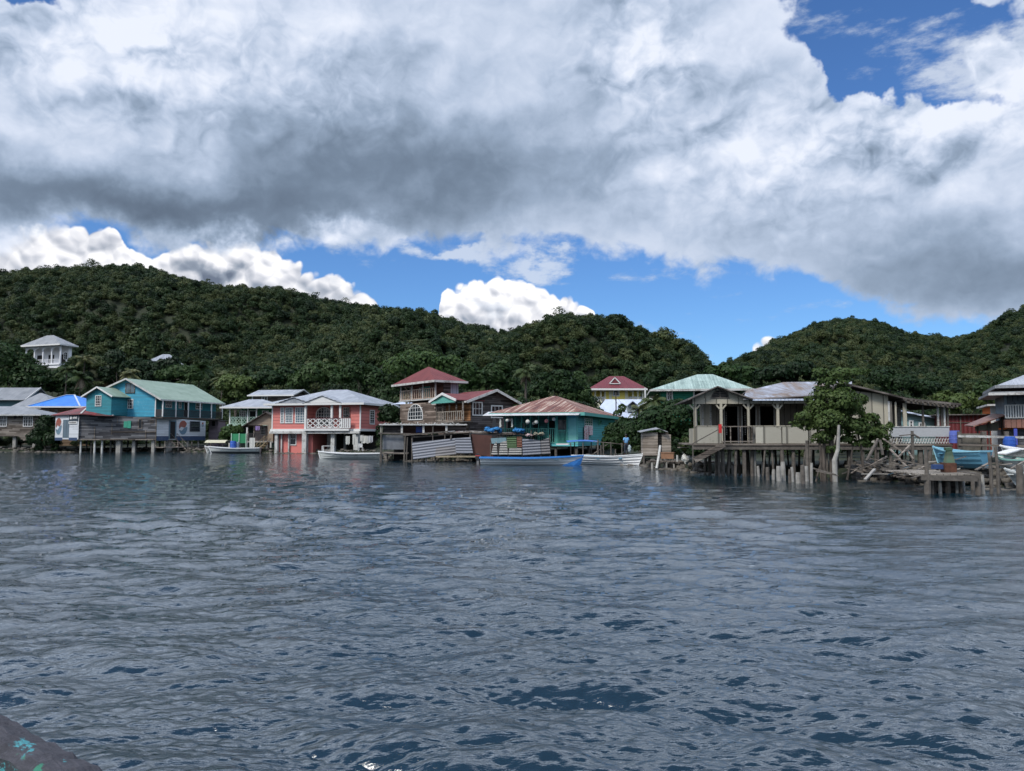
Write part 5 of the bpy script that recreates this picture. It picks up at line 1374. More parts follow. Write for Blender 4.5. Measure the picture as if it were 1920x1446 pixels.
# inner wall with gutted doorways: real openings into a room painted near-black for its shade
wy = 2.6; ZT = bt
def XW(px): return X(px, wy)
g = MB()
segs = [(1334, 1358), (1384, 1391), (1418, 1424), (1452, 1520), (1544, 1552), (1590, 1668)]
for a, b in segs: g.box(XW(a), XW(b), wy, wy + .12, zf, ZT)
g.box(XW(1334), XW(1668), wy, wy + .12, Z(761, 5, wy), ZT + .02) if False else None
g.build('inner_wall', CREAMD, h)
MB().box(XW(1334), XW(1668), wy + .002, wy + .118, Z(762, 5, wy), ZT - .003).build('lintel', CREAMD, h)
MB().box(XW(1334), XW(1340), wy + .12, 7.5, zf, ZT).build('side_wall', CREAM, h)
MB().box(XW(1340), xr, 7.4, 7.5, zf, ZT).build('back_wall', SHADEIN, h)  # room shade put into the wall colour, likewise the ceiling
MB().box(xr - .1, xr, wy + .12, 7.4, zf, ZT - .01).build('party_wall', CREAM, h)
MB().box(-.1, xr, 0.14, 7.5, ZT + .0, ZT + .04).build('ceiling', SHADEIN, h)
g = MB()
for px in (1358, 1384, 1391, 1418, 1424, 1452): g.box(XW(px) - .04, XW(px) + .04, wy - .04, wy, zf, Z(762, 5, wy))
for px in (1362, 1397):
    for k in range(14): g.box(XW(px) - .03, XW(px) + .03, wy - .02, wy, zf + .5 + k * .1, zf + .54 + k * .1)
g.build('door_frame', OLDWHITE, h)
# open bay at the west end: frame of a missing window and back panels
g = MB(); 
for px in (1306, 1318, 1333): g.box(X(px, 1.9) - .045, X(px, 1.9) + .045, 1.9, 1.98, zf, bb + .1)
g.box(X(1306, 1.9), X(1333, 1.9), 1.9, 1.98, zf + .0, zf + .45); g.build('bay_frame', OLDWHITE, h)
MB().box(-.08, .04, .14, 2.0, zf, pz - .1).build('side_parapet', CREAM, h)
# gable over the west bay
xa, xl, xv = X(1345), X(1289), X(1410); za, zl, zv = Z(724.5), Z(749), Z(748.5)
g = MB(); 
def gz(x): return za + (zl - za) * (xa - x) / (xa - xl) if x < xa else za + (zv - za) * (x - xa) / (xv - xa)
g.prism([(-.1, .02), (xa, .02), (xa, .12), (-.1, .12)], bt + .02, [gz(-.1) - .08, za - .1, za - .1, gz(-.1) - .08]); g.prism([(xa, .02), (xv, .02), (xv, .12), (xa, .12)], bt + .02, [za - .1, bt + .025, bt + .025, za - .1])
g.build('gable', CREAM, h)
PF = side('f', .02)
g = MB(); g.P = PF; wa, wb = X(1335), X(1367); wz0, wz1 = Z(745.5), Z(732)
wm = (wa + wb) / 2
for k in range(8):
    t0, t1 = math.pi * k / 8, math.pi * (k + 1) / 8; rr_ = (wb - wa) / 2
    g.poly([(wm, .01, wz0), (wm + rr_ * math.cos(t0), .01, wz0 + (wz1 - wz0) * math.sin(t0)), (wm + rr_ * math.cos(t1), .01, wz0 + (wz1 - wz0) * math.sin(t1))])
o = g.build('gable_vent', SHADEIN, h)
g = MB(); g.P = PF; g.box(wa - .05, wb + .05, .012, .05, wz0 - .06, wz0); g.box(wm - .02, wm + .02, .012, .04, wz0, wz1 - .02)
for k in range(3): g.box(wa + .05 + k * .05, wb - .05 - k * .05, .012, .03, wz0 + .06 + k * .1, wz0 + .09 + k * .1)
for k in range(8):
    t0, t1 = math.pi * k / 8, math.pi * (k + 1) / 8; rr_ = (wb - wa) / 2
    g.beam((wm + rr_ * math.cos(t0), .03, wz0 + (wz1 - wz0) * math.sin(t0)), (wm + rr_ * math.cos(t1), .03, wz0 + (wz1 - wz0) * math.sin(t1)), .04)
g.build('slats', LOG, o)
r = MB(); r.roof([[(xl, -.35, zl), (xa, -.35, za), (xa, 7, za - .02), (xl, 7, zl)][::-1], [(xa, -.35, za), (xv, -.35, zv), (xv, 7, zv), (xa, 7, za - .02)]], .07); r.build('west_roof', DARKROOF, h)
zr2 = Z(716, 5, 4.0)
r = MB(); x5 = X(1586, 4)
r.roof([[(xv - .5, -.25, zv + .0), (X(1545), -.35, Z(741, 5)), (x5, 4.0, zr2), (X(1470, 4), 4.0, zr2 - .03), (X(1400, 3), 3.0, Z(733, 3, 3))],
        [(X(1545), -.35, Z(741, 5)), (X(1600), -.30, Z(738, 6)), (x5 + .4, 4.0, zr2)][:3]], .06); r.build('middle_roof', MIXROOF, h)
r = MB(); r.roof([[(X(1400, 3), 3.0, Z(733, 3, 3)), (X(1470, 4), 4, zr2 - .03), (x5, 4, zr2), (x5, 8, ZT + .1), (X(1400, 3), 8, ZT + .1)]], .06); r.build('rear_roof', MIXROOF, h)
r = MB(); r.box(X(1410), X(1545), -.3, -.22, zv - .12, zv - .02); r.build('eave_board', PALEROOF, h)
# east gable wall and its roof
x6, z6 = X(1585), Z(718, 6); x7, z7 = X(1694), Z(746, 8)
g = MB(); g.prism([(X(1555), .10), (xr, .10), (xr, .22), (X(1555), .22)], zf, [z6 - .25, z6 + (z7 - z6) * (xr - x6) / (x7 - x6) - .06, z6 + (z7 - z6) * (xr - x6) / (x7 - x6) - .06, z6 - .25]); g.build('east_wall', CREAM, h)
r = MB(); r.roof([[(x6 - .2, -.3, z6 + .02), (x7, -.3, z7), (x7, 7.5, z7), (x6 - .2, 7.5, z6 + .02)], [(X(1545), -.25, z6 - .55), (x6 - .2, -.3, z6 + .02), (x6 - .2, 7.5, z6 + .02), (X(1545), 7.5, z6 - .55)]], .09); r.build('east_roof', DARKROOF, h)
z8 = Z(758, 9)
r = MB(); r.roof([[(x7 - .1, -.35, z7 - .02), (X(1797), -.4, z8), (X(1790, 6), 5.8, z8 + .1), (x7 - .1, 6.5, z7)]], .12); r.build('porch_roof', DARKROOF, h)
g = MB()
for i in range(13): 
    a = x7 + (X(1790) - x7) * i / 12 + rnd.uniform(-.05, .05); g.beam((a, -.45 - rnd.uniform(0, .12), z7 + (z8 - z7) * i / 12 - .15), (a + rnd.uniform(-.05, .05), 5.5, z7 + (z8 - z7) * i / 12 - .13), .07, .1)
g.beam((x7, -.3, z7 - .24), (X(1785), -.3, z8 - .2), .1, .12); g.build('rafters', LOG, h)
ps = Z(801, 9); pb = Z(819, 9)
MB().box(xr + .02, xend, -.03, .03, pb, ps).build('porch_parapet', paint('grey white panel', (0.36, 0.37, 0.38), wear=.15), h)
g = MB(); g.box(xr, xend + .03, -.06, .06, ps, ps + .05); g.box(xr, xend, -.04, .02, zf, pb - .4 + .2) if False else None; g.build('porch_rail', OLDWHITE, h)
g = MB()
n = 22
for i in range(n):
    xa_ = xr + (xend - xr) * i / n; xb_ = xr + (xend - xr) * (i + 1) / n
    g.beam((xa_, .03, zf + .02), (xb_, .03, pb - .02), .03, .03); g.beam((xa_, .06, pb - .02), (xb_, .06, zf + .02), .03, .03)
g.build('lattice', OLDWHITE, h)
for px, m_ in ((1668, OLDWHITE), (1672, CREAMD), (1681, CREAM), (1698, CREAM), (1732, LOG), (1760, OLDWHITE), (1767, LOG), (1772, OLDWHITE), (1778, LOG)):
    w_ = .09 if px == 1698 else .045
    MB().box(X(px) - w_, X(px) + w_, .03, .13, ps + .05 if px > 1690 else zf, z7 + (z8 - z7) * (X(px) - x7) / (X(1797) - x7) - .28).build('porch_post', m_, h)
MB().box(xr + .05, X(1690, 2.4), 2.4, 2.5, zf, z7 - .3).build('porch_back_wall', CREAMD, h)
g = MB(); P_ = side('f', 2.4)
for k in range(14): g.box(X(1682, 2.3), X(1689, 2.3), 2.33, 2.37, zf + .9 + k * .085, zf + .95 + k * .085)
g.build('louvres', OLDWHITE, h)
# piles
SZ_ = -1.0
pts = []
for px in (1345, 1355, 1367, 1381, 1395, 1414, 1432, 1449, 1467, 1488, 1508, 1520, 1548, 1566, 1592, 1618, 1646, 1672, 1700, 1722, 1745, 1765, 1776):
    for yy in (.15, 2.6, 5.0):
        if yy > 1 and rnd.random() < .25: continue
        pts.append((X(px) + rnd.uniform(-.1, .1), yy + rnd.uniform(-.2, .2)))
for (x, y) in pts: stilts(h, [(x, y)], SZ_, zf - .33 if y < .3 else zf - .1, rnd.uniform(.045, .12), LOG if rnd.random() < .85 else CONC, rnd.random() < .3, lean=.25)
# stairs and handrail
st = MB(); a = Vector((X(1353), -.5, zf - .05)); b = Vector((X(1297), -.7, Z(864, 0, -.7)))
for s_ in (-.35, .35): st.beam(a + Vector((0, s_, 0)), b + Vector((0, s_, 0)), .05, .24)
for i in range(8):
    p = a.lerp(b, (i + .5) / 8); st.box(p.x - .13, p.x + .13, p.y - .33, p.y + .33, p.z - .02, p.z + .02)
st.build('stairs', WOOD, h)
g = MB(); g.beam((X(1353), -.85, pz + .0), (X(1294), -1.0, Z(832, 0, -1)), .05); g.beam((X(1294), -1.0, Z(864, 0, -1) - .2), (X(1294), -1.0, Z(832, 0, -1)), .06); g.beam((X(1353), -.85, zf - .1), (X(1353), -.85, pz), .06); g.build('handrail', LOG, h)
FN = f; NZF = zf
rc = MB(); rc.P = lambda x, y, z: (x, y, z)
p0 = Vector((f.ox, f.oy, 0)); 
def wl(lx, ly, z): return Vector((f.ox + lx * f.c - ly * f.s, f.oy + lx * f.s + ly * f.c, z))
q = wl(X(1345), -.9, pz + .02)
rc = MB(); nseg = 7
for i in range(nseg):
    a = i / nseg; rc.hexa([(-.12 + .03 * math.sin(i), -.05, -.55 * a - .02), (.13, -.05, -.55 * a - .02), (.14, .07 - a * .03, -.55 * a - .02), (-.10, .07, -.55 * a - .02), (-.13, -.06, -.55 * (a - 1 / nseg)), (.14, -.06, -.55 * (a - 1 / nseg)), (.14, .08, -.55 * (a - 1 / nseg)), (-.12, .08, -.55 * (a - 1 / nseg))])
rc.v = [(a_ * .6, b_ * .7, c_ * .85) for a_, b_, c_ in rc.v]
o = rc.build('cloth', plain('red cloth', (0.55, 0.03, 0.03), .8)); o.location = q + Vector((0, 0, .03)); tag(o, 'bright red cloth hanging over the porch handrail of the derelict house', 'cloth')

# --- teal lean-to seen through the east porch
f = Fr(1692, 56, 0, .3)
h = f.thing('pale_teal_shed', 'pale teal shed with sloping white edged roof seen through the derelict porch', 'shed')
x1 = f.x(1778)
MB().prism([(0, 0), (x1, 0), (x1, 4), (0, 4)], -.5, [f.z(772), f.z(792), f.z(792), f.z(772)]).build('wall', paint('pale teal boards', (0.20, 0.33, 0.33), .3), h)
r = MB(); r.roof([[(-.4, -.4, f.z(769)), (x1 + .8, -.4, f.z(792)), (x1 + .8, 4.4, f.z(792)), (-.4, 4.4, f.z(769))]], .1); r.build('roof', PALEROOF, h)
window(h, side('f', 0), f.x(1704), f.x(1712), f.z(802), f.z(788), 1, 2); window(h, side('f', 0), f.x(1722), f.x(1734), f.z(804), f.z(792), 2, 1)
# --- maroon wall behind, brown lean-to, orange house, grey house at the east end
f = Fr(1780, 54, -20, .6)
h = f.thing('maroon_shed', 'long maroon metal walled shed behind the grey fence rails', 'shed')
x1 = f.x(1868)
MB().box(-.6, x1, 0, 5, -.8, f.z(779)).build('wall', rustm('maroon sheet', (0.16, 0.028, 0.030), (0.09, .03, .02), .35, .25, axis=0), h)
MB().box(-.9, x1 + .2, -.3, 5.3, f.z(779) + .003, f.z(777)).build('roof', DARKROOF, h)
g = MB(); g.box(f.x(1800), f.x(1802), -.06, -.003, -.5, f.z(780)); g.box(-.5, x1, -.05, -.003, f.z(793), f.z(792)); g.build('frame', LOG, h)
f = Fr(1862, 52, -25, .8)
h = f.thing('orange_house', 'small orange rendered house with white flat eave behind the grey balcony house', 'house')
x1 = f.x(1930)
MB().box(0, x1, 0, 5, -1, f.z(762)).build('wall', paint('orange render', (0.55, 0.13, 0.02), wear=.05, var=.1), h)
MB().box(-.1, .28, -.04, -.003, -1, f.z(762)).build('corner_trim', WHITE, h)
MB().box(f.x(1850), x1, -.7, 5.3, f.z(762) + .003, f.z(758.5)).build('roof', OLDWHITE, h)
window(h, side('f', 0), f.x(1892), f.x(1905), f.z(780), f.z(766), 2, 2)
f = Fr(1832, 45.5, -20, .4)
h = f.thing('brown_lean_to', 'open lean-to with thin rusty brown roof and stained cream wall by the east end', 'shed')
x1 = f.x(1886)
r = MB(); r.roof([[(f.x(1822), -.4, f.z(799)), (x1, -.4, f.z(778)), (x1, 3, f.z(776, 0, 3)), (f.x(1828), 3, f.z(797, 0, 3))]], .06); r.build('roof', roofm('brown sheet roof', [(0.08, .03, .02), (0.18, .07, .04), (.26, .13, .09)]), h)
MB().prism([(f.x(1832), .5), (f.x(1876), .5), (f.x(1876), .6), (f.x(1832), .6)], f.z(808), [f.z(799), f.z(791), f.z(791), f.z(799)]).build('wall', PANEL, h)
for px in (1834, 1855, 1880): MB().beam((f.x(px), .2, -.6), (f.x(px), .2, f.z(799 - (px - 1832) * .33)), .08).build('post', LOG, h)
f = Fr(1885, 44, -27, .5)
h = f.thing('grey_balcony_house', 'two storey grey blue house with white balusters, brown skirt and blue posts', 'house')
X = f.x; x1 = X(2060); z1, z2, z3, z4, z5 = f.z(804), f.z(787), f.z(760), f.z(741), f.z(724)
GB = paint('grey blue boards', (0.20, 0.26, 0.31), .25, .15, (.3, .33, .36), axis=0)
MB().box(0.1, x1, 1.2, 6, z2, z4).build('wall', GB, h)
MB().box(X(1884), x1, -.05, 6, z1 + .05, z2).build('skirt', paint('brown skirt', (0.24, 0.11, 0.08), .25, .2, axis=0), h)
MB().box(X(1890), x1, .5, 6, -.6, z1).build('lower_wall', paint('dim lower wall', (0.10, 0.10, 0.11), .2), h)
rail(h, (X(1886), 0, z2), (x1, 0, z2), z3 - z2, 34, WHITE, bw=.07, t=.05)
for px in (1887, 1925, 1975, 2040): MB().box(X(px) - .05, X(px) + .05, .0, .1, z3, z4).build('balcony_post', GB, h)
r = MB(); r.box(X(1854), x1 + .5, -1.0, 6.5, z4, f.z(736)); r.build('lower_eave', GREYROOF2, h)
g = MB(); g.box(X(1852), x1 + .5, -1.06, -1.003, f.z(742.5), f.z(738)); g.build('eave_board', OLDWHITE, h)
MB().box(X(1880), x1, .3, 6, f.z(736) + .003, z5).build('attic_wall', TRIMDARK, h)
r = MB(); r.roof(hip(X(1868), x1 + 1.2, -.6, 7.2, z5, f.z(694, 3, 3.3), X(1945, 3.3), x1 - 2), .1); r.build('roof', GREYROOF, h)
fascia(h, X(1868), x1 + 1.2, -.6, 7.2, z5, GREYROOF2, .15)
BP = paint('blue post', (0.05, 0.07, 0.35), wear=.1)
for px in (1903, 1960, 2030): MB().box(X(px) - .08, X(px) + .08, -.1, .06, -.8, z1).build('blue_post', BP, h)
window(h, side('f', 1.2), X(1898, 1.2), X(1912, 1.2), f.z(780), f.z(752), 3, 2, fm=GB, pm=GLASSB); window(h, side('f', 1.2), X(1930, 1.2), X(1950, 1.2), f.z(780), f.z(752), 3, 2, fm=GB)

# ================================================================== boats
def boat(name, label, cat, sx, sy, bx, by, W, H, out_m, rim_m, in_m, draft=0.14, z0=0.0, nst=5, seats=3, group=None, rim=0.07, step=0.018, bottom=None, bot_t=0.3, rake=0.55):
    """open boat with its transom at (sx, sy) and its stem at (bx, by)"""
    L = math.hypot(bx - sx, by - sy); h = thing(name, label, cat, (sx, sy, z0), math.degrees(math.atan2(by - sy, bx - sx)), group)
    NS = 22
    def hb(s):
        return W / 2 * ((0.80 + 0.20 * math.sin(min(s / .5, 1) * math.pi / 2)) if s < .5 else max(0.0, 1 - ((s - .5) / .5) ** 2.3))
    def sheer(s): return H * (1.0 + 0.10 * (1 - s) ** 2 + 0.42 * max(0, s - .45) ** 1.7 / .55 ** 1.7)
    def sec(s, inset=0.0):
        P = []; b = max(hb(s) - inset, 0.004); zt = sheer(s); zk = -draft + .25 * max(0, s - .8) ** 2 * 10 * draft + inset * .8
        m = nst * 2
        for i in range(m + 1):
            t = i / m; y = b * t ** .62; z = zk + (zt - zk) * t ** 1.25
            if not inset and i and nst: y += step * (1 if i % 2 else 0)
            P.append((L * s * (1 - rake / L) + rake * (s ** 3) * (0.25 + .75 * t), y, z))
        return P
    def shell(inset, s0=0.0, s1=1.0, t0=0, t1=None):
        mb = MB(); ss = [s0 + (s1 - s0) * i / NS for i in range(NS + 1)]; SS = [sec(s, inset) for s in ss]; m = len(SS[0]) - 1; t1 = m if t1 is None else t1
        for i in range(NS):
            for j in range(t0, t1):
                a, b, c, d = SS[i][j], SS[i + 1][j], SS[i + 1][j + 1], SS[i][j + 1]
                mb.poly([a, b, c, d]); n_ = lambda p: (p[0], -p[1], p[2]); mb.poly([n_(a), n_(d), n_(c), n_(b)])
        return mb, SS
    o, SS = shell(0, t0=int(bot_t * nst) * 2 if bottom else 0)
    tr = SS[0]; o.poly([(p[0], p[1], p[2]) for p in tr] + [(p[0], -p[1], p[2]) for p in tr[::-1][:-1]])
    o.build('hull', out_m, h)
    if bottom: shell(0, t1=int(bot_t * nst) * 2)[0].build('bottom', bottom, h)
    i_, _ = shell(.045, 0.012, .97); i_.build('interior', in_m, h)
    g = MB()
    ed = [SS[i][-1] for i in range(NS + 1)]
    for sg in (1, -1):
        for a, b in zip(ed[:-1], ed[1:]): g.beam((a[0], a[1] * sg, a[2] + rim * .1), (b[0], b[1] * sg, b[2] + rim * .1), rim, rim)
    g.beam((ed[0][0], -ed[0][1], ed[0][2]), (ed[0][0], ed[0][1], ed[0][2]), rim * 1.2, rim * 1.3)
    g.beam((SS[-1][0][0], 0, SS[-1][0][2]), (SS[-1][-1][0] + .02, 0, SS[-1][-1][2] + .06), .06, .08)
    g.build('gunwale', rim_m, h)
    for k in range(seats):
        s = .12 + .62 * k / max(1, seats - 1); b = hb(s) - .05; MB().box(L * s - .14, L * s + .14, -b, b, sheer(s) * .72, sheer(s) * .72 + .035).build('seat', in_m, h)
    return h, L
BW = paint('white boat paint', (0.74, 0.75, 0.75), wear=.18, wearcol=(.3, .3, .29), var=.1)
BWO = paint('chipped boat paint', (0.50, 0.52, 0.50), wear=.5, wearcol=(.22, .22, .2), var=.15)
BLU = paint('boat blue', (0.04, 0.20, 0.55), wear=.1, wearcol=(.3, .4, .5), var=.15)
PBL = paint('pale blue boat paint', (0.10, 0.27, 0.38), wear=.2, wearcol=(.3, .36, .38), var=.2)
BLK = plain('black plastic', (0.02, 0.02, 0.022), .5)
def wx(px, Y): return px2x(px, Y, .5)
# long blue and white skiff
h, L = boat('blue_rimmed_skiff', 'long white skiff with bright blue gunwale and blue bow, moored before the patched screens', 'boat', wx(902, 60.0), 60.0, wx(1094, 59.2), 59.2, 1.55, .50, BW, BLU, PBL, bottom=None, nst=4, rim=.10, rake=.9)
g = MB(); 
for sg in (1, -1):
    pts_ = [(L - 1.75, .60, -.05), (L - .75, .36, -.05), (L - .22, .06, .02), (L - .02, .05, .60), (L - .55, .30, .42), (L - 1.0, .47, .22)]
    g.poly([(a, sg * (b + .09), c) for a, b, c in pts_][::sg])
g.build('bow_panel', BLU, h)
m_ = MB(); m_.box(-.42, -.10, -.16, .16, .42, .78); m_.box(-.36, -.14, -.13, .13, .78, .86); o = m_.build('outboard_motor', BLK, h)
MB().box(-.34, -.16, -.07, .07, -.5, .42).build('motor_leg', plain('grey metal', (0.18, .18, .18), .4), o)
MB().box(-.44, -.08, -.175, .175, .66, .74).build('motor_band', plain('red band', (0.35, .04, .04)), o)
# white lapstrake boat
boat('striped_white_boat', 'white open boat with dark plank lines and pale blue inside, bow at the wooden outhouse', 'boat', wx(1082, 62.2), 62.2, wx(1206, 57.6), 57.6, 1.7, .62, BW, BW, PBL, nst=5, rim=.06, step=.035, rake=.7)
# white rowing boat below coral house
boat('white_rowing_boat', 'weathered white rowing boat moored in front of the coral house columns', 'boat', wx(718, 75), 75, wx(597, 76), 76, 1.35, .50, BWO, BW, BWO, nst=4, rim=.09, rake=.3)
# long pale boat by the green porch house
boat('white_long_boat', 'long low white boat with dark bottom band by the covered launch', 'boat', wx(488, 100.5), 100.5, wx(391, 100), 100, 1.5, .62, BWO, BW, BWO, bottom=plain('dark antifouling', (.03, .035, .04)), bot_t=.5, nst=4, rim=.09)
# covered launch
h, L = boat('covered_launch', 'small launch with curved cream canopy beside the shop walkway', 'boat', wx(424, 103), 103, wx(384, 103.4), 103.4, 1.6, .62, BWO, BW, BWO, nst=4, rim=.09)
g = MB()
for i in range(8):
    a0, a1 = math.pi * (.14 + .72 * i / 8), math.pi * (.14 + .72 * (i + 1) / 8)
    q = lambda a, x, r=0: (x, math.cos(a) * (.95 + r), 1.05 + math.sin(a) * (.62 + r))
    g.hexa([q(a0, -.3), q(a0, L * .86), q(a1, L * .86), q(a1, -.3), q(a0, -.3, .03), q(a0, L * .86, .03), q(a1, L * .86, .03), q(a1, -.3, .03)])
g.build('canopy', paint('cream canopy', (0.44, 0.42, 0.30), wear=.2), h)
for x_ in (.1, L * .45, L * .8):
    for y_ in (-.75, .75): MB().beam((x_, y_, .5), (x_, y_, 1.4), .04).build('canopy_post', LOG, h)
# beached blue boat and pale boats on the east shore
boat('beached_blue_boat', 'pale blue boat hauled up behind the rusty mooring block and plank jetty', 'boat', wx(1850, 34.5), 34.5, wx(1752, 36.5), 36.5, 1.35, .50, PBL, paint('light blue rim', (.22, .45, .55)), PBL, draft=.25, z0=.98, nst=4, rim=.06, rake=.35)
boat('pale_green_boat', 'old boat with faded sea green gunwale lying among clutter below the grey balcony house', 'boat', wx(1945, 33.5), 33.5, wx(1868, 35.6), 35.6, 1.2, .42, BWO, paint('faded green rim', (.20, .38, .33)), BWO, draft=.2, z0=.72, nst=4, rim=.07)
boat('upturned_grey_boat', 'small grey boat behind the faded green one with white boards laid across', 'boat', wx(1935, 37.5), 37.5, wx(1878, 38.5), 38.5, 1.2, .40, BWO, BW, BWO, draft=.2, z0=1.15, nst=3)
boat('mouldy_white_boat', 'low white boat lying half in the shallows at the foot of the clutter', 'boat', wx(1950, 32.2), 32.2, wx(1885, 33.2), 33.2, 1.1, .36, BWO, BWO, BWO, draft=.15, z0=.28, nst=3)

# the boat the photo is taken from

def gwood():
    m, nt, b, tc, out = newmat('weathered boat rail')
    o = tc.outputs['Object']; x, y, z = sep(nt, o)
    n1 = noise(nt, o, 7.0, 7, 0.7); n2 = noise(nt, vmul(nt, o, (1, 3, 3)), 16.0, 5, 0.7); n3 = noise(nt, vmul(nt, o, (.6, 1, 1)), 9.0, 6, 0.72); n4 = noise(nt, o, 11.0, 4, 0.6)
    c = (n1 * 0.6 + n2 * 0.5 - 0.05).clamp().ramp([(0.3, (0.014, 0.012, 0.017)), (0.5, (0.033, 0.032, 0.040)), (0.66, (0.060, 0.058, 0.070)), (0.8, (0.17, 0.17, 0.19))])
    inner = y.ss(0.07, 0.14)
    c = mix(nt, (n3 + inner * 0.08 + x.ss(4.5, 5.3) * 0.06).ss(0.655, 0.69), c, (0.05, 0.25, 0.28))
    c = mix(nt, (n4 * 0.7 + inner * 0.10).ss(0.53, 0.57) * inner, c, (0.03, 0.17, 0.11))
    nt.links.new(c, b.inputs['Base Color']); b.inputs['Roughness'].default_value = 0.75
    bump(nt, b, n1 + n2 * 0.6 + (n3 + inner * 0.08).ss(0.70, 0.73) * 0.4, 1.0, 0.02)
    return m
GWOOD = gwood()
GG = plain('green boat paint', (0.03, 0.28, 0.17), .5, .35, 9.0); 
ang = math.degrees(math.atan2(.6, -.8)); 
h = thing('wooden_boat', 'rough grey boat rail with chipped turquoise paint, closest to the viewer', 'boat', (2.03, .38, 0.0), ang)
def rl(s): return (s, 0.05 * math.sin(s * .45), .86 + .012 * s + .012 * math.sin(s * 2.1))
g = MB(); n = 150
prof = [(-.01, -.10), (.015, .0), (-.02, .045), (-.10, .065), (-.15, .06), (-.185, .03), (-.195, -.05), (-.17, -.12)]
rr_ = random.Random(4)
rings = []
for i in range(n + 1):
    s = -1.0 + 8.0 * i / n; c = rl(s); jit = rr_.uniform(-.008, .008)
    rings.append([(c[0], c[1] - p[0] - jit, c[2] + p[1] + rr_.uniform(-.006, .006)) for p in prof])
for i in range(n):
    for k in range(len(prof)):
        k2 = (k + 1) % len(prof); g.poly([rings[i][k], rings[i + 1][k], rings[i + 1][k2], rings[i][k2]])
g.build('gunwale', GWOOD, h)
g = MB()
for i in range(n): 
    a, b = rings[i], rings[i + 1]
    g.poly([(a[0][0], a[0][1] - .02, a[0][2]), (b[0][0], b[0][1] - .02, b[0][2]), (b[0][0], b[0][1] + .25, -.3), (a[0][0], a[0][1] + .25, -.3)])
g.build('hull', GG, h)
g = MB()
for i in range(n):
    a, b = rings[i], rings[i + 1]
    g.poly([(a[0][0], a[0][1] + .17, a[0][2] + .02), (a[0][0], a[0][1] + .42, a[0][2] - .02), (b[0][0], b[0][1] + .42, b[0][2] - .02), (b[0][0], b[0][1] + .17, b[0][2] + .02)])
    g.poly([(a[0][0], a[0][1] + .42, a[0][2] - .02), (a[0][0], a[0][1] + .75, .12), (b[0][0], b[0][1] + .75, .12), (b[0][0], b[0][1] + .42, b[0][2] - .02)])
    g.poly([(a[0][0], a[0][1] + .75, .12), (a[0][0], 2.4, .12), (b[0][0], 2.4, .12), (b[0][0], b[0][1] + .75, .12)])
g.build('interior', GG, h)


# ================================================================== waterfront sheds, screens and jetties
BRICK = timber('brown brick panel', (0.10, 0.055, 0.045), (0.22, 0.13, 0.10), .12)
f = Fr(714, 68.5, 3, 0.0)
h = f.thing('waterfront_shed', 'ramshackle open timber shed on piles with flat litter topped roof below the tower house', 'shed')
X, Z = f.x, f.z; x1 = X(876)
zt = Z(795)
MB().box(-.15, x1, -.2, 3.4, zt - .12, zt).build('roof', OLDWHITE, h)
MB().box(.1, X(836), 1.0, 1.1, Z(813), zt - .12).build('wall', BRICK, h)
MB().box(X(718), X(752), .3, .36, Z(812), Z(797.5)).build('dark_panel', BROWND, h)
MB().box(X(840), X(874), .3, .36, Z(812), Z(797)).build('dark_panel', BROWND, h)
MB().box(X(779), X(793), .6, .66, Z(811), Z(800)).build('blue_panel', plain('blue panel', (0.02, 0.06, 0.28), .6), h)
for px in (715, 753.5, 794, 837): MB().box(X(px) - .09, X(px) + .09, -.05, .13, Z(812), zt - .12).build('post', OLDWHITE if px != 715 else PANEL, h)
g = MB(); g.beam((-.2, -.05, Z(812.5)), (X(770), -.05, Z(814)), .10, .14); g.beam((X(756), -.15, Z(816.5)), (X(845), -.2, Z(809)), .10, .12); g.beam((X(770), .6, Z(820)), (X(880), .6, Z(813)), .12, .12); g.build('crossbeam', LOG, h)
MB().box(X(717), X(757), .25, .31, Z(843), Z(816)).build('grey_panel', plain('dull grey sheet', (0.15, 0.16, 0.175), .6, .35, 1.5), h)
MB().box(X(716), X(765), .3, 3.2, Z(852), Z(849)).build('lower_deck', WOOD, h)
for px, a, b, w_ in ((714, 860, 813, .07), (717, 855, 812, .05), (758, 866, 814, .08), (762, 868, 820, .06), (811, 866, 790, .05), (833, 866, 815, .06)):
    g = MB(); g.tube([(X(px), -.1, -1.0), (X(px + rnd.uniform(-2, 3)), -.1, Z(b))], w_, 7); g.build('post', LOG, h)
MB().box(X(735), X(900), 1.6, 1.7, Z(866), Z(815)).build('back_wall', SHADEIN, h)  # near-black sheet in place of the shade behind the shed
for i in range(16): stilts(h, [(X(722) + i * .48, .6 + rnd.random() * 2.0)], -1, Z(850), .07, LOG, lean=.1)
# litter on the shed roof
def scrap(name, label, cat, pts_, m_, group, s=(.12, .35), flat=False):
    for k, (x, y, z) in enumerate(pts_):
        g = MB(); L_ = rnd.uniform(*s); 
        if flat: g.box(-L_ / 2, L_ / 2, -L_ / 3, L_ / 3, 0, .05)
        else: g.beam((-L_ / 2, 0, .03), (L_ / 2, 0, .04 + rnd.uniform(0, .1)), .06, .05)
        o = g.build(name, m_[k % len(m_)]); o.location = (x, y, z); o.rotation_euler = (0, 0, rnd.uniform(0, 3.1)); tag(o, label, cat, group)
def fw(fr, lx, ly, z): return (fr.ox + lx * fr.c - ly * fr.s, fr.oy + lx * fr.s + ly * fr.c, z)
scrap('scrap_board', 'short scrap of pale board lying on the flat shed roof', 'board', [fw(f, X(722) + i * .24 + rnd.uniform(-.05, .05), rnd.uniform(.0, .5), zt + .002) for i in range(28)], [OLDWHITE, CONC, WOOD], 'scraps on the shed roof')
FS = f
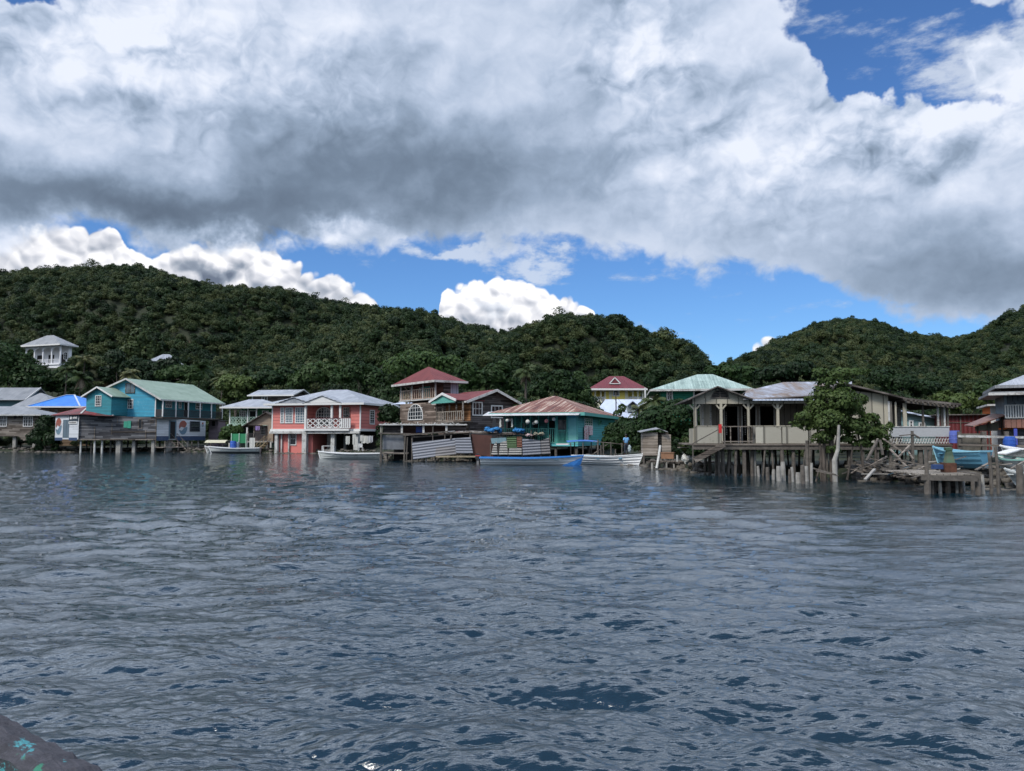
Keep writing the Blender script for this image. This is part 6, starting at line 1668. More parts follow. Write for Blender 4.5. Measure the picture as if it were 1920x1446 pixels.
# corrugated screens
CORR = rustm('galvanised sheet', (0.20, 0.215, 0.25), (0.16, 0.13, 0.12), .12, .24, axis='uv'); CORR2 = rustm('duller galvanised sheet', (0.18, 0.175, 0.18), (0.17, .12, .10), .3, .24, axis='uv')
f = Fr(770, 66.6, 0, 0.0)
h = f.thing('corrugated_screen', 'leaning screen of grey corrugated sheets on poles over the water', 'fence'); X, Z = f.x, f.z
def sheet(par, quad, m_, name='sheet', t=.03, y=0, fr=None):
    g = MB(); c = [(fr.x(p[0]), y + p[2] if len(p) > 2 else y, fr.z(p[1])) for p in quad]; d = [(a, b + t, z) for a, b, z in c]
    g.hexa([c[0], c[1], d[1], d[0], c[3], c[2], d[2], d[3]]); return g.build(name, m_, par)
sheet(h, [(775.5, 861.5, -.1), (855, 851, .0), (853, 822, .25), (772, 829.5, .15)], CORR, fr=f)
sheet(h, [(816, 856, -.13), (855.5, 852, -.04), (854, 835, .05), (818, 839, .05)], CORR2, fr=f)
sheet(h, [(855, 850, -.05), (887, 850, -.05), (882, 820, .1), (853, 822, .1)], CORR, fr=f)
for px, b, t_ in ((773, 866, 822), (798, 866, 852), (817, 866, 850), (853, 866, 856), (881, 862, 815), (845, 824, 816)): 
    g = MB(); g.tube([(X(px), .2, -1.0 if b > 830 else Z(b)), (X(px + rnd.uniform(-1.5, 1.5)), .22, Z(t_))], .07, 7); g.build('post', LOG if px != 798 else CONC, h)
MB().box(X(818), X(902), -.35, 1.2, Z(857.5), Z(855)).build('deck', timber('straw plank', (0.20, .17, .11), (.34, .29, .20), .3), h)
# rust brown sheet and patched screens
f = Fr(886, 66.8, 0, 0.0)
h = f.thing('patched_screen', 'patched screen of white, green, rust and grey sheets behind the blue rimmed skiff', 'fence'); X, Z = f.x, f.z
sheet(h, [(887, 852, .05), (927, 858, .05), (922, 817, .05), (884, 814, .05)], plain('dark rust sheet', (0.075, 0.030, 0.022), .8, .3, 1.2), fr=f, y=.12)
WS = rustm('flaking white sheet', (0.36, 0.35, 0.32), (0.12, .10, .08), .35, .20)
sheet(h, [(921, 852), (933, 853), (931, 828), (925, 835)], WS, fr=f, y=0)
sheet(h, [(935, 853), (952, 853), (951, 826), (938, 830)], WS, fr=f, y=.01)
sheet(h, [(953, 853), (978, 853), (978, 838), (955, 838)], WS, fr=f, y=.0)
sheet(h, [(922, 832), (950, 830), (949, 820.5), (920, 822)], plain('faded blue sheet', (.16, .26, .29), .8), fr=f, y=.04)
sheet(h, [(951, 840), (968.5, 840), (968, 819), (950, 819.5)], rustm('moss green sheet', (0.07, .14, .045), (.04, .06, .03), .25, .16), fr=f, y=-.03)
sheet(h, [(969.5, 839), (979, 839), (978, 819), (969, 819)], rustm('orange rust sheet', (.20, .065, .03), (.36, .22, .15), .4, .14), fr=f, y=-.02)
sheet(h, [(980, 854), (1014, 852), (1013, 826), (979, 822)], CORR, fr=f, y=-.05)
sheet(h, [(1015, 852), (1032, 851), (1029, 821), (1014, 826)], CORR2, fr=f, y=-.02)
for px, t_ in ((934, 828), (953, 836), (979, 820), (1014, 828), (1031, 815), (920, 830), (996, 806)): 
    g = MB(); g.tube([(X(px), .16, -1.0), (X(px), .18, Z(t_))], .06, 7); g.build('post', LOG, h)
g = MB(); g.beam((X(918), .25, Z(853.5)), (X(1033), .25, Z(853)), .1, .1); g.build('rail', LOG, h)
MB().box(X(884), X(1030), .9, 1.0, -1, Z(822)).build('shade_backing', SHADEIN, h)  # near-black sheet added as the shade behind the screen
# sagging shelf roof with litter and blue nets
f2 = Fr(842, 67.6, 0, 0.0); X, Z = f2.x, f2.z
h = f2.thing('litter_shelf', 'sagging low shelf roof littered with boards between screens and teal porch', 'shed')
r = MB(); pts_ = [842, 880, 920, 960, 1004]; zz_ = [Z(811), Z(809.5), Z(812), Z(813), Z(816)]
for a, b, za, zb_ in zip(pts_[:-1], pts_[1:], zz_[:-1], zz_[1:]): r.hexa([(X(a), -.2, za - .1), (X(b) + .05, -.2, zb_ - .1), (X(b) + .05, 2.4, zb_ + .0), (X(a), 2.4, za + .0), (X(a), -.2, za), (X(b) + .05, -.2, zb_), (X(b) + .05, 2.4, zb_ + .12), (X(a), 2.4, za + .12)])
r.build('roof', WOOD, h)
for px in (846, 893, 935, 1000): g = MB(); g.tube([(X(px), .0, -1), (X(px), 0, Z(815))], .06, 7); g.build('post', LOG, h)
scrap('scrap_plank', 'bleached scrap plank lying on the sagging shelf roof', 'board', [fw(f2, X(846) + i * .2, rnd.uniform(-.1, .7), Z(811 + i * .11) + .03) for i in range(34)], [OLDWHITE, WOOD, CONC, plain('faded pink board', (.4, .22, .22))], 'scraps on the shelf roof', s=(.3, .9))
def heap(name, label, cat, px, py, Y, rx, rz, m_, seed, group=None):
    q = random.Random(seed); g = MB()
    p = at(px, py, Y)
    for k in range(9): g.ball((q.uniform(-rx, rx) * .7, q.uniform(-.3, .3), q.uniform(.15, .7) * rz), (rx * q.uniform(.15, .4), .25, rz * q.uniform(.35, .8)), 9, 6)
    q2 = [(x + q.uniform(-.05, .05), y + q.uniform(-.05, .05), z + q.uniform(-.05, .05)) for x, y, z in g.v]; g.v = q2
    o = g.build(name, m_); o.location = p; return tag(o, label, cat, group)
NET = plain('blue net', (0.02, .16, .38), .8, .6, 14)
heap('fishing_net', 'bright blue net heaped on the shelf roof beside the wooden house corner', 'net', 925, 809, 67.4, .85, .34, NET, 1)
heap('fishing_net', 'smaller dark blue net bundle below the teal porch rail', 'net', 973, 810, 67.3, .6, .28, NET, 2)
heap('cloth_bundle', 'pale cloth bundle on the boards in front of the teal railing', 'cloth', 1010, 816, 67.0, .5, .2, plain('beige cloth', (.36, .34, .26)), 3)
heap('cloth_bundle', 'white and pink cloth bundle at the end of the shelf roof', 'cloth', 992, 818, 66.9, .35, .16, plain('pinkish cloth', (.5, .38, .38)), 4)

# paper lanterns under the teal porch, awning items
def lantern(px, py, Y, r_, m_, label, cat='lantern', group=None):
    p = at(px, py, Y); h = thing('paper_lantern', label, cat, (p.x, p.y, p.z)); MB().ball((0, 0, 0), (r_, r_, r_ * 1.02), 14, 10).build('shade', m_, h, smooth=True)
    MB().tube([(0, 0, r_), (0, 0, r_ + .35)], .012, 5).build('cord', LOG, h); MB().tube([(0, 0, r_ - .01), (0, 0, r_ + .03)], r_ * .35, 8).build('collar', LOG, h); return h
LW = plain('white paper', (.50, .50, .46), .8, .1); LP = plain('pink paper', (.55, .20, .20), .8, .1)
TY = 66.6
lantern(989.5, 791, TY, .19, LW, 'round white lantern hanging beside the pair in the teal porch')
lantern(1005.5, 791.5, TY, .18, LW, 'round white lantern, upper of the close pair in the teal porch')
lantern(1000.5, 794, TY + .4, .13, LW, 'small white lantern, lower of the close pair in the teal porch')
lantern(1024.5, 789.5, TY, .18, LP, 'pink paper lantern hanging in the teal porch')
lantern(1038.5, 786, TY - .2, .16, LW, 'white lantern nearest the thick teal corner post')
lantern(951, 788.5, TY + .6, .15, LW, 'dim white lantern at the far end of the teal porch')
for px, w_, lab in ((927, .22, 'dark coat hanging in the awning shade beside the wooden house'), (938, .09, 'white rag hanging under the white awning'), (960, .08, 'narrow white rag hanging inside the teal porch')):
    p = at(px, 785, 67.4); g = MB(); n = 6
    for i in range(n):
        z0, z1 = -.75 * i / n, -.75 * (i + 1) / n; a, b = w_ * (.6 + .4 * i / n), w_ * (.6 + .4 * (i + 1) / n); s_ = .03 * math.sin(i * 2)
        g.hexa([(-b + s_, -.04, z1), (b + s_, -.04, z1), (b + s_, .04, z1), (-b + s_, .04, z1), (-a, -.04, z0), (a, -.04, z0), (a, .04, z0), (-a, .04, z0)])
    o = g.build('hanging_cloth', BLK if w_ > .2 else LW); o.location = p; tag(o, lab, 'cloth')
# towels on the teal wall
def patt():
    m, nt, b, tc, out = newmat('patterned towel'); n = voro(nt, tc.outputs['Object'], 6.0)
    nt.links.new(n.ramp([(0.28, (.50, .06, .09)), (.36, (.62, .55, .56))], 'CONSTANT'), b.inputs['Base Color']); b.inputs['Roughness'].default_value = .9; return m
TOW = patt()
PR = side('r', 0)
for (pa, pb, ya, yb, lab) in ((1095, 1102.5, 799, 825, 'long red and white patterned towel hanging from the teal wall window'), (1104, 1110.5, 799, 816, 'short red and white patterned towel hanging from the teal wall window')):
    g = MB(); u0, u1 = FT.y(pa, .1), FT.y(pb, .1); n = 7
    for i in range(n):
        a, b = u0 + (u1 - u0) * i / n, u0 + (u1 - u0) * (i + 1) / n; d0, d1 = .13 + .035 * math.sin(i * 1.9), .13 + .035 * math.sin((i + 1) * 1.9)
        z0, z1 = FT.z(yb, 0, 2), FT.z(ya, 0, 2); g.hexa([(d0, a, z0), (d1, b, z0), (d1 - .02, b, z0), (d0 - .02, a, z0), (d0, a, z1), (d1, b, z1), (d1 - .02, b, z1), (d0 - .02, a, z1)])
    o = g.build('towel', TOW); o.location = (FT.ox, FT.oy, 0); o.rotation_euler = (0, 0, math.radians(FT.deg)); tag(o, lab, 'towel')
# blue topped landing beside the teal house
f = Fr(1064, 63.8, 0, 0); X, Z = f.x, f.z
h = f.thing('blue_tarp_landing', 'flat blue tarpaulin stretched over thin poles beside the teal house', 'awning')
g = MB(); n = 8
for i in range(n):
    a, b = X(1064) + (X(1122) - X(1064)) * i / n, X(1064) + (X(1122) - X(1064)) * (i + 1) / n; za, zb_ = Z(829.5) + .08 * math.sin(i / n * 3.1), Z(829.5) + .08 * math.sin((i + 1) / n * 3.1)
    g.hexa([(a, 0, za), (b, 0, zb_), (b, 1.7, zb_ + .06), (a, 1.7, za + .06), (a, 0, za + .05), (b, 0, zb_ + .05), (b, 1.7, zb_ + .12), (a, 1.7, za + .12)])
g.build('sheet', plain('blue tarpaulin', (.06, .17, .50), .6, .2, 2), h)
for px in (1070, 1093, 1120): g = MB(); g.tube([(X(px), .05, -1), (X(px), .05, Z(830))], .045, 7); g.build('pole', LOG, h)
for px in (1080, 1112): g = MB(); g.tube([(X(px), 1.6, -1), (X(px), 1.6, Z(829))], .045, 7); g.build('pole', LOG, h)
f = Fr(1122, 62.5, -8, 0); X, Z = f.x, f.z
h = f.thing('pole_railing', 'thin grey pole railing with a diagonal brace behind the striped white boat', 'fence')
for px, t_, b_ in ((1122, 824, 0), (1132, 830, 0), (1146, 829, 0), (1165, 831, 0), (1127, 835, 0), (1153, 842, 0)): g = MB(); g.tube([(X(px), 0, -1), (X(px) + rnd.uniform(-.05, .05), 0, Z(t_))], .05, 7); g.build('pole', LOG, h)
g = MB(); g.tube([(X(1112), 0, Z(828)), (X(1167), 0, Z(833))], .035, 6); g.build('top_rail', WOOD, h)
g = MB(); g.tube([(X(1110), .1, Z(853)), (X(1142), .1, Z(831))], .035, 6); g.build('brace', WOOD, h)
MB().box(X(1043), X(1066), -.2, .9, Z(834.5), Z(832)).build('shelf', WHITE, h)

# wooden outhouse
f = Fr(1205.5, 57.4, -4, 0); X, Z = f.x, f.z
h = f.thing('wooden_outhouse', 'small plank outhouse on stilts with a dark doorway and bent tin roof', 'shed')
PALEW = timber('pale weathered planks', (0.20, .165, .13), (.38, .33, .28), .22)
zb, zt = Z(854), Z(811)
MB().box(0, X(1233), 0, .06, zb, zt).build('plank_wall', PALEW, h)
MB().box(X(1241), X(1258), .1, .16, Z(858), Z(815)).build('plank_door', PALEW, h)
MB().box(0, X(1258), 1.5, 1.56, zb, zt).build('back_wall', WOOD, h); MB().box(-.003, .05, .07, 1.5, zb, zt).build('side_wall', PALEW, h)
MB().box(0, X(1258), .17, 1.5, zb - .1, zb).build('floor', WOOD, h)
r = MB(); r.roof([[(-.25, -.3, Z(810)), (X(1235), -.25, Z(803.5)), (X(1235), 1.8, Z(801)), (-.25, 1.8, Z(808))], [(X(1235), -.25, Z(803.5)), (X(1251), -.3, Z(809.5)), (X(1251), 1.8, Z(807)), (X(1235), 1.8, Z(801))]], .05); r.build('roof', GREYROOF2, h)
for px, yy in ((1207, .1), (1232, .1), (1256, .2), (1208, 1.4), (1255, 1.4)): g = MB(); g.tube([(X(px), yy, -1), (X(px), yy, zb)], .07, 7); g.build('stilt', LOG, h)
# short jetty with stub piles
f = Fr(1215, 52.5, -22, 0); X, Z = f.x, f.z
h = f.thing('low_jetty', 'low plank jetty on many short pale stub piles leading to the derelict house', 'jetty')
x1 = X(1352); zd = .55
g = MB()
for i in range(34): a = x1 * i / 34; g.box(a + .01, a + x1 / 34 - .02, -.3 + rnd.uniform(-.06, .06), .9, zd - .05, zd + rnd.uniform(0, .02))
g.build('deck', WOOD, h)
g = MB(); g.beam((-.1, -.2, zd - .1), (x1, -.2, zd - .1), .09, .1); g.build('beam', LOG, h)
for i in range(20):
    px_ = x1 * (i + .3) / 20; stilts(h, [(px_, -.2 if i % 2 else .1)], -1.0, zd - rnd.uniform(.06, .2), rnd.uniform(.06, .10), CONC if i % 3 else LOG, i % 3 == 0, name='pile', lean=.05)
FJ = f
# crate, pipe and gear on the jetty
p = fw(f, X(1250), .2, zd + .02)
h = thing('wooden_box', 'plain orange brown box standing on the low jetty by the outhouse', 'box', p, -20)
OB = plain('orange brown board', (.26, .14, .08), .8, .2)
g = MB(); g.box(-.42, .42, -.2, .2, 0.12, .5); g.build('body', OB, h); g = MB(); g.box(-.45, .45, -.23, .23, .503, .55); g.build('lid', OB, h)
for sx in (-.34, .34): g = MB(); g.box(sx - .04, sx + .04, -.18, .18, 0, .12); g.build('foot', LOG, h)
g = MB(); a, b = at(1238, 836, 52.5), at(1231, 879, 51.6); g.tube([a, a.lerp(b, .5) + Vector((.02, 0, 0)), b], .085, 8); o = g.build('leaning_pipe', POSTW); tag(o, 'leaning white mottled pipe post in front of the wooden outhouse', 'post')
g = MB(); a = at(1270, 858, 50.5); g.tube([(a.x, a.y, zd), (a.x, a.y, zd + .42)], .06, 8); o = g.build('short_post', POSTW); tag(o, 'short white stub post standing on the low jetty deck', 'post')
heap('tarpaulin', 'crumpled white tarpaulin on the jetty at the foot of the stairs', 'tarpaulin', 1298, 864, 48.5, .75, .32, LW, 9)
g = MB(); g.beam(at(1271, 839, 49.5), at(1310, 839.5, 48.5), .08, .05); o = g.build('loose_beam', WOOD); tag(o, 'thin pale beam across two posts behind the stairs of the derelict house', 'beam')
# loose stub piles in the water before the derelict house
STUB = [(1440, 898, 876), (1449, 897, 880), (1461, 900, 874), (1480, 903, 880), (1424, 892, 874), (1497, 904, 886), (1506, 905, 872), (1512, 900, 874), (1488, 901, 876), (1403, 890, 878), (1377, 888, 872), (1372, 884, 866), (1356, 884, 868), (1340, 880, 866), (1331, 878, 862), (1316, 878, 866), (1470, 899, 866), (1428, 890, 866), (1414, 889, 850), (1520, 904, 868)]
proto = None
for k, (px, yw, yt) in enumerate(STUB):
    Y = CAMZ * FPX / (yw - 818.0) * .985
    p = at(px, yw, Y); zt = hz(yt, Y)
    g = MB(); r_ = rnd.uniform(.07, .13); ln = rnd.uniform(-.06, .06)
    g.tube([(0, 0, -1), (ln, 0, zt * .6), (ln * 1.3, 0, zt)], [r_, r_ * .95, r_ * .8], 8)
    o = g.build('stub_pile', CONC if k % 3 else LOG); o.location = (p.x, p.y, 0)
    tag(o, 'short weathered stub pile rising from the water before the derelict house', 'pile', 'stub piles before the derelict house')
g = MB(); a, b = at(1568, 797, 37.6), at(1566, 900, 37.6); g.tube([(b.x, b.y, -1), tuple(b.lerp(a, .35) + Vector((-.05, 0, 0))), tuple(b.lerp(a, .55) + Vector((.10, 0, 0))), tuple(a + Vector((.12, 0, 0)))], [.13, .12, .09, .06], 9); o = g.build('bleached_post', CONC); tag(o, 'tall crooked bleached post in the water beside the mangrove tree', 'post')
for px, b_, t_, r_, m_, lab in ((1415, 892, 800, .10, CONC, 'tall pale mooring post against the parapet of the derelict house'), (1368, 884, 832, .09, LOG, 'grey mooring post beneath the gate of the derelict house'), (1514, 900, 826, .11, LOG, 'thick dark post under the parapet beside the mangrove trunk')):
    Y = CAMZ * FPX / (b_ - 818.0); p = at(px, b_, Y); g = MB(); g.tube([(0, 0, -1), (.03, 0, hz(t_, Y))], [r_, r_ * .8], 8); o = g.build('mooring_post', m_); o.location = (p.x, p.y, 0); tag(o, lab, 'post')

# ------------------------------------------------------------------ east shore: rubble, planks, jetty
def rubble():
    r = np.random.default_rng(8); co = []; qs = []; base = 0
    for k in range(1500):
        px = r.uniform(1590, 2150); d = r.uniform(-1.2, 3.2)
        az = math.atan((px - CX) / FPX); Y = np.interp(az, SA, SR) + d + 1.0; X = Y * math.tan(az); s = r.uniform(.07, .30)
        z = max(-.25, float(terrain(np.array([X]), np.array([Y]))[0]) * .9) + s * .3 + (0.25 if d > .5 else 0) * r.random()
        v = r.normal(size=(8, 3)) * .12 + np.array([[-1, -1, -1], [1, -1, -1], [1, 1, -1], [-1, 1, -1], [-1, -1, 1], [1, -1, 1], [1, 1, 1], [-1, 1, 1]]) * np.array([.6, .5, .35])
        a = r.uniform(0, 6.28); R_ = np.array([[math.cos(a), -math.sin(a), 0], [math.sin(a), math.cos(a), 0], [0, 0, 1]])
        v = (v * s * 1.3) @ R_.T; co.append(v + [X, Y, z]); qs.append(np.array([[0, 3, 2, 1], [4, 5, 6, 7], [0, 1, 5, 4], [1, 2, 6, 5], [2, 3, 7, 6], [3, 0, 4, 7]]) + base); base += 8
    for k in range(1500):
        px = r.uniform(-60, 1330); az = math.atan((px - CX) / FPX); Y = np.interp(az, SA, SR) + r.uniform(-.8, 3.0); X = Y * math.tan(az); s = r.uniform(.12, .42)
        v = r.normal(size=(8, 3)) * .12 + np.array([[-1, -1, -1], [1, -1, -1], [1, 1, -1], [-1, 1, -1], [-1, -1, 1], [1, -1, 1], [1, 1, 1], [-1, 1, 1]]) * np.array([.6, .5, .35])
        z = max(-.15, float(terrain(np.array([X]), np.array([Y]))[0])) + s * .2; v = v * s; co.append(v + [X, Y, z]); qs.append(np.array([[0, 3, 2, 1], [4, 5, 6, 7], [0, 1, 5, 4], [1, 2, 6, 5], [2, 3, 7, 6], [3, 0, 4, 7]]) + base); base += 8
    o = npmesh('shore_rubble', np.concatenate(co), np.concatenate(qs), STONE); tag(o, 'dark rocks and rubble along the waterline', 'rubble', kind='stuff')
rubble()
PLK = [WOOD, LOG, CONC, TRIMDARK, plain('faded blue plank', (.12, .22, .27), .8)]
def plank(a, b, w_, t_, m_, label, group=None, name='plank'):
    a, b = Vector(a), Vector(b); mid = (a + b) / 2; g = MB(); g.beam(a - mid, b - mid, w_, t_); o = g.build(name, m_); o.location = mid; return tag(o, label, 'plank', group)
def gp(px, py, Y): return at(px, py, Y)
big = [((1655, 822), (1692, 847), 36.8, 36.4, .11, 'longest sloping beam leaning on the driftwood heap beside the mangrove'), ((1646, 824), (1625, 864), 36.5, 36.2, .12, 'thick beam sloping down toward the water from the top of the driftwood heap'),
       ((1705, 836), (1676, 866), 36.4, 35.8, .09, 'crossed beam leaning up to the grey parapet post'), ((1700, 843), (1713, 862), 36.5, 36.0, .08, 'short beam crossing behind the leaning beam near the parapet'),
       ((1668, 841), (1700, 875), 36.0, 35.2, .09, 'thin plank falling forward from the middle of the driftwood heap'), ((1650, 825), (1655, 853), 36.9, 36.7, .11, 'dark upright plank stub behind the heap top'),
       ((1640, 880), (1622, 900), 34.4, 33.8, .12, 'pale short log at the waterline below the driftwood heap'), ((1676, 860), (1735, 873), 35.6, 35.0, .09, 'long low plank lying toward the plank jetty'),
       ((1524, 878), (1566, 890), 38.2, 37.0, .08, 'thin plank lying in shallow water below the mangrove tree'), ((1530, 883), (1572, 892), 37.6, 37.0, .08, 'second thin plank in the shallows below the mangrove tree')]
for (p, q, y0, y1, w_, lab) in big: plank(gp(p[0], p[1], y0), gp(q[0], q[1], y1), w_, w_ * .6, PLK[len(lab) % 2] if 'pale' not in lab else CONC, lab)
for k in range(70):
    px = rnd.uniform(1596, 1742); az = math.atan((px - CX) / FPX); Y = float(np.interp(az, SA, SR)) + rnd.uniform(-.3, 1.8); X_ = Y * math.tan(az)
    hgt = .35 + .55 * math.exp(-((px - 1655) / 40) ** 2) * rnd.random(); L_ = rnd.uniform(.4, 1.5); a = rnd.uniform(-.6, .6) + (0 if rnd.random() < .7 else 1.4); e = rnd.uniform(-.3, .45)
    d = Vector((math.cos(a) * math.cos(e), math.sin(a) * math.cos(e), math.sin(e))) * L_ / 2; c_ = Vector((X_, Y, hgt + L_ / 2 * abs(math.sin(e)) * .8))
    plank(c_ - d, c_ + d, rnd.uniform(.06, .16), rnd.uniform(.03, .07), PLK[k % 5 if rnd.random() < .4 else k % 2], 'broken plank in the driftwood heap between mangrove and jetty', 'planks in the driftwood heap')
for k in range(40):
    px = rnd.uniform(1745, 1925); az = math.atan((px - CX) / FPX); Y = float(np.interp(az, SA, SR)) + rnd.uniform(1.0, 5.0); X_ = Y * math.tan(az)
    L_ = rnd.uniform(.4, 1.3); a = rnd.uniform(-.8, .8); e = rnd.uniform(-.2, .35)
    d = Vector((math.cos(a) * math.cos(e), math.sin(a) * math.cos(e), math.sin(e))) * L_ / 2; c_ = Vector((X_, Y, .62 + rnd.random() * .35 + L_ / 2 * abs(math.sin(e))))
    plank(c_ - d, c_ + d, rnd.uniform(.05, .14), rnd.uniform(.03, .06), PLK[k % 5 if rnd.random() < .5 else k % 2], 'scrap plank lying among the beached boats', 'scrap planks among the beached boats')
plank(gp(1876, 851, 34.6), gp(1904, 843, 35.4), .5, .05, WHITE, 'broad white board laid across the boats below the grey balcony house'); plank(gp(1818, 847, 35.8), gp(1846, 856, 35.2), .28, .05, WHITE, 'white board lying across the beached blue boat')
# cross shaped post, fence rails
h = thing('cross_post', 'dark post with a crossbar standing before the grey lattice parapet', 'post', (px2x(1710.5, 37.5), 37.5, .3))
g = MB(); g.beam((0, 0, 0), (0, 0, hz(808, 37.5) - .3), .10); g.build('upright', LOG, h)
g = MB(); g.beam((-.62, 0, hz(817, 37.5) - .3), (.05, -.06, hz(814.5, 37.5) - .3), .05); g.beam((0, -.06, hz(814, 37.5) - .3), (.34, -.06, hz(822, 37.5) - .3), .07); g.build('crossbar', LOG, h)
f = Fr(1794, 41, -10, 0); X, Z = f.x, f.z
h = f.thing('rail_fence', 'long grey two rail fence with thick posts running to the grey balcony house', 'fence')
for px, w_ in ((1797, .07), (1843, .11), (1886, .09), (1935, .1), (1990, .1)): g = MB(); g.box(X(px) - w_, X(px) + w_, -w_, w_, .2, Z(809)); g.build('post', LOG, h)
MB().beam((X(1794), -.1, Z(818)), (X(2000), -.1, Z(822)), .06, .12).build('top_rail', OLDWHITE, h); MB().beam((X(1794), -.1, Z(834)), (X(2000), -.1, Z(838)), .05, .1).build('lower_rail', WOOD, h)
MB().box(X(1800), X(1842), .2, .26, .5, Z(813)).build('stone_panel', plain('mossy block wall', (.13, .12, .10), .9, .5, 2), h)
# blue barrels, bin
def barrel(px, py, Y, r_, H, m_, label, cat='barrel', name='plastic_barrel'):
    p = at(px, py, Y); h = thing(name, label, cat, p); g = MB()
    g.tube([(0, 0, 0), (0, 0, H * .3), (0, 0, H * .33), (0, 0, H * .36), (0, 0, H * .64), (0, 0, H * .67), (0, 0, H * .7), (0, 0, H * .95), (0, 0, H)], [r_ * .96, r_, r_ * 1.05, r_, r_, r_ * 1.05, r_, r_ * .97, r_ * .85], 16); g.build('body', m_, h, smooth=False)
    g = MB(); g.tube([(0, 0, H + .002), (0, 0, H + .05)], r_ * .88, 16); g.build('lid', m_, h); return h
BLP = plain('blue plastic', (.03, .10, .42), .4, .1)
barrel(1790.5, 831, 41.5, .27, .62, plain('violet blue plastic', (.10, .14, .45), .4, .1), 'violet blue barrel beside the end of the grey lattice parapet')
barrel(437, 842, 101, .38, 1.0, BLP, 'bright blue barrel behind the white long boat')
barrel(445, 841, 101.4, .24, .8, plain('pale plastic', (.3, .38, .48), .4), 'pale blue barrel beside the bright blue barrel')
barrel(1893, 838, 40.5, .3, .5, BLP, 'deep blue tub under the balcony of the grey house', 'tub', 'plastic_tub')
# jetty in the foreground
f = Fr(1729, 29.6, -4, 0); X, Z = f.x, f.z
h = f.thing('plank_jetty', 'broken plank jetty on dark rotting piles, closest jetty to the water', 'jetty')
zd = Z(889); x1 = X(1834)
g = MB()
for i in range(15):
    a = i * .25; g.box(-.05 + rnd.uniform(-.05, .05), x1 + rnd.uniform(-.1, .12), a + .01, a + .235, zd - .05, zd + rnd.uniform(-.005, .012))
g.build('deck', timber('jetty planks', (0.13, .115, .095), (.30, .27, .23), .25, axis=0), h)
g = MB(); g.beam((-.1, -.06, zd - .13), (X(1826), -.06, zd - .17), .09, .2); g.beam((X(1828), 0, zd - .08), (X(1842), 2.6, zd - .1), .2, .25); g.build('edge_beam', LOG, h)
for px, yy, w_, b_ in ((1735, .0, .125, 1), (1742.5, .25, .08, 1), (1757, .3, .07, 0), (1773, .4, .10, 1), (1789, .5, .06, 0), (1797, .45, .06, 1), (1829, .1, .11, 1), (1836, .4, .09, 0), (1763, 1.7, .08, 1), (1800, 1.9, .09, 0), (1820, 2.4, .09, 1), (1750, 3.0, .08, 1), (1783, 3.2, .09, 0)):
    g = MB(); x = X(px, yy); g.tube([(x + rnd.uniform(-.05, .05), yy, -1), (x, yy, zd - .05 if yy else zd + .02)], [w_ * 1.1, w_ * .9], 8); g.build('pile', LOG if b_ else CONC, h)
for a, b in (((1806, 1.0), (1816, .6)), ((1770, .9), (1760, .5))): g = MB(); g.beam((X(a[0]), a[1], zd - .1), (X(b[0]), b[1], -.2), .08, .14); g.build('brace', LOG, h)
MB().box(X(1768), X(1824), 1.2, 1.5, -.6, zd - .25).build('rotten_board', TRIMDARK, h)
# rusty mooring block
p = fw(f, X(1775, 1.4), 1.4, zd + .012)
h = thing('mooring_block', 'rusty block with a tapering flaked green top standing on the plank jetty', 'machine', p, -4)
RU = plain('crumbling rust', (.085, .035, .02), .9, .6, 6, bmp=1.0); GRN = rustm('flaked green paint', (.08, .15, .09), (.14, .12, .08), .55, 1.0)
g = MB(); g.prism([(-.21, -.19), (.22, -.19), (.21, .19), (-.22, .19)], 0, [.37, .36, .38, .38]); g.v = [(a + rnd.uniform(-.01, .01), b, c) for a, b, c in g.v]; g.build('base', RU, h)
g = MB(); c0 = [(-.14, -.13, .372), (.20, -.13, .372), (.20, .13, .385), (-.14, .13, .385)]; c1 = [(-.06, -.08, .85), (.12, -.08, .9), (.12, .08, .9), (-.06, .08, .85)]; g.hexa(c0 + c1); g.hexa([(-.10, -.1, .85), (.15, -.1, .88), (.15, .1, .9), (-.10, .1, .86), (-.12, -.1, .96), (.10, -.1, .99), (.10, .1, .99), (-.12, .1, .96)]); g.build('top', GRN, h)
MB().box(-.62, -.24, -.1, .12, .12, .30).build('side_arm', plain('dark blue box', (.02, .05, .15), .6), h)
for px, py0, py1, r_, lab in ((1854, 934, 848, .07, 'tall crooked pole at the end of the plank jetty'), (1866.5, 926, 838, .065, 'forked grey pole just beyond the jetty end'), (1911, 928, 872, .14, 'thick dark pile standing in the water at the east edge'), (1784, 890, 838, .03, 'thin iron rod standing beside the rusty mooring block'), (1735, 892, 838, .08, 'leaning grey pole behind the jetty corner')):
    Y = 30.0 if px != 1784 else 31.2; a, b = at(px + (5 if 1850 < px < 1870 else 0), py0, Y), at(px, py1, Y)
    g = MB(); g.tube([(a.x, a.y, -1), (a.x * .5 + b.x * .5 + .04, Y, b.z * .5), (b.x, Y, b.z)], [r_, r_ * .95, r_ * .8], 8); o = g.build('mooring_pole', LOG); tag(o, lab, 'pole')

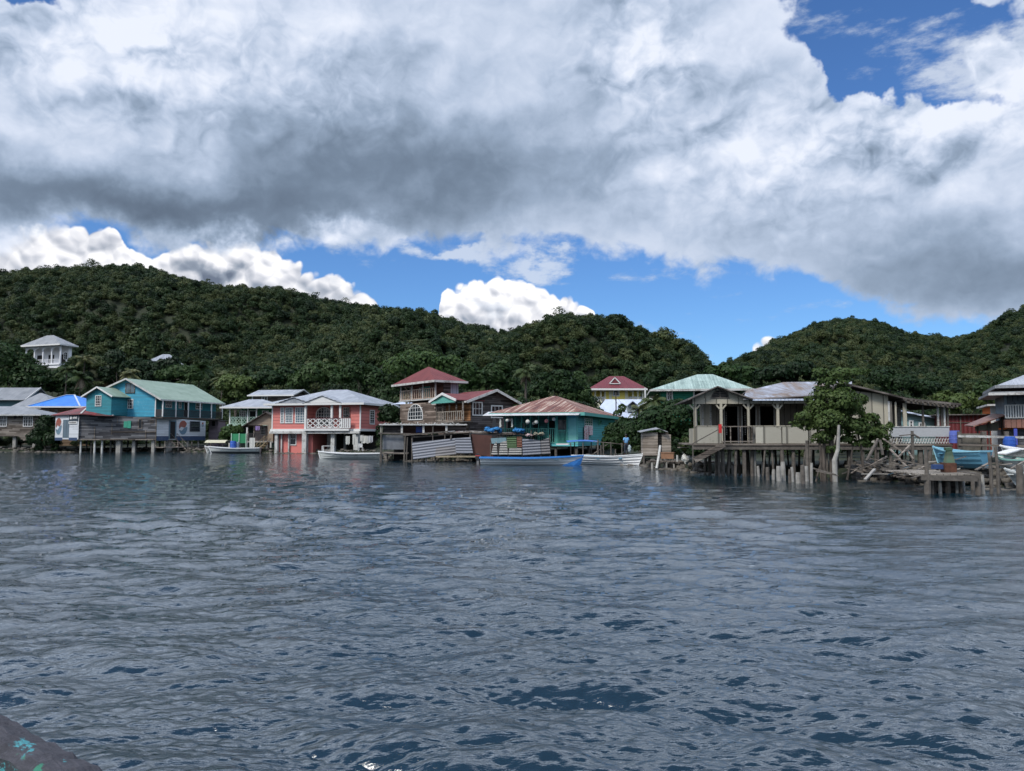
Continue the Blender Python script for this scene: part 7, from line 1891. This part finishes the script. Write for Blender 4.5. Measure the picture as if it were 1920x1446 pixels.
# ------------------------------------------------------------------ small things by the coral house
def chair_(px, py, Y):
    p = at(px, py, Y); h = thing('garden_chair', 'white plastic chair standing under the coral house', 'chair', p, 20)
    MB().box(-.25, .25, -.25, .25, .42, .46).build('seat', WHITE, h)
    g = MB(); g.box(-.25, .25, .22, .26, .463, .9); g.build('backrest', WHITE, h)
    for sx in (-.22, .22):
        for sy in (-.22, .22): MB().beam((sx * 1.1, sy * 1.1, 0), (sx, sy, .42), .05).build('leg', WHITE, h)
        MB().box(sx - .025, sx + .025, -.22, .22, .64, .68).build('armrest', WHITE, h)
chair_(676, 846, 92)
p = at(616, 849, 96); h = thing('white_table', 'white slatted table by the column under the coral porch', 'table', p)
MB().box(-.75, .75, -.4, .4, .80, .86).build('table_top', WHITE, h)
for sx in (-.7, .7):
    for sy in (-.35, .35): MB().box(sx - .05, sx + .05, sy - .05, sy + .05, 0, .8).build('leg', WHITE, h)
g = MB(); g.box(-.7, .7, -.37, -.33, .3, .36); g.build('stretcher', WHITE, h)
def hang(px, py, Y, w_, hh, m_, label, group=None, name='hanging_laundry'):
    p = at(px, py, Y); g = MB(); n = 5
    for i in range(n):
        a, b = -w_ + 2 * w_ * i / n, -w_ + 2 * w_ * (i + 1) / n; d0, d1 = .05 * math.sin(i * 2.1), .05 * math.sin((i + 1) * 2.1); q = hh * (1 + .12 * math.sin(i * 3))
        g.hexa([(a, d0, -q), (b, d1, -q), (b, d1 + .02, -q), (a, d0 + .02, -q), (a, d0 * .3, 0), (b, d1 * .3, 0), (b, d1 * .3 + .02, 0), (a, d0 * .3 + .02, 0)])
    o = g.build(name, m_); o.location = p; return tag(o, label, 'laundry', group)
LA = [('broad white sheet on the line under the coral house', 686, 817, .55, .9), ('narrow white towel on the line under the coral house', 678.5, 816, .22, .75), ('pale grey shirt on the line under the coral house', 694.5, 817, .3, .8), ('cream cloth hanging behind the middle column of the coral house', 652, 818, .25, 1.0), ('dim striped cloth hanging beside the coral house column', 664, 815, .2, 1.2)]
for k, (lab, px, py, w_, hh) in enumerate(LA): hang(px, py, 93 + (k > 2) * 2, w_, hh, LW if k != 2 else plain('grey cloth', (.35, .36, .38)), lab)
p0, p1 = at(672, 816, 93), at(702, 817, 93); g = MB(); g.tube([p0, p0.lerp(p1, .5) - Vector((0, 0, .06)), p1], .015, 5); o = g.build('washing_line', LOG); tag(o, 'washing line stretched between columns under the coral house', 'line')
hang(473, 821, 100.5, .35, 1.3, LW, 'bright white sheet hung on the rail before the tan shed')
hang(483, 799, 102.5, .3, .55, plain('violet cloth', (.2, .14, .3)), 'violet and pale cloths strung in the tan shed porch')
f = Fr(434, 105, 0, 0); h = f.thing('green_panel_fence', 'bright green plywood panel fence below the pale green porch', 'fence')
MB().box(0, f.x(463), 0, .06, f.z(831), f.z(813.5)).build('panel', paint('bright green panel', (0.03, .22, .10), wear=.08), h)
for px in (434.5, 449, 462): MB().box(f.x(px) - .05, f.x(px) + .05, -.1, -.003, -.5, f.z(812.5)).build('post', PALEG, h)

# ================================================================== person
def skin_obj(name, verts, edges, radii, mat_, parent, sub=2, root=0):
    me = bpy.data.meshes.new(name); me.from_pydata(verts, edges, []); o = bpy.data.objects.new(name, me); C.objects.link(o); o.parent = parent
    md = o.modifiers.new('skin', 'SKIN'); md.use_smooth_shade = True
    for i, r_ in enumerate(radii):
        sv = me.skin_vertices[0].data[i]; sv.radius = (r_, r_) if not hasattr(r_, '__len__') else r_; sv.use_root = (i == root)
    o.modifiers.new('sub', 'SUBSURF').levels = sub; o.modifiers['sub'].render_levels = sub
    me.materials.append(mat_); return o
def person():
    Y = 60.6; p = at(1174, 853, Y); H = hz(814.5, Y) - p.z
    h = thing('person', 'standing person in light blue shirt and dark trousers, seen from behind beside the white boat', 'person', p, 200)
    k = H / 1.74
    SK = plain('brown skin', (.10, .055, .035), .5, .1); SH = plain('light blue shirt', (.16, .36, .60), .8, .15); TR = plain('dark trousers', (.025, .03, .045), .8, .2); HA = plain('black hair', (.008, .007, .007), .6, .1)
    def sc_(v): return [(a * k, b * k, c * k) for a, b, c in v]
    V_ = [(0, 0, .95), (0, .01, 1.15), (0, .015, 1.35), (0, 0, 1.48), (0, -.01, 1.56), (0, -.02, 1.66), (0, -.015, 1.72),
          (.19, .01, 1.41), (.24, .02, 1.14), (.22, -.10, .93), (.21, -.13, .86), (-.19, .01, 1.41), (-.25, .02, 1.14), (-.26, -.02, .90), (-.26, -.04, .82),
          (.10, 0, .88), (.11, -.02, .50), (.11, .02, .09), (.12, -.13, .04), (-.10, 0, .88), (-.12, .01, .50), (-.13, .03, .09), (-.15, -.12, .04)]
    E_ = [(0, 1), (1, 2), (2, 3), (3, 4), (4, 5), (5, 6), (2, 7), (7, 8), (8, 9), (9, 10), (2, 11), (11, 12), (12, 13), (13, 14), (0, 15), (15, 16), (16, 17), (17, 18), (0, 19), (19, 20), (20, 21), (21, 22)]
    R_ = [.13, .12, .13, .06, .055, .085, .05, .055, .042, .03, .035, .055, .042, .03, .035, .08, .055, .04, .035, .08, .055, .04, .035]
    # fingers
    def hand(ix, side_):
        bx, by, bz = V_[ix]
        for j, (dx, l_) in enumerate(((-.03, .075), (-.01, .085), (.01, .08), (.03, .065))):
            n = len(V_); V_.extend([(bx + dx * .3, by + dx, bz - .03), (bx + dx * .3, by + dx - .008, bz - .03 - l_ * .5), (bx + dx * .3 + side_ * .012, by + dx - .01, bz - .03 - l_)]); E_.extend([(ix, n), (n, n + 1), (n + 1, n + 2)]); R_.extend([.010, .009, .008])
        n = len(V_); V_.extend([(bx + side_ * .02, by - .035, bz + .01), (bx + side_ * .03, by - .05, bz - .03)]); E_.extend([(ix, n), (n, n + 1)]); R_.extend([.011, .009])
    hand(10, -1); hand(14, 1)
    skin_obj('body', sc_(V_), E_, [r_ * k for r_ in R_], SK, h, 1)
    VS = [(0, 0, .93), (0, .01, 1.15), (0, .015, 1.36), (0, .0, 1.45), (.19, .01, 1.41), (.235, .02, 1.20), (-.19, .01, 1.41), (-.245, .02, 1.20)]
    skin_obj('shirt', sc_(VS), [(0, 1), (1, 2), (2, 3), (2, 4), (4, 5), (2, 6), (6, 7)], [(.19 * k, .15 * k), (.17 * k, .14 * k), (.19 * k, .14 * k), .08 * k, .08 * k, .07 * k, .08 * k, .07 * k], SH, h, 2)
    VT = [(0, 0, .98), (0, 0, .90), (.10, 0, .80), (.11, -.02, .50), (.11, .02, .12), (-.10, 0, .80), (-.12, .01, .50), (-.13, .03, .12)]
    skin_obj('trousers', sc_(VT), [(0, 1), (1, 2), (2, 3), (3, 4), (1, 5), (5, 6), (6, 7)], [.16 * k, .16 * k, .11 * k, .08 * k, .065 * k, .11 * k, .08 * k, .065 * k], TR, h, 2)
    g = MB(); g.ball((0, .012 * k, 1.69 * k), (.098 * k, .108 * k, .085 * k), 14, 9); g.build('hair', HA, h, smooth=True)
    for sx in (-.035, .035): g = MB(); g.ball((sx * k, -.098 * k, 1.65 * k), .011 * k, 8, 6); g.build('eye', LW, h)
    g = MB(); g.ball((0, -.108 * k, 1.62 * k), (.014 * k, .02 * k, .024 * k), 8, 6); g.build('nose', SK, h)
    g = MB(); g.ball((0, -.092 * k, 1.585 * k), (.028 * k, .012 * k, .009 * k), 8, 6); g.build('mouth', plain('lips', (.12, .04, .035), .5), h)
    for sx in (-1, 1): g = MB(); g.ball((sx * .086 * k, -.01 * k, 1.645 * k), (.014 * k, .022 * k, .032 * k), 8, 6); g.build('ear', SK, h)
    # pale net bag held low
    a = h.location; b_ = MB(); b_.ball((0, 0, -.28), (.13, .10, .30), 10, 8); b_.v = [(x + .02 * math.sin(z * 30), y, z) for x, y, z in b_.v]
    hb_ = b_.build('net_bag', plain('pale net', (.38, .45, .46), .8, .3, 20)); hb_.location = (a.x + .27, a.y - .03, a.z + .83 * k); tag(hb_, 'pale net bag held beside the leg of the standing person', 'bag')
    # boards underfoot
    g = MB(); g.box(-.9, 1.2, -.4, .5, -.08, -.003)
    for x_ in (-.8, 1.1): g.box(x_ - .06, x_ + .06, -.35, -.23, -1.2 - a.z, -.08)
    hh = g.build('landing_stage', WOOD); hh.location = a; tag(hh, 'narrow plank landing the standing person is on, behind the striped boat', 'jetty')
person()

# ================================================================== trees
def tree(name, label, cat, px, Y, lobes, n, size, mat_, seed, group=None, trunk=True, tr=.18, stems=None, depth=1.0, hollow=.5, zbase=None):
    """lobes: (px, row, half width, half height) as seen in the photo, given depth when built"""
    r = np.random.default_rng(seed); bx = px2x(px, Y, 1.0); bz = float(terrain(np.array([bx]), np.array([Y]))[0]) if zbase is None else zbase
    h = thing(name, label, cat, (bx, Y, bz), 0, group)
    LB = []
    if n > 3000:
        base_ = list(lobes)
        for k in range(len(base_) * 2):
            b0 = base_[k % len(base_)]; a_ = r.uniform(0, 6.28); lobes = lobes + [(b0[0] + b0[2] * .85 * math.cos(a_), b0[1] - b0[3] * .85 * math.sin(a_), b0[2] * r.uniform(.25, .5), b0[3] * r.uniform(.25, .5))]
    for (lx, ly, rx, rz_) in lobes:
        s = Y / FPX; dy = r.uniform(-.5, .5) * rx * s * depth; c = at(lx, ly, Y + dy)
        LB.append(((c.x - bx, dy, c.z - bz), (rx * s, rx * s * .9 * depth, rz_ * s)))
    P, Nn = crown_pts(r, LB, n, hollow)
    co, f_ = leaf_quads(P, Nn, size, r); npmesh('crown', co, f_, mat_, h)
    if trunk:
        g = MB(); q = random.Random(seed)
        st = stems or [(0, 0)]
        for (sx, sy) in st:
            for (c, rad) in LB[: max(1, 5)]:
                a = Vector((sx, sy, -.4)); e = Vector(c) * .92; m1 = Vector((sx * 1.0 + q.uniform(-.1, .1), sy, e.z * .45)); m2 = m1.lerp(e, .5) + Vector((q.uniform(-.2, .2), 0, .15 * e.z * .2))
                g.tube([a, m1, m2, e], [tr, tr * .7, tr * .4, tr * .12], 7)
                if len(st) > 1: break
        g.build('trunk', BARK, h)
    return h
LEAF_MANG = leafmat('mangrove leaves', (0.018, 0.042, 0.010), (0.048, 0.090, 0.022), (0.11, 0.145, 0.042), 0.6, .3)
# mangrove in front of the derelict house
h = tree('mangrove_tree', 'leafy green mangrove tree growing in the water in front of the derelict house', 'tree', 1560, 38.6,
     [(1548, 716, 18, 14), (1572, 706, 24, 16), (1602, 699, 26, 9), (1538, 700, 16, 10), (1545, 742, 26, 16), (1580, 738, 20, 18), (1530, 765, 24, 16), (1566, 772, 26, 20), (1600, 770, 22, 18), (1508, 782, 20, 12), (1494, 796, 14, 9), (1530, 800, 26, 14),
      (1568, 808, 24, 14), (1604, 800, 24, 16), (1634, 785, 18, 12), (1636, 812, 20, 14), (1656, 834, 14, 14), (1618, 832, 18, 9), (1668, 800, 9, 8), (1520, 752, 12, 9), (1616, 748, 12, 10), (1585, 826, 14, 8), (1555, 790, 40, 26), (1580, 755, 34, 26), (1612, 806, 34, 24), (1650, 815, 20, 20), (1540, 820, 22, 12), (1560, 845, 14, 10)], 13000, .085, LEAF_MID, 41, tr=.12, stems=None, zbase=-.3, hollow=.3)
g = MB()
for (pa, ya, pb, yb, r_) in ((1546, 905, 1548, 800, .12), (1541, 905, 1530, 790, .08), (1566, 902, 1580, 760, .10), (1620, 895, 1606, 800, .07), (1588, 900, 1600, 830, .06), (1552, 905, 1535, 860, .05), (1560, 903, 1572, 858, .04), (1642, 870, 1640, 780, .06), (1530, 903, 1541, 862, .05)):
    a, b = at(pa, ya, 38.4), at(pb, yb, 38.6); o_ = h.location; m_ = a.lerp(b, .5) + Vector((rnd.uniform(-.12, .12), 0, 0)); g.tube([a - o_, m_ - o_, b - o_], [r_, r_ * .8, r_ * .5], 7)
g.build('prop_roots', BARK, h)
# bushes along the shore
tree('mangrove_bush', 'large dense green bush filling the gap behind the wooden outhouse', 'bush', 1240, 64, [(1270, 790, 48, 38), (1225, 800, 42, 34), (1285, 825, 40, 30), (1235, 830, 40, 26), (1262, 768, 26, 18)], 9000, .16, LEAF_MID, 51, tr=.1, hollow=.4)
tree('mangrove_bush', 'dark bush behind the standing person at the corner of the teal house', 'bush', 1170, 68, [(1158, 816, 28, 24), (1184, 812, 30, 25), (1148, 834, 22, 18), (1190, 832, 32, 22), (1166, 796, 12, 12)], 7500, .16, LEAF_DARK, 52, tr=.1, hollow=.4)
tree('shore_bush', 'rounded dark bush between the grey board house and the red roofed shack', 'bush', 84, 109, [(84, 805, 20, 24), (72, 825, 22, 18), (98, 825, 16, 18), (86, 790, 12, 12)], 3500, .22, LEAF_DARK, 53, tr=.1)
tree('leafy_bush', 'bush with mottled leaves below the pale green porch', 'bush', 432, 109, [(430, 812, 18, 14), (445, 806, 12, 9), (422, 822, 12, 12)], 1800, .2, LEAF_MID, 54, tr=.08)
tree('shore_bush', 'green bush between the coral house and the wooden tower house', 'bush', 735, 92, [(730, 780, 22, 22), (748, 800, 20, 20), (722, 812, 18, 18)], 2600, .2, LEAF_DARK, 55, tr=.1)
tree('thin_shrub', 'thin shrub sprouting above the bush near the pale blue roof', 'shrub', 1166, 69, [(1166, 768, 8, 12), (1158, 776, 9, 7)], 260, .12, LEAF_DARK, 56, tr=.04)
# trees beside and behind the houses
T = [  # px, Y, lobes, material, label
    ('broad_tree', 'broad dark tree in front of the white hillside house', 20, 150, [(8, 672, 34, 30), (42, 684, 22, 20), (58, 698, 34, 22), (10, 705, 40, 24), (45, 716, 36, 20)], LEAF_DARK),
    ('broad_tree', 'dark tree directly below the balcony of the white hillside house', 95, 158, [(100, 710, 24, 16), (125, 716, 26, 18), (72, 716, 26, 18), (88, 728, 34, 12)], LEAF_DARK),
    ('bare_tree', 'thin leaved grey tree between the white hillside house and hidden grey roof', 215, 168, [(215, 672, 20, 18), (235, 690, 18, 16), (200, 700, 16, 14)], LEAF_HILL),
    ('broad_tree', 'tree hiding the front of the grey roofed hill house', 285, 150, [(272, 690, 24, 16), (300, 692, 26, 14), (322, 688, 20, 16), (255, 684, 16, 14), (285, 706, 34, 14)], LEAF_DARK),
    ('feathery_tree', 'tall feathery grey green tree above the hidden grey roof', 262, 185, [(262, 640, 26, 30), (250, 662, 24, 22), (280, 660, 22, 22)], LEAF_HILL),
    ('broad_tree', 'tree behind the ridge of the green grey roof', 338, 145, [(335, 700, 26, 16), (360, 706, 22, 14), (312, 704, 20, 12)], LEAF_DARK),
    ('broad_tree', 'yellow green tree right behind the dark balcony house end', 440, 136, [(430, 722, 26, 20), (460, 722, 24, 16), (445, 740, 26, 14)], LEAF_MID),
    ('broad_tree', 'dark tree rising behind the brown gabled house', 510, 138, [(505, 712, 32, 20), (540, 708, 26, 20), (478, 716, 18, 12)], LEAF_DARK),
    ('broad_tree', 'dark tree above the west half of the coral house roof', 592, 132, [(585, 706, 30, 24), (615, 700, 26, 22), (560, 716, 22, 16)], LEAF_DARK),
    ('broad_tree', 'dark tree above the east half of the coral house roof', 680, 128, [(668, 702, 30, 26), (700, 712, 30, 24), (725, 722, 20, 22), (640, 712, 20, 16)], LEAF_DARK),
    ('broad_tree', 'wide bright crowned tree behind the red tower roof', 770, 124, [(750, 692, 40, 24), (800, 684, 44, 26), (845, 690, 34, 24), (780, 672, 36, 16)], LEAF_MID),
    ('broad_tree', 'yellow green tree between the tower and the white edged gable', 885, 112, [(880, 702, 24, 20), (905, 712, 24, 18), (865, 722, 18, 14)], LEAF_MID),
    ('broad_tree', 'green tree behind the peak of the white edged gable', 940, 110, [(930, 706, 26, 24), (955, 722, 24, 22), (945, 690, 18, 14)], LEAF_DARK),
    ('broad_tree', 'dark tree behind the rusted roof ridge', 1035, 108, [(1030, 722, 30, 22), (1062, 728, 28, 20), (1010, 735, 20, 16), (1048, 706, 20, 14)], LEAF_DARK),
    ('broad_tree', 'dark tree at the corner of the yellow house', 1085, 118, [(1082, 722, 18, 26), (1094, 742, 16, 20), (1070, 742, 18, 16)], LEAF_DARK),
    ('broad_tree', 'dark tree in the gap between yellow house and emerald house', 1222, 130, [(1222, 716, 14, 18), (1236, 700, 16, 14)], LEAF_DARK),
    ('broad_tree', 'green brown tree behind the pale green hip roof', 1370, 118, [(1365, 700, 26, 18), (1400, 705, 28, 18), (1335, 698, 18, 12)], LEAF_MID),
    ('broad_tree', 'dark tree behind the patched rusty roof', 1470, 100, [(1460, 702, 30, 18), (1500, 696, 30, 20), (1430, 708, 20, 14)], LEAF_DARK),
    ('broad_tree', 'dark tree beyond the decayed porch roof', 1700, 92, [(1690, 722, 34, 20), (1735, 730, 30, 18), (1655, 712, 26, 18)], LEAF_DARK),
    ('broad_tree', 'yellow green scrub tree above the maroon shed', 1812, 78, [(1800, 758, 26, 18), (1835, 752, 26, 20), (1770, 748, 20, 14)], LEAF_MID),
    ('broad_tree', 'dark tree behind the lower eave of the grey balcony house', 1872, 74, [(1866, 742, 22, 20), (1845, 732, 18, 16), (1890, 728, 22, 20)], LEAF_DARK),
]
for k, (nm, lab, px, Y, lobes, m_) in enumerate(T):
    tree(nm, lab, 'tree', px, float(Y), lobes, 3800 if nm != 'bare_tree' else 900, .30 * (Y / 130), m_, 200 + k, tr=.16, hollow=.45)
# tree trunks bare between crowns
def palm(px, py, Y, label, R=2.6, nf=15, seed=0, dead=0, lean=.3, thin=1.0, mat_=None):
    """px,py: where the crown's heart shows"""
    q = random.Random(seed); c = at(px, py, Y); bz = float(terrain(np.array([c.x - lean]), np.array([Y]))[0]); bx = c.x - lean
    h = thing('palm_tree', label, 'palm', (bx, Y, bz)); H = c.z - bz
    g = MB(); g.tube([(0, 0, -.3), (lean * .1, 0, H * .35), (lean * .5, 0, H * .7), (lean, 0, H)], [.19 * thin, .14 * thin, .12 * thin, .11 * thin], 8); g.build('trunk', BARK, h)
    co, fs = [], []
    def frond(a, el, L, droop):
        P = []; n = 12; d = Vector((math.cos(a), math.sin(a), 0)); up = math.sin(el); out_ = math.cos(el)
        for i in range(n + 1):
            t = i / n; P.append(Vector((lean, 0, H)) + d * (L * out_ * t * (1 - .12 * t * droop)) + Vector((0, 0, L * (up * t - droop * t * t * .75))))
        sd = Vector((-d.y, d.x, 0))
        for i in range(n):
            p, p2 = P[i], P[i + 1]; e = (p2 - p).normalized(); nn = sd.cross(e).normalized()
            t = (i + .5) / n; ll = L * .30 * (math.sin(math.pi * min(1, t * 1.05 + .08)) ** .6)
            k = len(co); w_ = .03; co.extend([p - sd * w_, p + sd * w_, p2 + sd * w_ * .8, p2 - sd * w_ * .8]); fs.append([k, k + 1, k + 2, k + 3])
            for sg in (-1, 1):
                for j in range(3):
                    b = p.lerp(p2, j / 3.0); tip = b + sd * sg * ll * .85 + e * ll * .5 - Vector((0, 0, ll * (.35 + .35 * droop) * q.uniform(.7, 1.3)))
                    k = len(co); ww = L * .013; co.extend([b - e * ww, b + e * ww, b.lerp(tip, .5) + e * ww * 1.5, tip]); fs.append([k, k + 1, k + 3, k + 2] if False else [k, k + 1, k + 2, k + 3])
    for i in range(nf):
        a = 6.2832 * i / nf + q.uniform(-.25, .25); el = q.uniform(.15, 1.25) if i % 3 else q.uniform(-.2, .3); frond(a, el, R * q.uniform(.8, 1.1), q.uniform(.55, 1.0))
    npmesh('crown', np.array([tuple(v) for v in co]), np.array(fs), mat_ or LEAF_PALM, h)
    if dead:
        co, fs = [], []
        for i in range(dead): frond(q.uniform(0, 6.28), -1.0, R * .7, .5)
        npmesh('dead_fronds', np.array([tuple(v) for v in co]), np.array(fs), DEADL, h)
    return h
DEADL = leafmat('dry fronds', (0.06, 0.045, 0.03), (0.12, 0.09, 0.06), (.20, .16, .11), .5, .1)
palm(126, 692, 150, 'palm with upright fronds beside the white hillside house', 3.0, 15, 1)
palm(152, 706, 146, 'palm with browning arching fronds above the blue roof', 3.3, 16, 2, dead=5)
palm(160, 672, 168, 'taller palm between the white house and the small hill house', 3.0, 14, 3)
palm(246, 700, 140, 'palm behind the peak of the turquoise house', 2.8, 14, 4)
palm(375, 690, 148, 'palm with a dark feathery crown above the green grey roof', 3.6, 16, 5)
palm(418, 708, 140, 'drooping palm by the far end of the dark balcony', 3.0, 16, 6)
palm(345, 720, 142, 'low palm just over the green grey roof edge', 2.4, 13, 7)
palm(986, 694, 104, 'tall palm with a bare pale trunk and shaggy dead fronds', 2.3, 18, 8, dead=10, lean=.05, thin=1.2)
palm(1226, 752, 76, 'palm with fan of upright fronds before the emerald house', 2.1, 16, 9, lean=.1)
palm(1198, 768, 74, 'pale green palm arching over the pale blue roof', 1.7, 12, 10, lean=-.1)
palm(912, 722, 112, 'small palm behind the white edged gable', 2.2, 13, 11)
palm(462, 702, 146, 'palm crown behind the brown gabled house', 2.6, 13, 12)
# overhead wires
def wire(a, b, sag, label):
    a, b = Vector(a), Vector(b); P = [a.lerp(b, i / 12) - Vector((0, 0, sag * 4 * (i / 12) * (1 - i / 12))) for i in range(13)]; o = MB().tube(P, .02, 5).build('overhead_wire', LOG); tag(o, label, 'wire')
wire(at(1155, 742, 120), at(1192, 775, 86), .4, 'upper dark wire crossing the pale blue roof'); wire(at(1150, 745, 120), at(1186, 780, 86), .4, 'lower dark wire crossing the pale blue roof')
p = at(1155, 754, 120); o = MB().tube([(0, 0, -6), (0, 0, hz(736, 120) - p.z)], .09, 8).build('wire_pole', BARK); o.location = p; tag(o, 'thin dark pole in front of the yellow house window', 'pole')
